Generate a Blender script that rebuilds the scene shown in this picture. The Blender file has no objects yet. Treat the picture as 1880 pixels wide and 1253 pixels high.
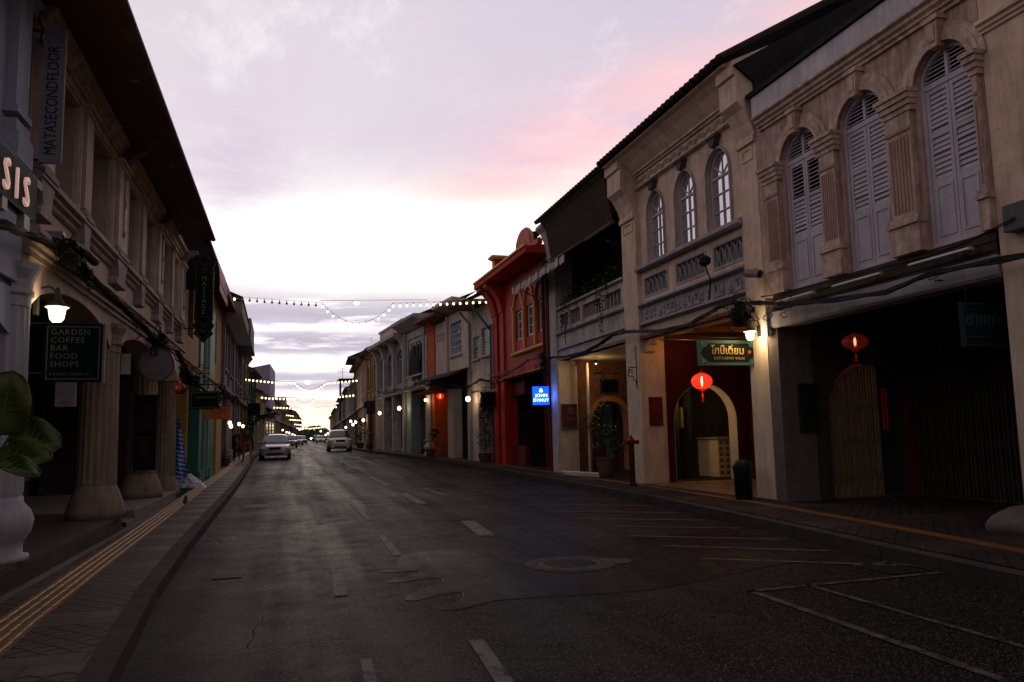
import bpy, bmesh, math, random
from mathutils import Vector, Matrix
from mathutils.geometry import tessellate_polygon
random.seed(7)
PI = math.pi
SC = bpy.context.scene
COL = SC.collection
# ---------------------------------------------------------------- camera model
F, CX, CY, H = 1468.0, 940.0, 626.5, 1.45
_d = Vector(((530-CX)/F, (CY-805)/F, -1)).normalized()
_u = Vector(((669-CX)/F, (CY+12115)/F, -1))
_u = (_u - _u.dot(_d)*_d).normalized()
_r = _d.cross(_u)
RW = Matrix((_r, _d, _u))            # world = RW @ cam
CAMP = Vector((0, 0, H))
def ray(x, y): return RW @ Vector(((x-CX)/F, (CY-y)/F, -1))
def at(x, y, Y):                     # point of the place at distance Y down the street
    v = ray(x, y); return CAMP + v*(Y/v.y)
cam = bpy.data.cameras.new('camera'); camo = bpy.data.objects.new('camera', cam)
COL.objects.link(camo); camo.matrix_world = Matrix.Translation(CAMP) @ RW.to_4x4()
cam.sensor_fit = 'HORIZONTAL'; cam.sensor_width = 36; cam.lens = F/1880*36
cam.clip_start = .05; cam.clip_end = 3000; SC.camera = camo
# ---------------------------------------------------------------- lie of the land
def zg(y):
    t = min(max((y-20)/40, 0), 1); return .42*t*t*(3-2*t)
def bend(y): return .034*(y-60) if y > 60 else 0
def lerp(tab, y):
    if y <= tab[0][0]: a, b = tab[0], tab[1]
    elif y >= tab[-1][0]: return tab[-1][1]
    else:
        for a, b in zip(tab, tab[1:]):
            if a[0] <= y <= b[0]: break
    return a[1]+(b[1]-a[1])*(y-a[0])/(b[0]-a[0])
def XR(u):
    if u < 32: return 8.45
    if u < 54: return 8.45-(u-32)*.116
    if u < 61: return 5.9-.03*(u-54)
    return 5.69+.034*(u-61)
def XL(u):
    if u < 30: return -2.55
    if u < 50: return -2.55-.0125*(u-30)
    return -2.8+bend(u)
def KR(y): return lerp([(-8, 5.2), (5.7, 6.1), (7.8, 6.3), (10.5, 6.62), (15, 7.05), (23.3, 7.4), (33, 7.3), (43, 6.25), (54, 5.0), (61, 4.8), (400, 16.3)], y)
def KL(y): return lerp([(-8, -.5), (2, -.8), (5, -.95), (8, -1.13), (11, -1.22), (16, -1.3), (25, -1.42), (39, -1.65), (47, -1.82), (60, -1.9), (400, 9.6)], y)
# ---------------------------------------------------------------- materials
MATS = {}
def nt(name):
    m = bpy.data.materials.new(name); m.use_nodes = True
    t = m.node_tree; return m, t, t.nodes['Principled BSDF']
def nd(t, typ, **kw):
    n = t.nodes.new(typ)
    for k, v in kw.items():
        if k.startswith('i_'):
            n.inputs[k[2:].replace('_', ' ')].default_value = v
        else: setattr(n, k, v)
    return n
def lk(t, a, b): t.links.new(a, b)
def mixc(t, fac, a, b, mode='MIX'):
    n = t.nodes.new('ShaderNodeMix'); n.data_type = 'RGBA'; n.blend_type = mode
    if isinstance(fac, (int, float)): n.inputs[0].default_value = fac
    else: lk(t, fac, n.inputs[0])
    for i, s in ((6, a), (7, b)):
        if isinstance(s, tuple): n.inputs[i].default_value = (*s, 1)[:4]
        else: lk(t, s, n.inputs[i])
    return n.outputs[2]
def mth(t, op, a, b=None, c=None, clamp=False):
    n = t.nodes.new('ShaderNodeMath'); n.operation = op; n.use_clamp = clamp
    for i, s in enumerate((a, b, c)):
        if s is None: continue
        if isinstance(s, (int, float)): n.inputs[i].default_value = s
        else: lk(t, s, n.inputs[i])
    return n.outputs[0]
def mapr(t, v, a, b, c=0., d=1.):
    n = t.nodes.new('ShaderNodeMapRange'); lk(t, v, n.inputs[0])
    for i, s in enumerate((a, b, c, d)): n.inputs[i+1].default_value = s
    return n.outputs[0]
def coords(t, scale=(1, 1, 1), which='Object'):
    tc = t.nodes.new('ShaderNodeTexCoord'); mp = t.nodes.new('ShaderNodeMapping')
    lk(t, tc.outputs[which], mp.inputs[0]); mp.inputs['Scale'].default_value = scale
    return mp.outputs[0]
def noise(t, vec, scale, detail=4, rough=.6):
    n = nd(t, 'ShaderNodeTexNoise'); lk(t, vec, n.inputs['Vector'])
    n.inputs['Scale'].default_value = scale; n.inputs['Detail'].default_value = detail
    n.inputs['Roughness'].default_value = rough
    return n.outputs[0]
def M(name, col, rough=.85, dirt=.35, sc=1.6, bump=.15, bsc=60, metal=0., streak=.35, tint=(.35, .3, .25), spec=.14):
    """weathered paint / plaster / wood / metal"""
    if name in MATS: return MATS[name]
    m, t, p = nt(name)
    v = coords(t)
    n1 = noise(t, v, sc, 6, .65)
    base = tuple(col)
    dark = tuple(c*(1-dirt)*k for c, k in zip(col, (1, .97, .92)))
    c = mixc(t, mapr(t, n1, .3, .7), base, dark)
    if streak:
        n2 = noise(t, coords(t, (3.2, 3.2, .35)), 2.2, 5, .7)
        c = mixc(t, mth(t, 'MULTIPLY', mapr(t, n2, .46, .70), streak), c, tuple(a*b for a, b in zip(col, tint)))
        n4 = noise(t, coords(t, (1, 1, .8)), 5.5, 8, .75)
        c = mixc(t, mth(t, 'MULTIPLY', mapr(t, n4, .56, .62), .55*streak), c, tuple(a*.45 for a in col))
        c = mixc(t, mth(t, 'MULTIPLY', mapr(t, n4, .40, .36), .35*streak), c, tuple(min(.8, a*1.35+.03) for a in col))
    n3 = noise(t, v, bsc, 3, .6)
    c = mixc(t, .18, c, mixc(t, n3, (.25, .25, .25), (1, 1, 1)), 'MULTIPLY')
    lk(t, c, p.inputs['Base Color'])
    lk(t, mapr(t, n1, .2, .8, max(rough-.1, .02), min(rough+.08, 1)), p.inputs['Roughness'])
    p.inputs['Metallic'].default_value = metal; p.inputs['Specular IOR Level'].default_value = spec
    if bump:
        b = nd(t, 'ShaderNodeBump', i_Strength=bump, i_Distance=.01); lk(t, n3, b.inputs['Height'])
        lk(t, b.outputs[0], p.inputs['Normal'])
    MATS[name] = m; return m
def EM(name, col, s, other=None):
    if name in MATS: return MATS[name]
    m, t, p = nt(name)
    p.inputs['Base Color'].default_value = (*col, 1)
    p.inputs['Emission Color'].default_value = (*col, 1); p.inputs['Emission Strength'].default_value = s
    MATS[name] = m; return m
def GL(name, col=(.01, .012, .016), rough=.04):
    if name in MATS: return MATS[name]
    m, t, p = nt(name)
    n = noise(t, coords(t), 2.0, 3)
    lk(t, mixc(t, n, tuple(col), tuple(c*2.2 for c in col)), p.inputs['Base Color'])
    lk(t, mapr(t, n, .3, .7, rough, rough+.08), p.inputs['Roughness'])
    b = nd(t, 'ShaderNodeBump', i_Strength=.04, i_Distance=.02); lk(t, n, b.inputs['Height']); lk(t, b.outputs[0], p.inputs['Normal'])
    p.inputs['IOR'].default_value = 1.6; p.inputs['Specular IOR Level'].default_value = .8
    MATS[name] = m; return m
# ---------------------------------------------------------------- mesh builder
class MB:
    def __init__(s, fmap=None): s.v = []; s.f = []; s.mi = []; s.fm = fmap; s.cur = 0
    def add(s, vs, fs):
        o = len(s.v); s.v += [tuple(v) for v in vs]
        for f in fs: s.f.append([i+o for i in f]); s.mi.append(s.cur)
        return s
    def box(s, x0, x1, y0, y1, z0, z1):
        x0, x1 = sorted((x0, x1)); y0, y1 = sorted((y0, y1)); z0, z1 = sorted((z0, z1))
        return s.add([(x0,y0,z0),(x1,y0,z0),(x1,y1,z0),(x0,y1,z0),(x0,y0,z1),(x1,y0,z1),(x1,y1,z1),(x0,y1,z1)],
            [(0,3,2,1),(4,5,6,7),(0,1,5,4),(1,2,6,5),(2,3,7,6),(3,0,4,7)])
    def poly(s, loops, axis, a, b):
        """loops in the plane normal to axis; extruded from a to b. 'y':(x,z) 'x':(y,z) 'z':(x,y)"""
        def P(q, d):
            return {'y': (q[0], d, q[1]), 'x': (d, q[0], q[1]), 'z': (q[0], q[1], d)}[axis]
        if isinstance(loops[0][0], (int, float)): loops = [loops]
        tri = tessellate_polygon([[Vector((q[0], q[1], 0)) for q in L] for L in loops])
        flat = [q for L in loops for q in L]; n = len(flat)
        vs = [P(q, a) for q in flat]+[P(q, b) for q in flat]; fs = []
        for t in tri: fs.append(tuple(t)); fs.append(tuple(i+n for i in reversed(t)))
        o = 0
        for L in loops:
            k = len(L)
            for i in range(k): fs.append((o+i, o+(i+1) % k, n+o+(i+1) % k, n+o+i))
            o += k
        return s.add(vs, fs)
    def lathe(s, c, prof, n=16, flute=0):
        vs = []; fs = []
        for (r, z) in prof:
            for i in range(n):
                a = 2*PI*i/n; rr = r*(1-(flute if i % 2 else 0)); vs.append((c[0]+rr*math.cos(a), c[1]+rr*math.sin(a), c[2]+z))
        for j in range(len(prof)-1):
            for i in range(n): fs.append((j*n+i, j*n+(i+1) % n, (j+1)*n+(i+1) % n, (j+1)*n+i))
        fs.append(tuple(range(n-1, -1, -1))); fs.append(tuple(range((len(prof)-1)*n, len(prof)*n)))
        return s.add(vs, fs)
    def tube(s, pts, r, n=6, r1=None, cap=True):
        pts = [Vector(p) for p in pts]; m = len(pts); vs = []; fs = []
        up = Vector((0, 0, 1)); prev = None
        for i, p in enumerate(pts):
            d = (pts[min(i+1, m-1)]-pts[max(i-1, 0)])
            d = d.normalized() if d.length > 1e-9 else Vector((0, 0, 1))
            if prev is None:
                a = d.cross(up)
                if a.length < .05: a = d.cross(Vector((1, 0, 0)))
            else: a = prev-d*prev.dot(d)
            a.normalize(); prev = a; b = d.cross(a)
            rr = r if r1 is None else r+(r1-r)*i/max(m-1, 1)
            for k in range(n):
                t = 2*PI*k/n; vs.append(p+a*rr*math.cos(t)+b*rr*math.sin(t))
        for i in range(m-1):
            for k in range(n): fs.append((i*n+k, i*n+(k+1) % n, (i+1)*n+(k+1) % n, (i+1)*n+k))
        if cap: fs.append(tuple(range(n-1, -1, -1))); fs.append(tuple(range((m-1)*n, m*n)))
        return s.add(vs, fs)
    def ball(s, c, rx, ry=None, rz=None, n=10, m=6):
        ry = rx if ry is None else ry; rz = rx if rz is None else rz
        vs = [(c[0], c[1], c[2]-rz)]; fs = []
        for j in range(1, m):
            ph = -PI/2+PI*j/m
            for i in range(n):
                a = 2*PI*i/n; vs.append((c[0]+rx*math.cos(ph)*math.cos(a), c[1]+ry*math.cos(ph)*math.sin(a), c[2]+rz*math.sin(ph)))
        vs.append((c[0], c[1], c[2]+rz)); T = len(vs)-1
        for i in range(n):
            fs.append((0, 1+(i+1) % n, 1+i)); fs.append((T, T-n+i, T-n+(i+1) % n))
            for j in range(m-2): fs.append((1+j*n+i, 1+j*n+(i+1) % n, 1+(j+1)*n+(i+1) % n, 1+(j+1)*n+i))
        return s.add(vs, fs)
    def quad(s, a, b, c, d): return s.add([a, b, c, d], [(0, 1, 2, 3)])
    def build(s, name, mat, parent=None, smooth=False, bevel=0, loc=None, recalc=True):
        vs = [s.fm(v) for v in s.v] if s.fm else s.v
        me = bpy.data.meshes.new(name); me.from_pydata(vs, [], s.f)
        for q in (mat if isinstance(mat, (list, tuple)) else [mat]): me.materials.append(q)
        for p, i in zip(me.polygons, s.mi): p.material_index = i
        if recalc:
            b = bmesh.new(); b.from_mesh(me); bmesh.ops.recalc_face_normals(b, faces=b.faces); b.to_mesh(me); b.free()
        if smooth:
            for p in me.polygons: p.use_smooth = True
        o = bpy.data.objects.new(name, me); COL.objects.link(o)
        if parent: o.parent = parent
        if loc: o.location = loc
        if bevel:
            md = o.modifiers.new('bevel', 'BEVEL'); md.width = bevel; md.segments = 2; md.limit_method = 'ANGLE'
        return o
def tag(o, label, cat, group=None, kind=None):
    if label: o['label'] = label
    if cat: o['category'] = cat
    if group: o['group'] = group
    if kind: o['kind'] = kind
    return o
def struct(o): o['kind'] = 'structure'; return o
def thing(name, label, cat, loc, rot=0, group=None):
    o = bpy.data.objects.new(name, None); COL.objects.link(o); o.location = loc
    o.rotation_euler = (0, 0, rot) if not isinstance(rot, tuple) else rot
    o.empty_display_size = .2
    return tag(o, label, cat, group)
def arch(x0, x1, z0, zs, zt, n=14):
    """opening outline with elliptical head"""
    c = (x0+x1)/2; r = (x1-x0)/2
    L = [(x0, z0)]+[(c-r*math.cos(PI*i/n), zs+(zt-zs)*math.sin(PI*i/n)) for i in range(n+1)]+[(x1, z0)]
    return L
def rect(x0, x1, z0, z1): return [(x0, z0), (x0, z1), (x1, z1), (x1, z0)]
def ring(x0, x1, z0, zs, zt, w, n=14, legs=True):
    """band of width w round an arched opening, as one open loop"""
    c = (x0+x1)/2; r = (x1-x0)/2; o = []; i_ = []
    for i in range(n+1):
        a = PI*i/n
        i_.append((c-r*math.cos(a), zs+(zt-zs)*math.sin(a))); o.append((c-(r+w)*math.cos(a), zs+(zt-zs+w)*math.sin(a)))
    if legs: o = [(x0-w, z0)]+o+[(x1+w, z0)]; i_ = [(x0, z0)]+i_+[(x1, z0)]
    return o+i_[::-1]
class Bld:
    def __init__(s, name, label, u0, u1, side, cat='shophouse', group=None):
        s.u0, s.u1, s.side = u0, u1, side
        X = XR if side > 0 else XL
        a = Vector((X(u0), u0, 0)); b = Vector((X(u1), u1, 0)); s.z = zg((u0+u1)/2)
        if side < 0: a, b = b, a
        d = b-a; ang = math.atan2(d.y, d.x)
        s.root = thing(name, label, cat, (a.x, a.y, s.z), ang, group)
        L = d.length; W = abs(u1-u0)
        s.fm = (lambda v: ((v[0]-u0)*L/W, v[1], v[2])) if side > 0 else (lambda v: ((u1-v[0])*L/W, v[1], v[2]))
        s.mw = Matrix.Translation((a.x, a.y, s.z)) @ Matrix.Rotation(ang, 4, 'Z')
    def mb(s): return MB(s.fm)
    def w(s, u, o, z): return s.mw @ Vector(s.fm((u, o, z)))      # to world
    def p(s, m, name, mat, parent=None, **k): return m.build(name, mat, parent or s.root, **k)
def light(loc, col, power, r=.05, name='lamp_light', parent=None):
    l = bpy.data.lights.new(name, 'POINT'); l.color = col; l.energy = power; l.shadow_soft_size = r
    o = bpy.data.objects.new(name, l); COL.objects.link(o); o.location = loc
    if parent: o.parent = parent
    return o
def text_mesh(body, size, mat, name='lettering', parent=None, loc=(0, 0, 0), rot=(0, 0, 0), depth=.004, align='LEFT', sx=1, spacing=1.0, lead=1.0, bold=0.0):
    cu = bpy.data.curves.new(name, 'FONT'); cu.body = body; cu.size = size; cu.extrude = depth; cu.align_x = align
    cu.space_character = spacing; cu.space_line = lead; cu.resolution_u = 2; cu.offset = bold
    to = bpy.data.objects.new('tmp', cu); COL.objects.link(to)
    bpy.context.view_layer.update()
    me = bpy.data.meshes.new_from_object(to.evaluated_get(bpy.context.evaluated_depsgraph_get()))
    bpy.data.objects.remove(to); bpy.data.curves.remove(cu)
    me.materials.clear(); me.materials.append(mat)
    o = bpy.data.objects.new(name, me); COL.objects.link(o)
    if parent: o.parent = parent
    o.location = loc; o.rotation_euler = rot; o.scale = (sx, 1, 1)
    return o
FACE = (PI/2, 0, 0)      # text upright, readable when looking down the street (+y)
# palette
def pal():
    g = globals()
    g['peach'] = M('peach_plaster', (.62, .42, .35), dirt=.5, sc=3.2, streak=.95, bump=.4, bsc=25)
    g['peachT'] = M('peach_trim', (.72, .51, .41), dirt=.5, sc=6, streak=.8, bump=.4, bsc=35)
    g['pinkF'] = M('pink_flutes', (.46, .28, .24), dirt=.3)
    g['lilac'] = M('lilac_shutter_paint', (.55, .49, .545), rough=.6, dirt=.2, streak=.25, bump=.06)
    g['yellowP'] = M('cream_yellow_plaster', (.80, .585, .45), dirt=.34, sc=2.4, streak=.5, bump=.4, bsc=30)
    g['greyT'] = M('lilac_grey_trim', (.46, .42, .44), dirt=.35, sc=6, streak=.4)
    g['whiteP'] = M('old_white_plaster', (.62, .54, .51), dirt=.45, sc=2.6, streak=.75, bump=.4, bsc=30)
    g['creamW'] = M('cream_render', (.70, .56, .42), dirt=.25, sc=2, streak=.35)
    g['redP'] = M('red_wall_paint', (.50, .024, .012), dirt=.3, streak=.3, rough=.6)
    g['redD'] = M('dark_red_paint', (.16, .012, .010), dirt=.4, streak=.2, rough=.6)
    g['gold'] = M('yellow_trim_paint', (.76, .44, .12), dirt=.25, streak=.2, rough=.6)
    g['orangeP'] = M('orange_paint', (.60, .13, .03), dirt=.3, streak=.3)
    g['pinkW'] = M('pinkish_white_render', (.70, .55, .50), dirt=.35, sc=1.2, streak=.6)
    g['greyB'] = M('blue_grey_render', (.36, .37, .39), dirt=.3, streak=.45)
    g['teal'] = M('pale_teal_paint', (.22, .33, .31), dirt=.3, streak=.3)
    g['tealD'] = M('teal_paint', (.05, .22, .20), dirt=.3, streak=.2)
    g['ochre'] = M('ochre_wall', (.38, .24, .10), dirt=.3, streak=.35)
    g['greenP'] = M('green_paint', (.03, .17, .12), dirt=.25, streak=.25, rough=.55)
    g['tan'] = M('tan_render', (.55, .42, .345), dirt=.3, sc=1.5, streak=.35)
    g['creamL'] = M('pale_window_trim', (.76, .60, .50), dirt=.4, sc=4, streak=.6, bump=.3)
    g['tanD'] = M('brown_render', (.22, .14, .11), dirt=.3, sc=1.5, streak=.3)
    g['blueW'] = M('blue_white_paint', (.40, .42, .52), dirt=.25, streak=.3)
    g['lilacW'] = M('lilac_render', (.24, .19, .28), dirt=.25, streak=.4)
    g['brownS'] = M('brown_soffit_boards', (.20, .11, .07), dirt=.4, streak=.1, rough=.7)
    g['wood'] = M('dark_wood', (.05, .028, .018), dirt=.5, sc=8, streak=.3, rough=.6)
    g['black'] = M('black_paint', (.012, .012, .013), dirt=.3, streak=.1, rough=.7, bump=.03, spec=.12)
    g['iron'] = M('wrought_iron', (.02, .018, .018), dirt=.3, streak=0, rough=.6, spec=.15)
    g['tile'] = M('old_roof_tiles', (.055, .035, .03), dirt=.5, sc=9, streak=.5, rough=.9)
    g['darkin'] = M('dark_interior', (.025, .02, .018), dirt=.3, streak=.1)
    g['cable'] = M('black_cable', (.010, .009, .009), dirt=.2, streak=0, rough=.6, bump=0, spec=.12)
    g['concrete'] = M('worn_concrete', (.20, .17, .15), dirt=.4, sc=3, streak=.1, bump=.3)
    g['glass'] = GL('window_glass'); g['white'] = M('white_enamel', (.72, .70, .68), dirt=.15, rough=.4, streak=.1, bump=.02)
    g['pipeG'] = M('grey_pipe', (.3, .28, .27), rough=.5, dirt=.3)
    g['brick'] = M('old_orange_brick_wall', (.20, .09, .05), dirt=.6, sc=3, streak=.5, bump=.6, bsc=18)
    g['leafM'] = M('green_leaves', (.035, .085, .02), rough=.45, dirt=.4, sc=5, streak=0, bump=.05)
    g['leafY'] = M('young_leaves', (.10, .16, .03), rough=.45, dirt=.4, sc=5, streak=0, bump=.05)
    g['skin'] = M('skin', (.20, .11, .07), dirt=.1, streak=0, rough=.5, bump=0)
    g['bulbE'] = EM('string_bulb_glow', (1, .74, .40), 3.0)
    g['lampE'] = EM('lamp_glass_glow', (1, .80, .48), 2.2)
    g['farE'] = EM('distant_lamp_glow', (1, .74, .42), 4)
pal()
# ---------------------------------------------------------------- dusk sky
def make_world():
    W = bpy.data.worlds.new('World'); SC.world = W; W.use_nodes = True; t = W.node_tree
    bg = t.nodes['Background']
    tc = t.nodes.new('ShaderNodeTexCoord'); sp = t.nodes.new('ShaderNodeSeparateXYZ'); lk(t, tc.outputs['Generated'], sp.inputs[0])
    x, y, z = sp.outputs
    az = mth(t, 'ARCTAN2', x, y); el = mth(t, 'ARCSINE', z)
    def gauss(a0, e0, sa, se, a=az, e=el):
        p = mth(t, 'POWER', mth(t, 'ABSOLUTE', mth(t, 'DIVIDE', mth(t, 'SUBTRACT', a, a0), sa)), 2.0)
        q = mth(t, 'POWER', mth(t, 'ABSOLUTE', mth(t, 'DIVIDE', mth(t, 'SUBTRACT', e, e0), se)), 2.0)
        return mth(t, 'EXPONENT', mth(t, 'MULTIPLY', mth(t, 'ADD', p, q), -1.0))
    # cloud-layer coordinates (a flat layer overhead seen in perspective)
    zz = mth(t, 'ADD', mth(t, 'MAXIMUM', z, 0.0), .10)
    cb = t.nodes.new('ShaderNodeCombineXYZ'); lk(t, mth(t, 'DIVIDE', x, zz), cb.inputs[0]); lk(t, mth(t, 'DIVIDE', y, zz), cb.inputs[1])
    def cl(scale, detail=6, rough=.6, sx=1., sy=1., off=0., rot=0.):
        mp = t.nodes.new('ShaderNodeMapping'); lk(t, cb.outputs[0], mp.inputs[0]); mp.inputs['Scale'].default_value = (sx, sy, 1); mp.inputs['Location'].default_value = (off, off*.7, 0); mp.inputs['Rotation'].default_value = (0, 0, rot)
        return noise(t, mp.outputs[0], scale, detail, rough)
    far = gauss(.0, 0, 1.15, 1.1)
    base = mixc(t, far, (.265, .230, .246), (.57, .52, .555))
    # bluer high on the right
    base = mixc(t, mth(t, 'MULTIPLY', gauss(.55, .62, .45, .30), .7), base, (.42, .38, .50))
    # soft pale texture
    n1 = cl(.9, 7, .62, 1, .55, 3.1, .5)
    base = mixc(t, mth(t, 'MULTIPLY', mapr(t, n1, .40, .62), .55), base, mixc(t, far, (.12, .11, .13), (.62, .53, .60)))
    n6 = cl(2.6, 8, .68, 1, .5, 33.0, .7)
    base = mixc(t, mth(t, 'MULTIPLY', mth(t, 'MULTIPLY', mapr(t, n6, .48, .66), .35), far), base, (.46, .40, .47))
    base = mixc(t, mth(t, 'MULTIPLY', mth(t, 'MULTIPLY', mapr(t, n6, .46, .34), .5), far), base, (.76, .70, .73))
    # pink streaks rising to the right
    n2 = cl(1.1, 6, .6, .6, 1.3, 7.7, .9)
    tt = mth(t, 'SUBTRACT', el, mth(t, 'ADD', mth(t, 'MULTIPLY', mth(t, 'SUBTRACT', az, .10), .37), .262))
    band = mth(t, 'EXPONENT', mth(t, 'MULTIPLY', mth(t, 'POWER', mth(t, 'ABSOLUTE', mth(t, 'DIVIDE', tt, .056)), 2.), -1.))
    side = mth(t, 'MULTIPLY', mapr(t, az, .08, .30), mapr(t, az, 1.5, .7))
    pm = mth(t, 'MULTIPLY', mth(t, 'MULTIPLY', band, side), mapr(t, n2, .36, .60))
    # white glow where the sun went down
    glow = gauss(.07, .245, .26, .064)
    gl2 = gauss(.12, .20, .50, .07)
    glm = mth(t, 'MULTIPLY', mth(t, 'ADD', glow, mth(t, 'MULTIPLY', gl2, .45)), 1.0)
    glm = mth(t, 'MULTIPLY', glm, mapr(t, n6, .38, .62, 1.0, .62))
    c = mixc(t, mth(t, 'MULTIPLY', glm, .85), base, (.98, .93, .84))
    core = gauss(.11, .225, .17, .038)
    core_add = core
    tt2 = mth(t, 'ADD', tt, .048)
    b2 = mth(t, 'EXPONENT', mth(t, 'MULTIPLY', mth(t, 'POWER', mth(t, 'ABSOLUTE', mth(t, 'DIVIDE', tt2, .03)), 2.), -1.))
    c = mixc(t, mth(t, 'MULTIPLY', mth(t, 'MULTIPLY', b2, side), .35), c, (1.1, .92, .72))
    c = mixc(t, mth(t, 'MULTIPLY', pm, .80, clamp=True), c, (.78, .43, .42))
    c = mixc(t, core_add, c, (1.3, 1.15, .98), 'ADD')
    # mauve wisps, left and above the pink
    n3 = cl(1.5, 7, .65, .7, 1.2, 12.3, -.4)
    c = mixc(t, mth(t, 'MULTIPLY', mth(t, 'MULTIPLY', gauss(-.075, .31, .075, .10), mapr(t, n3, .32, .56)), .8), c, (.42, .36, .45))
    c = mixc(t, mth(t, 'MULTIPLY', mth(t, 'MULTIPLY', gauss(.42, .36, .22, .07), mapr(t, n3, .44, .62)), .6), c, (.45, .34, .46))
    # grey cloud bank low over the street
    n4 = cl(.8, 7, .6, .5, 1.6, 21.0, .1)
    lo = mth(t, 'MULTIPLY', mapr(t, el, .205, .150), gauss(.05, .08, 1.1, .5))
    m4 = mth(t, 'MULTIPLY', lo, mapr(t, n4, .30, .46))
    c = mixc(t, mth(t, 'MULTIPLY', m4, .93), c, (.36, .33, .40))
    # bright breaks in the bank
    mp = t.nodes.new('ShaderNodeMapping'); cb2 = t.nodes.new('ShaderNodeCombineXYZ'); lk(t, az, cb2.inputs[0]); lk(t, el, cb2.inputs[1])
    lk(t, cb2.outputs[0], mp.inputs[0]); mp.inputs['Scale'].default_value = (3.2, 26, 1); mp.inputs['Rotation'].default_value = (0, 0, .01)
    n5 = noise(t, mp.outputs[0], 2.2, 6, .6)
    c = mixc(t, mth(t, 'MULTIPLY', mth(t, 'MULTIPLY', lo, mapr(t, n5, .52, .66)), .7), c, (1.05, .98, 1.0))
    wob = mth(t, 'MULTIPLY', mth(t, 'SUBTRACT', n5, .5), .03)
    for e0, w, k in ((.088, .010, .85), (.132, .006, .35), (.052, .006, .55)):
        g = mth(t, 'EXPONENT', mth(t, 'MULTIPLY', mth(t, 'POWER', mth(t, 'ABSOLUTE', mth(t, 'DIVIDE', mth(t, 'ADD', mth(t, 'SUBTRACT', el, e0), wob), w)), 2.), -1.))
        c = mixc(t, mth(t, 'MULTIPLY', mth(t, 'MULTIPLY', g, k), gauss(.05, e0, .8, 1.)), c, (1.15, 1.05, 1.05))
    # warm horizon
    c = mixc(t, mth(t, 'MULTIPLY', gauss(.03, .02, .5, .022), .85), c, (1.25, .95, .62))
    dn = mapr(t, el, -.02, -.10)
    c = mixc(t, dn, c, (.03, .028, .03))
    lk(t, c, bg.inputs[0]); bg.inputs[1].default_value = 1.0
make_world()
sl = bpy.data.lights.new('sun', 'SUN'); sl.energy = .12; sl.angle = math.radians(25); sl.color = (1, .78, .62)
so = bpy.data.objects.new('sun', sl); COL.objects.link(so)
so.rotation_euler = (math.radians(-78), 0, math.radians(-2))   # low in the west, at the end of the street
so.rotation_euler = Vector((-.04, -1, -.25)).to_track_quat('-Z', 'Y').to_euler()
# ---------------------------------------------------------------- ground materials
def asphalt(name, col, spk=1.0, rough=.5, bump=.5):
    m, t, p = nt(name); v = coords(t)
    a = noise(t, v, .28, 6, .65); b = noise(t, v, 2.3, 5, .7)
    vo = nd(t, 'ShaderNodeTexVoronoi'); lk(t, v, vo.inputs['Vector']); vo.inputs['Scale'].default_value = 80
    hi = mapr(t, vo.outputs['Color'], .80, .97) if False else None
    s = t.nodes.new('ShaderNodeSeparateColor'); lk(t, vo.outputs['Color'], s.inputs[0])
    spots = mth(t, 'MULTIPLY', mapr(t, s.outputs[0], .62, .95), mapr(t, vo.outputs['Distance'], .55, .25))
    n3 = noise(t, v, 140, 3, .7)
    c = mixc(t, mapr(t, a, .3, .7), tuple(x*.82 for x in col), tuple(x*1.2 for x in col))
    c = mixc(t, mth(t, 'MULTIPLY', mapr(t, b, .5, .75), .5), c, tuple(x*.5 for x in col))
    c = mixc(t, .6, c, mixc(t, n3, (.35, .35, .35), (1.5, 1.5, 1.5)), 'MULTIPLY')
    c = mixc(t, mth(t, 'MULTIPLY', spots, .85*spk, clamp=True), c, (.26, .225, .205))
    # long tyre-polished and oily streaks down the road
    tr = noise(t, coords(t, (1.1, .05, 1)), 1.5, 4, .6)
    c = mixc(t, mth(t, 'MULTIPLY', mapr(t, tr, .5, .7), .4), c, tuple(x*.45 for x in col))
    # cracks
    ck = nd(t, 'ShaderNodeTexVoronoi', feature='DISTANCE_TO_EDGE'); 
    wv = mixc(t, .15, v, mixc(t, 1.0, (0, 0, 0), nd_noise_color(t, v, 1.2)))
    lk(t, wv, ck.inputs['Vector']); ck.inputs['Scale'].default_value = .33
    crack = mth(t, 'MULTIPLY', mapr(t, ck.outputs['Distance'], .0035, .0005), mapr(t, a, .50, .60))
    c = mixc(t, mth(t, 'MULTIPLY', crack, .5), c, (.006, .006, .006))
    lk(t, c, p.inputs['Base Color'])
    r = mth(t, 'ADD', mapr(t, b, .25, .75, rough-.12, rough+.16), mth(t, 'MULTIPLY', mapr(t, tr, .4, .7), -.10))
    lk(t, r, p.inputs['Roughness'])
    bm = nd(t, 'ShaderNodeBump', i_Strength=bump, i_Distance=.012)
    lk(t, mth(t, 'SUBTRACT', mth(t, 'ADD', n3, mth(t, 'MULTIPLY', spots, .8)), mth(t, 'MULTIPLY', crack, 2.)), bm.inputs['Height']); lk(t, bm.outputs[0], p.inputs['Normal'])
    p.inputs['Specular IOR Level'].default_value = .2
    df = nd(t, 'ShaderNodeBsdfDiffuse'); lk(t, c, df.inputs[0]); lk(t, bm.outputs[0], df.inputs['Normal'])
    ms = nd(t, 'ShaderNodeMixShader'); lk(t, mapr(t, mth(t, 'ADD', mth(t, 'MULTIPLY', a, .5), mth(t, 'MULTIPLY', tr, .5)), .38, .62, .14, .36), ms.inputs[0])
    lk(t, df.outputs[0], ms.inputs[1]); lk(t, p.outputs[0], ms.inputs[2]); lk(t, ms.outputs[0], t.nodes['Material Output'].inputs[0])
    return m
def nd_noise_color(t, v, s):
    n = nd(t, 'ShaderNodeTexNoise'); lk(t, v, n.inputs['Vector']); n.inputs['Scale'].default_value = s; return n.outputs['Color']
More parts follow.
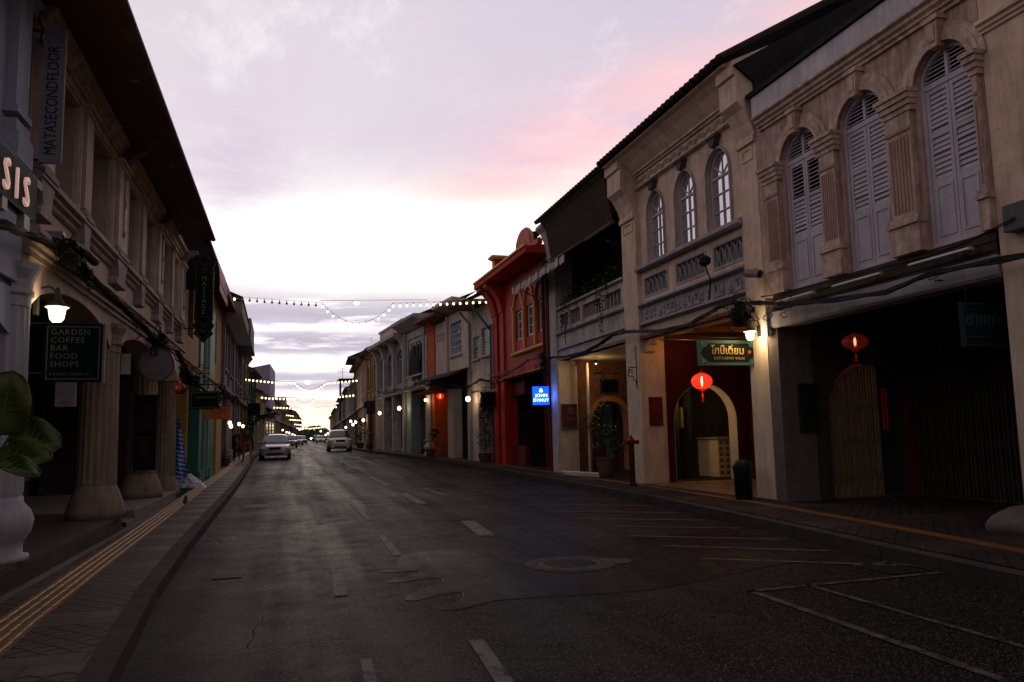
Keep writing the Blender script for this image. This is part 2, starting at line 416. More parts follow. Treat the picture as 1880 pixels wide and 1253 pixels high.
road_m = asphalt('asphalt', (.0115, .0082, .0086), spk=.85, rough=.38, bump=.7)
patch_m = asphalt('patch_asphalt', (.0145, .0108, .0115), spk=.10, rough=.34, bump=.35)
def paving(name, col, band=1.35, side=1):
    """stamped paving: bands of smooth slab between bands of small wavy setts"""
    m, t, p = nt(name); v = coords(t)
    sp = t.nodes.new('ShaderNodeSeparateXYZ'); lk(t, v, sp.inputs[0]); x, y, z = sp.outputs
    fr = mth(t, 'FRACT', mth(t, 'DIVIDE', y, band)); rough_band = mth(t, 'MULTIPLY', mapr(t, fr, .30, .315), mapr(t, fr, .985, .97))
    row = mth(t, 'FLOOR', mth(t, 'DIVIDE', y, .105)); vv = mth(t, 'FRACT', mth(t, 'DIVIDE', y, .105))
    uu = mth(t, 'FRACT', mth(t, 'ADD', mth(t, 'DIVIDE', x, .19), mth(t, 'MULTIPLY', row, .5)))
    arc = mth(t, 'MULTIPLY', mth(t, 'MULTIPLY', uu, mth(t, 'SUBTRACT', 1., uu)), 2.9)
    brf = mapr(t, mth(t, 'ABSOLUTE', mth(t, 'SUBTRACT', vv, mth(t, 'ADD', arc, .12))), .17, .07)
    sl_ = nd(t, 'ShaderNodeTexBrick', i_Scale=1.0, i_Mortar_Size=.006, i_Brick_Width=.6, i_Row_Height=.43); lk(t, v, sl_.inputs['Vector'])
    a = noise(t, v, 1.1, 5, .65); b = noise(t, v, 45, 3, .6)
    c = mixc(t, mapr(t, a, .3, .7), tuple(q*.6 for q in col), tuple(q*1.25 for q in col))
    c = mixc(t, mth(t, 'MULTIPLY', rough_band, .45), c, tuple(q*.62 for q in col))
    joint = mth(t, 'MAXIMUM', mth(t, 'MULTIPLY', brf, rough_band), mth(t, 'MULTIPLY', sl_.outputs['Fac'], mth(t, 'SUBTRACT', 1., rough_band)))
    c = mixc(t, mth(t, 'MULTIPLY', joint, .75), c, tuple(q*.16 for q in col))
    c = mixc(t, .35, c, mixc(t, b, (.4, .4, .4), (1.4, 1.4, 1.4)), 'MULTIPLY')
    lk(t, c, p.inputs['Base Color']); lk(t, mth(t, 'ADD', mapr(t, a, .3, .7, .42, .62), mth(t, 'MULTIPLY', rough_band, .1)), p.inputs['Roughness'])
    bm = nd(t, 'ShaderNodeBump', i_Strength=.9, i_Distance=.02, invert=True); lk(t, mth(t, 'ADD', joint, mth(t, 'MULTIPLY', b, .12)), bm.inputs['Height']); lk(t, bm.outputs[0], p.inputs['Normal']); p.inputs['Specular IOR Level'].default_value = .08
    return m
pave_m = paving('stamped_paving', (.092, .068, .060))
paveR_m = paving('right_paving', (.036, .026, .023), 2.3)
kerb_m = M('kerb_stone', (.072, .057, .053), dirt=.45, sc=2.5, streak=0, rough=.85, bump=.35, spec=.03)
_t = kerb_m.node_tree; _p = _t.nodes['Principled BSDF']; _s = _t.nodes.new('ShaderNodeSeparateXYZ'); lk(_t, coords(_t), _s.inputs[0])
_j = mth(_t, 'LESS_THAN', mth(_t, 'FRACT', mth(_t, 'DIVIDE', _s.outputs[1], .95)), .016); lk(_t, mixc(_t, mth(_t, 'MULTIPLY', _j, .8), _p.inputs['Base Color'].links[0].from_socket, (.008, .006, .006)), _p.inputs['Base Color'])
yel_m = M('yellow_tactile', (.24, .095, .022), dirt=.45, sc=4, streak=0, rough=.55, bump=.2)
bar_m = M('tactile_bar_highlight', (.30, .20, .11), dirt=.3, sc=9, streak=0, rough=.4, bump=.1)  # cream highlights of the raised bars put into their colour
mark_m = M('worn_road_paint', (.10, .083, .08), dirt=.55, sc=7, streak=0, rough=.6, bump=.4, bsc=120)
markD_m = M('faded_road_paint', (.06, .05, .048), dirt=.6, sc=5, streak=0, rough=.65, bump=.4, bsc=120)
floor_m = M('arcade_floor_tiles', (.085, .06, .05), dirt=.4, sc=2, streak=0, rough=.45, bump=.1)
rise_m = M('red_brown_riser', (.075, .042, .035), dirt=.5, sc=3, streak=0, rough=.75, bump=.4)
def ys(a, b):
    o = [a]
    while o[-1] < b: o.append(min(b, o[-1]+(.7 if o[-1] < 30 else 2.5 if o[-1] < 120 else 15)))
    return o
def ribbon(name, fl, fr, y0, y1, dz, mat, nx=1, thick=0, crown=0):
    m = MB(); Y = ys(y0, y1); vs = []; fs = []
    for y in Y:
        for i in range(nx+1):
            k = i/nx; vs.append((fl(y)+(fr(y)-fl(y))*k, y, zg(y)+dz+crown*(1-(2*k-1)**2)))
    for j in range(len(Y)-1):
        for i in range(nx): a = j*(nx+1)+i; fs.append((a, a+1, a+nx+2, a+nx+1))
    m.add(vs, fs)
    if thick:
        n = len(vs); base = len(m.v)
        vb = [(v[0], v[1], v[2]-thick) for v in vs]; m.add(vb, [])
        for j in range(len(Y)-1):
            for i in (0, nx):
                a = j*(nx+1)+i; m.f.append([a, a+nx+1, base+a+nx+1, base+a]); m.mi.append(0)
    return struct(m.build(name, mat, recalc=False))
ribbon('ground', lambda y: -260, lambda y: 260, -60, 900, -.03, M('bare_earth', (.06, .05, .04), streak=0), 1)
ribbon('road', lambda y: KL(y)-.05, lambda y: KR(y)+.05, -8, 400, 0, road_m, 6)
ribbon('kerb', lambda y: KL(y)-.17, KL, -8, 400, .14, kerb_m, 1, .2)
ribbon('kerb', KR, lambda y: KR(y)+.2, -8, 400, .14, kerb_m, 1, .2)
ribbon('pavement', lambda y: XL(y)-3.6, lambda y: KL(y)-.17, -8, 400, .125, pave_m, 2)
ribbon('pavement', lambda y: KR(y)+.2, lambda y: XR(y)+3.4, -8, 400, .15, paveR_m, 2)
# yellow guiding line, left: a base strip with four rows of raised bars
TL = lambda y: lerp([(0, -1.72), (5, -1.84), (7, -1.95), (10, -2.03), (14, -2.12), (23, -2.33), (36, -2.42), (47, -2.55), (60, -2.6)], y)
ribbon('tactile_strip', lambda y: TL(y)-.17, lambda y: TL(y)+.17, 0, 60, .129, yel_m)
m = MB(); y = .5
while y < 58:
    for k in range(4):
        x = TL(y+.14)-.12+.08*k
        dz = zg(y)+.129; x2 = TL(y+.29)-.12+.08*k
        m.add([(x-.014, y, dz), (x+.014, y, dz), (x2+.014, y+.27, dz), (x2-.014, y+.27, dz), (x-.009, y+.01, dz+.007), (x+.009, y+.01, dz+.007), (x2+.009, y+.26, dz+.007), (x2-.009, y+.26, dz+.007)],
              [(4,5,6,7),(0,1,5,4),(1,2,6,5),(2,3,7,6),(3,0,4,7)])
    y += .29
struct(m.build('tactile_bars', bar_m))
YR = lambda y: lerp([(-8, 6.3), (6.6, 7.2), (9.3, 7.58), (12.5, 7.95), (17.6, 8.2), (24, 8.25), (32, 8.2), (54, 5.6), (61, 5.4), (90, 6.4)], y)
ribbon('tactile_strip', lambda y: YR(y)-.11, lambda y: YR(y)+.11, -4, 80, .154, M('dull_yellow_paint', (.20, .085, .03), dirt=.5, sc=4, streak=0, rough=.5))
# raised arcade floor, left
m = MB(); m.box(-2.44, -6.2, -2, 13.5, -.02, .35); m.build('arcade_step', floor_m)['kind'] = 'structure'
m = MB(); m.box(-2.425, -2.439, -2, 13.5, .0, .30); struct(m.build('step_riser', rise_m))
m = MB(); m.box(-2.43, -6.2, 14.6, 19.6, -.02, .33); m.poly([(-2.43, 13.9), (-2.43, 14.599), (-2.9, 14.599)], 'z', 0, .2); struct(m.build('concrete_step', M('pale_step', (.20, .165, .155), dirt=.4, streak=0, sc=3, bump=.3), bevel=.015))
ribbon('side_gutter', lambda y: -2.40, lambda y: -2.30, 0, 20, .131, M('pale_kerb_line', (.13, .11, .10), streak=0, dirt=.4))
# ---------------------------------------------------------------- markings and patches
def worn_paint(name, col, thr):
    m, t, p = nt(name); v = coords(t); a = noise(t, v, 5, 6, .7); b = noise(t, v, 60, 4, .75)
    k = mapr(t, mth(t, 'ADD', mth(t, 'MULTIPLY', a, .6), mth(t, 'MULTIPLY', b, .4)), thr-.05, thr+.06)
    lk(t, mixc(t, k, (.010, .008, .008), mixc(t, b, tuple(c*.7 for c in col), tuple(c*1.2 for c in col))), p.inputs['Base Color']); p.inputs['Roughness'].default_value = .7; p.inputs['Specular IOR Level'].default_value = .1
    bm = nd(t, 'ShaderNodeBump', i_Strength=.5, i_Distance=.008); lk(t, b, bm.inputs['Height']); lk(t, bm.outputs[0], p.inputs['Normal']); return m
mark_m = worn_paint('worn_road_line', (.115, .095, .092), .46); markD_m = worn_paint('faded_road_line', (.085, .072, .07), .49)
def sheet(name, pts, dz, mat, label=None, cat=None):
    m = MB(); zb = [zg(p[1]) for p in pts]
    tri = tessellate_polygon([[Vector((p[0], p[1], 0)) for p in pts]])
    m.add([(p[0], p[1], zg(p[1])+dz) for p in pts], [tuple(t) for t in tri])
    o = m.build(name, mat, recalc=False)
    for p in o.data.polygons:
        if p.normal.z < 0: p.flip()
    return struct(o)
def line(p, q, w, mat=None, dz=.008):
    p, q = Vector(p), Vector(q); n = (q-p).normalized(); n = Vector((-n.y, n.x))*w/2
    return sheet('road_marking', [p-n, q-n, q+n, p+n], dz, mat or mark_m)
# ragged tar patch with the manhole in it
def smooth(P, n=3):
    out = []; N = len(P)
    for i in range(N):
        a, b, c, d = (Vector(P[(i+k-1) % N]) for k in range(4))
        for j in range(n): t_ = j/n; out.append(tuple(.5*((2*b)+(c-a)*t_+(2*a-5*b+4*c-d)*t_*t_+(3*b-a-3*c+d)*t_**3)))
    return out
patch = [(4.9, 10.36), (3.85, 10.22), (2.9, 10.32), (2.16, 10.25), (1.7, 10.2), (1.38, 10.05), (1.28, 9.7), (1.2, 9.3), (1.12, 9.02), (1.0, 8.93), (.98, 8.84), (1.15, 8.80), (1.36, 8.78),
         (1.32, 8.62), (1.14, 8.42), (.98, 8.30), (.98, 8.2), (1.12, 8.2), (1.34, 8.30), (1.5, 8.26), (1.48, 8.02), (1.36, 7.86), (1.2, 7.66), (1.05, 7.44), (1.02, 7.28), (1.12, 7.26), (1.34, 7.42), (1.55, 7.47), (1.52, 7.22), (1.4, 7.0), (1.24, 6.86), (1.26, 6.78), (1.42, 6.78), (1.75, 6.98), (2.2, 6.98), (3.22, 6.93), (4.84, 7.6), (5.9, 8.1), (6.1, 10.3)]
patch = smooth(patch)
sheet('road_patch', patch, .004, patch_m)
m = MB(); rim = []
for (a, b) in zip(patch[6:37], patch[7:38]): pass
m.tube([(x, y, .0) for x, y in patch[27:99]], .006, 6); struct(m.build('patch_edge', M('tar_edge', (.022, .018, .018), spec=.03, streak=0, rough=.4, dirt=.4), smooth=True))
for q in [(1.29, 5.72, 1.22, 4.5, .11), (.53, 9.72, .48, 7.7, .12), (.55, 19.0, .53, 14.2, .1), (1.33, 12.16, 1.29, 9.96, .11), (2.9, 13.4, 2.75, 11.35, .24), (2.8, 20.5, 2.76, 17.2, .2), (1.34, 18.9, 1.36, 14.4, .09), (.5, 5.5, .47, 4.6, .07), (3.7, 31, 3.7, 27, .1), (2.76, 28.5, 2.8, 24, .14), (3.6, 22.2, 3.62, 19.2, .1), (2.6, 40, 2.7, 34, .12)]:
    line(q[:2], q[2:4], q[4])
for q in [(3.95, 6.52, 6.34, 6.66, .07), (4.0, 6.58, 3.9, 3.6, .08), (4.62, 6.6, 4.6, 3.4, .06), (6.3, 6.62, 6.15, 7.4, .07), (5.66, 7.3, 6.2, 7.34, .05)]:
    line(q[:2], q[2:4], q[4], markD_m)
for k, (xa, ya, xb, yb) in enumerate([(4.5, 8.32, 6.1, 7.15), (4.55, 9.44, 6.1, 8.25), (4.56, 10.48, 6.25, 9.3), (4.6, 11.74, 6.35, 10.6), (4.6, 13.0, 6.5, 11.7), (4.62, 14.4, 6.6, 13.0), (4.65, 16.0, 6.7, 14.5), (4.7, 17.8, 6.8, 16.2), (4.75, 19.8, 6.9, 18.0), (4.8, 22, 7.0, 20.1)]):
    line((xa, ya), (xb, yb), .07 if k < 4 else .10, mark_m)
# manhole: raised ring and chequered cover
mh = thing('manhole_cover', 'round iron manhole cover set in a pale collar in the tar patch of the road', 'manhole cover', (3.0, 8.55, 0))
m = MB(); m.lathe((0, 0, 0), [(.50, .004), (.50, .010), (.46, .022), (.37, .024), (.355, .016), (.355, .006)], 40)
m.poly([(.44, -.2), (.60, -.22), (.74, -.05), (.69, .08), (.55, .17), (.42, .2)], 'z', .004, .014)
m.build('collar', M('cement_collar', (.10, .082, .076), spec=.03, dirt=.5, sc=9, streak=0, bump=.6), mh, smooth=False)
m = MB(); m.lathe((0, 0, 0), [(.35, .004), (.35, .017)], 36)
for i in range(-8, 9):
    for j in range(-8, 9):
        if (i*i+j*j) < 62: a = .038; m.box(i*a-.011, i*a+.011, j*a-.011, j*a+.011, .0171, .022)
m.build('lid', M('rusty_iron', (.030, .023, .021), dirt=.4, sc=12, streak=0, rough=.6), mh)
def grate(x0, x1, y0, y1, label, n=9):
    t = thing('drain_grate', label, 'drain grate', ((x0+x1)/2, (y0+y1)/2, zg(y0)+.005)); a = (x1-x0)/2; b = (y1-y0)/2
    m = MB(); m.poly([rect(-a, a, -b, b), rect(-a+.03, a-.03, -b+.03, b-.03)], 'z', 0, .004)
    for i in range(n): x = -a+.05+(2*a-.1)*i/(n-1); m.box(x-.007, x+.007, -b+.03, b-.03, .001, .003)
    m.build('grid', M('grate_iron', (.015, .013, .013), streak=0, rough=.7), t); m = MB(); m.box(-a+.02, a-.02, -b+.02, b-.02, -.001, .0005); m.build('pit_shade', black, t)  # thin black plate paints the darkness below the grate
grate(-.76, -.46, 9.1, 9.75, 'black slotted drain grate by the left kerb nearest the camera')
grate(-.92, -.42, 17.9, 19.0, 'dark drain grate by the left kerb near the second fluted column')
grate(5.7, 6.05, 6.75, 7.3, 'dark drain grate inside the painted box on the right of the road', 12)
# distant hill and horizon wood
def far_wood():
    m = MB(); r = random.Random(3)
    for i in range(9000):
        x = r.uniform(-40, 60); y = r.uniform(330, 380); top = 5.2+.9*math.sin(x*.22)+.6*math.sin(x*.61+1)+.004*(x-12)**2
        z = r.uniform(-1, top); s = r.uniform(.3, .8); a = Vector((r.uniform(-1, 1), r.uniform(-1, 1), r.uniform(-1, 1))).normalized(); b = a.orthogonal().normalized()
        c = Vector((x, y, z)); m.add([c+a*s, c+b*s, c-a*s, c-b*s], [(0, 1, 2, 3)])
    o = m.build('far_trees', leafM, recalc=False); tag(o, 'dark belt of trees closing the far end of the street', 'trees', None, 'stuff')
far_wood()
m = MB(); m.add([(-300, 420, -2), (300, 420, -2)]+[(300-600*i/40, 425, 5.0+.8*math.sin(i*.7)+.5*math.sin(i*1.9)) for i in range(41)], [tuple(range(43))]); m.add([(-300, 420, -2), (300, 420, -2), (300, 700, -2), (-300, 700, -2)], [(0, 1, 2, 3)]); struct(m.build('hills', M('wooded_hill', (.03, .04, .03), streak=0), recalc=False))
# ================================================================ RIGHT ROW, near houses
def tiled_roof(b, u0, u1, ze, ov, mat=None, run=5.5, pitch=.42, back=None, ribs=True, th=.09, step=.24):
    m = b.mb(); zr = ze+(run+ov)*pitch
    m.poly([(ov, ze), (-run, zr), (-run-6, zr-2.2), (-run-6, zr-2.35), (-run, zr-th-.06), (ov, ze-th)], 'x', u0, u1)
    if ribs:
        n = max(1, int((u1-u0)/step))
        for i in range(n):
            u = u0+(i+.5)*(u1-u0)/n
            m.tube([(u, ov+.05, ze-.01), (u, -run, zr+.03)], .065, 5)
            # stepped courses at the eave
        for k in range(3):
            o = ov+.02-k*.35; z = ze+(ov-o)*pitch
            m.box(u0+.01, u1-.01, o-.03, o+.03, z+.01, z+.05)
    return b.p(m, 'roof', mat or tile)
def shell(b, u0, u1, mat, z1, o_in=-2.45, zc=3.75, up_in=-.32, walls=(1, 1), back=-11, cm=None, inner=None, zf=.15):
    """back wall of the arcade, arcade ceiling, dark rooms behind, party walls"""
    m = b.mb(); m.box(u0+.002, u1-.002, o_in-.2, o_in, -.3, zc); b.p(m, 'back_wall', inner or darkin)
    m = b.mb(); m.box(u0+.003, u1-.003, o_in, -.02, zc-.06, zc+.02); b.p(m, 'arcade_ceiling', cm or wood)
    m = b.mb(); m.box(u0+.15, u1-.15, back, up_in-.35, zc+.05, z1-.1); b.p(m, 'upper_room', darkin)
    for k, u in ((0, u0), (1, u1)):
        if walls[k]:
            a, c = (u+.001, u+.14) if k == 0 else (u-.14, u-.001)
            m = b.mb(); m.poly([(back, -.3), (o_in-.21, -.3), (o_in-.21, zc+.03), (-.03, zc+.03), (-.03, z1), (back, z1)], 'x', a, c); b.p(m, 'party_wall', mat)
def shutter_window(b, u0, u1, z0, zs, zt, o, mat, open_top=False, nl=(9, 9)):
    """pair of louvred leaves under a louvred fanlight"""
    m = b.mb(); m.poly([arch(u0, u1, z0, zs, zt), arch(u0+.05, u1-.05, z0+.04, zs+.02, zt-.05)], 'y', o-.04, o+.05)
    m.box(u0+.05, u1-.05, o-.03, o+.035, zs-.06, zs+.02); uc = (u0+u1)/2
    f = b.p(m, 'window', mat)
    m = b.mb(); m.box(uc-.025, uc+.025, o-.02, o+.04, zs+.021, zt-.055)
    c = (u0+u1)/2; r = (u1-u0)/2-.055
    k = 0; z = zs+.06
    while z < zt-.07:
        hw = r*math.sqrt(max(0, 1-((z-zs)/(zt-zs-.05))**2))
        if hw > .05: 
            for a, c2 in ((uc-hw, uc-.026), (uc+.026, uc+hw)):
                m.add([(a, o+.03, z-.016), (c2, o+.03, z-.016), (c2, o-.02, z+.022), (a, o-.02, z+.022), (a, o+.03, z-.008), (c2, o+.03, z-.008), (c2, o-.02, z+.03), (a, o-.02, z+.03)],
                      [(0,1,2,3),(4,5,6,7),(0,1,5,4),(2,3,7,6),(0,3,7,4),(1,2,6,5)])
        z += .058
    b.p(m, 'fanlight', mat, f)
    zm = z0+(zs-.06-z0)*.40; zu = z0+(zs-.06-z0)*.70
    for s in (0, 1):
        a, c2 = (u0+.052, uc-.006) if s == 0 else (uc+.006, u1-.052)
        top = zs-.065; st = .055; m = b.mb()
        holes = [rect(a+st, c2-st, zm+.04, zu-.03), rect(a+st, c2-st, zu+.03, top-.06)]
        m.poly([rect(a, c2, z0+.045, top)]+holes, 'y', o-.022, o+.022)
        m.poly([rect(a+st, c2-st, z0+.13, zm-.05), rect(a+st+.03, c2-st-.03, z0+.16, zm-.08)], 'y', o+.023, o+.034)
        lf = b.p(m, 'shutter_leaf', mat, f)
        m = b.mb(); n = 8
        for zi, (za, zb) in enumerate(((zm+.045, zu-.035), (zu+.035, top-.065))):
            hgt = (zb-za)/n
            for j in range(n):
                zz = za+hgt*(j+.5)
                if open_top and zi == 1: dz, t0 = .012, .3*hgt     # louvres tilted open: dark gaps
                else: dz, t0 = hgt*.57, .42*hgt
                jit = (random.random() < .12)*.012
                oo = o+.014+jit
                m.add([(a+st, oo, zz-dz), (c2-st, oo, zz-dz), (c2-st, o-.014, zz+dz), (a+st, o-.014, zz+dz), (a+st, oo+.004, zz-dz+.007), (c2-st, oo+.004, zz-dz+.007), (c2-st, o-.010, zz+dz+.007), (a+st, o-.010, zz+dz+.007)],
                      [(0,1,2,3),(4,5,6,7),(0,1,5,4),(2,3,7,6),(0,3,7,4),(1,2,6,5)])
        b.p(m, 'louvres', mat, lf)
    return f
def glazed_window(b, u0, u1, z0, zs, zt, o, mat, nx=2, nz=3, fan=True, pane=None, sash=.045):
    m = b.mb()
    if zt > zs+.02: L = [arch(u0, u1, z0, zs, zt), arch(u0+sash, u1-sash, z0+sash, zs, zt-sash)]
    else: L = [rect(u0, u1, z0, zt), rect(u0+sash, u1-sash, z0+sash, zt-sash)]
    m.poly(L, 'y', o-.04, o+.02); a, c = u0+sash, u1-sash; top = zs if zt > zs+.02 else zt-sash
    for i in range(1, nx): x = a+(c-a)*i/nx; m.box(x-.014, x+.014, o-.03, o+.008, z0+sash, top-.001)
    for j in range(1, nz): z = z0+sash+(top-z0-sash)*j/nz; m.box(a, c, o-.028, o+.006, z-.012, z+.012)
    if zt > zs+.02:
        m.box(a, c, o-.03, o+.012, zs-.03, zs+.02); uc = (a+c)/2; r = (c-a)/2
        for ang in (40, 90, 140):
            t = math.radians(ang); rr = 1/math.sqrt((math.cos(t)/r)**2+(math.sin(t)/(zt-sash-zs))**2)
            m.tube([(uc, o-.01, zs+.02), (uc+rr*math.cos(t), o-.01, zs+rr*math.sin(t))], .013, 5)
    f = b.p(m, 'window', mat)
    m = b.mb()
    if zt > zs+.02: m.poly(arch(u0+.01, u1-.01, z0+.01, zs, zt-.01), 'y', o-.033, o-.02)
    else: m.poly(rect(u0+.01, u1-.01, z0+.01, zt-.01), 'y', o-.033, o-.02)
    b.p(m, 'pane', pane or glass, f)
    return f
def moulding(b, u0, u1, z, prof, mat, name='cornice', o=0):
    """run a stepped profile [(out, dz)...] along the wall; profile closed against the wall"""
    m = b.mb(); L = [(o, z)]+[(o+q[0], z+q[1]) for q in prof]+[(o, z+prof[-1][1])]
    m.poly(L, 'x', u0, u1); return b.p(m, name, mat)
STEP = [(.03, 0), (.03, .04), (.06, .05), (.06, .09), (.10, .11), (.10, .16)]
def fluted_pilaster(b, u0, u1, z0, z1, mat, fl, o=0, d=.09, nf=6):
    w = u1-u0; m = b.mb()
    m.box(u0+.03, u1-.03, o, o+d, z0+.52, z1-.28)
    for a, c, e, zz in ((0, .40, .03, 0), (.40, .46, .06, 0), (.46, .52, .035, 0)): m.box(u0-e*.6, u1+e*.6, o, o+d+e, z0+a, z0+c)
    for a, c, e in ((-.28, -.2, .02), (-.2, -.12, .05), (-.12, -.04, .08), (-.04, .02, .11)): m.box(u0-e*.6, u1+e*.6, o, o+d+e, z1+a, z1+c)
    p = b.p(m, 'pilaster', mat)
    m = b.mb(); a, c = u0+.07, u1-.07
    for i in range(nf):
        x = a+(c-a)*(i+.5)/nf; m.box(x-(c-a)/nf*.28, x+(c-a)/nf*.28, o+d+.0005, o+d+.013, z0+.6, z1-.62)
    m.box(u0+.03, u1-.03, o+d+.001, o+d+.02, z1-.55, z1-.5)
    b.p(m, 'fluting', fl, p)
# ---------------------------------------------------------------- A: peach house with lilac shutters
A = Bld('shophouse', 'peach plaster shophouse with three tall arched lilac shutters over a dark gated arcade', 7.72, 12.78, 1)
wins = [(7.88, 8.80, False), (9.47, 10.43, False), (11.0, 11.98, True)]
m = A.mb(); m.poly([rect(7.72, 12.78, 3.83, 7.2)]+[arch(a, c, 3.84, 6.12, 6.56) for a, c, _ in wins], 'y', -.30, 0); A.p(m, 'wall', peach)
for a, c, ot in wins:
    shutter_window(A, a, c, 3.85, 6.12, 6.55, -.10, lilac, ot)
    m = A.mb()
    for w, d0 in ((.07, .075), (.15, .055), (.24, .035)): m.poly(ring(a-.02, c+.02, 6.12, 6.12, 6.57, w, 18, False), 'y', d0-.03 if w > .07 else .001, d0)
    A.p(m, 'arch_moulding', peachT)
    uc = (a+c)/2; m = A.mb(); m.poly([(uc-.07, 6.5), (uc-.11, 6.86), (uc+.11, 6.86), (uc+.07, 6.5)], 'y', .002, .14); m.box(uc-.14, uc+.14, .002, .17, 6.861, 6.93)
    m.box(uc-.05, uc+.05, .141, .155, 6.58, 6.8); A.p(m, 'keystone', peachT)
for a, c in ((8.87, 9.40), (10.50, 10.94), (12.05, 12.5)): fluted_pilaster(A, a, c, 3.84, 6.14, peachT, pinkF)
fluted_pilaster(A, 7.725, 7.84, 3.84, 6.14, peachT, pinkF, nf=2)
moulding(A, 7.73, 12.6, 6.95, [(.05, 0), (.05, .05), (.09, .06), (.09, .1), (.14, .13), (.14, .18), (.2, .21), (.2, .25)], peachT)
m = A.mb(); m.box(7.73, 12.65, -.25, .15, 7.201, 7.60); A.p(m, 'fascia_board', M('white_fascia', (.62, .56, .60), dirt=.3, streak=.4))
tiled_roof(A, 7.70, 12.76, 7.70, .2, M('black_tarred_roof', (.02, .018, .02), dirt=.4, sc=6, streak=.3), pitch=.36, ribs=False)
m = A.mb()
for k in range(5): m.box(7.73, 12.5, -.28, .02+.012*(k % 2), 3.53+k*.058, 3.585+k*.058)
A.p(m, 'timber_band', wood)
m = A.mb(); m.poly([(-.28, 3.24), (.02, 3.24), (.05, 3.28), (.05, 3.525), (-.28, 3.525)], 'x', 7.73, 12.75); m.box(12.62, 12.74, .051, .10, 3.10, 3.5); A.p(m, 'beam', M('lilac_white_beam', (.42, .38, .42), dirt=.3, streak=.5))
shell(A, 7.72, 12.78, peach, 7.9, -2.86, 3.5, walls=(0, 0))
# cross wall towards the coffee shop, with its arch
pm = M('purple_grey_stucco', (.16, .125, .125), dirt=.35, sc=3, bump=.5, streak=.4)
def crosswall(b, u, o_in, zc, pier_o, wall_mat, pier_mat, aw=None, th=.3, zf=.15, reveal=None, name='cross_wall', proj=0):
    m = b.mb(); m.box(u, u+th, proj, -pier_o, 0, zc-.061); b.p(m, 'pier', pier_mat)
    m = b.mb(); L = [rect(-pier_o-.001, o_in+.001, 0, zc-.062)]
    if aw: L.append(arch(min(aw[0], aw[1]), max(aw[0], aw[1]), zf+.002, aw[2], aw[3], 18))
    m.poly(L, 'x', u+.03, u+th); b.p(m, name, wall_mat)
    if aw and reveal:
        a, c = min(aw[:2]), max(aw[:2]); m = b.mb()
        m.poly(ring(a+.012, c-.012, zf+.003, aw[2], aw[3]-.012, .011, 18), 'x', u+.034, u+th+.004); b.p(m, 'arch_reveal', reveal)
crosswall(A, 12.47, -2.85, 3.5, .68, M('dark_stained_wall', (.07, .055, .05), dirt=.4, streak=.5), pm, (-1.0, -2.65, 1.75, 2.62))
m = A.mb(); m.poly(rect(-2.84, -2.6, .15, 2.3), 'x', 12.4, 12.468); A.p(m, 'jamb', M('red_jamb', (.16, .02, .015), dirt=.4))
# dark metal grille and notice
def folding_gate(name, label, P, Q, z0, z1, mat, n, top=None, mesh=True, loc=None, pitchbar=.028):
    """concertina gate standing from P to Q"""
    P = Vector(P); Q = Vector(Q); d = (Q-P); L = d.length; ang = math.atan2(d.y, d.x)
    t = thing(name, label, 'gate', (P.x, P.y, 0), ang)
    m = MB()
    for i in range(n+1):
        x = L*i/n; zt = top(i/n) if top else z1; w = .016
        m.box(x-w, x+w, -.018 if i % 2 else -.03, .018 if i % 2 else .006, z0, zt)
    m.build('bars', mat, t)
    if mesh:
        for zc in [z0+.35+k*.62 for k in range(int((z1-z0-.3)/.62)+1)]:
            m = MB()
            for i in range(n):
                x0, x1 = L*i/n, L*(i+1)/n; zt = (top(i/n) if top else z1)-.3
                if zc > zt: continue
                for s in (-1, 1): m.tube([(x0, .012*s, zc-.14*s), (x1, .012*s, zc+.14*s)], .006, 4)
            m.build('lattice', mat, t)
    m = MB(); m.box(0, L, -.02, .02, z0-.03, z0-.001); m.build('rail', mat, t); return t
gcr = M('cream_gate_paint', (.21, .165, .10), dirt=.4, sc=6, rough=.55, streak=.3)
gdk = M('dark_gate_paint', (.085, .078, .064), dirt=.4, sc=6, rough=.5, streak=.3)
folding_gate('folding_gate', 'cream concertina gate drawn half across the arched passage under the dark house', (9.47, 12.62, 0), (10.6, 12.62, 0), .19, 2.5, gcr, 17, top=lambda k: 1.75+.85*math.sqrt(max(0, 1-(1-k*.98)**2)))
folding_gate('folding_gate', 'tall dark concertina shop gate closing the front at the far right', (11.26, 12.35, 0), (11.26, 7.8, 0), .19, 3.1, gdk, 52)
m = MB(); m.box(10.62, 11.09, 12.66, 12.70, .18, 2.6); o = m.build('door_panel', M('green_door_paint', (.03, .045, .03), streak=.1), None); tag(o, 'narrow dark green door board behind the cream concertina gate', 'door')
t = thing('couplet_scroll', 'long red paper couplet hanging beside the cream concertina gate', 'scroll', (10.74, 12.60, 0))
m = MB(); m.box(-.06, .06, -.006, .0, 1.38, 2.14); m.build('paper', EM('red_paper_glow', (.30, .02, .010), .02), t)  # paper glows faintly by itself, its lighting put into the material
m = MB()
for k in range(7): z = 1.44+k*.10; m.box(-.03, .03, -.0085, -.0065, z, z+.012); m.box(-.012, .0, -.0085, -.0065, z-.03, z+.06); m.box(-.035, .03, -.0085, -.0065, z+.04, z+.05)
m.build('characters', black, t)
t = thing('notice_board', 'black framed notice board on the purple grey pier', 'notice board', (8.97, 12.445, 1.78))
m = MB(); m.box(-.17, .19, -.022, .0, -.40, .43); m.build('panel', M('board_black', (.02, .024, .022), streak=.2, rough=.4), t)
m = MB(); m.poly([rect(-.19, .21, -.42, .45), rect(-.165, .185, -.395, .425)], 'y', -.034, -.001); m.build('frame', wood, t)
text_mesh('~ ~ ~', .07, M('chalk', (.12, .13, .13), streak=0), 'chalk_marks', t, (-.12, -.024, .15), FACE)
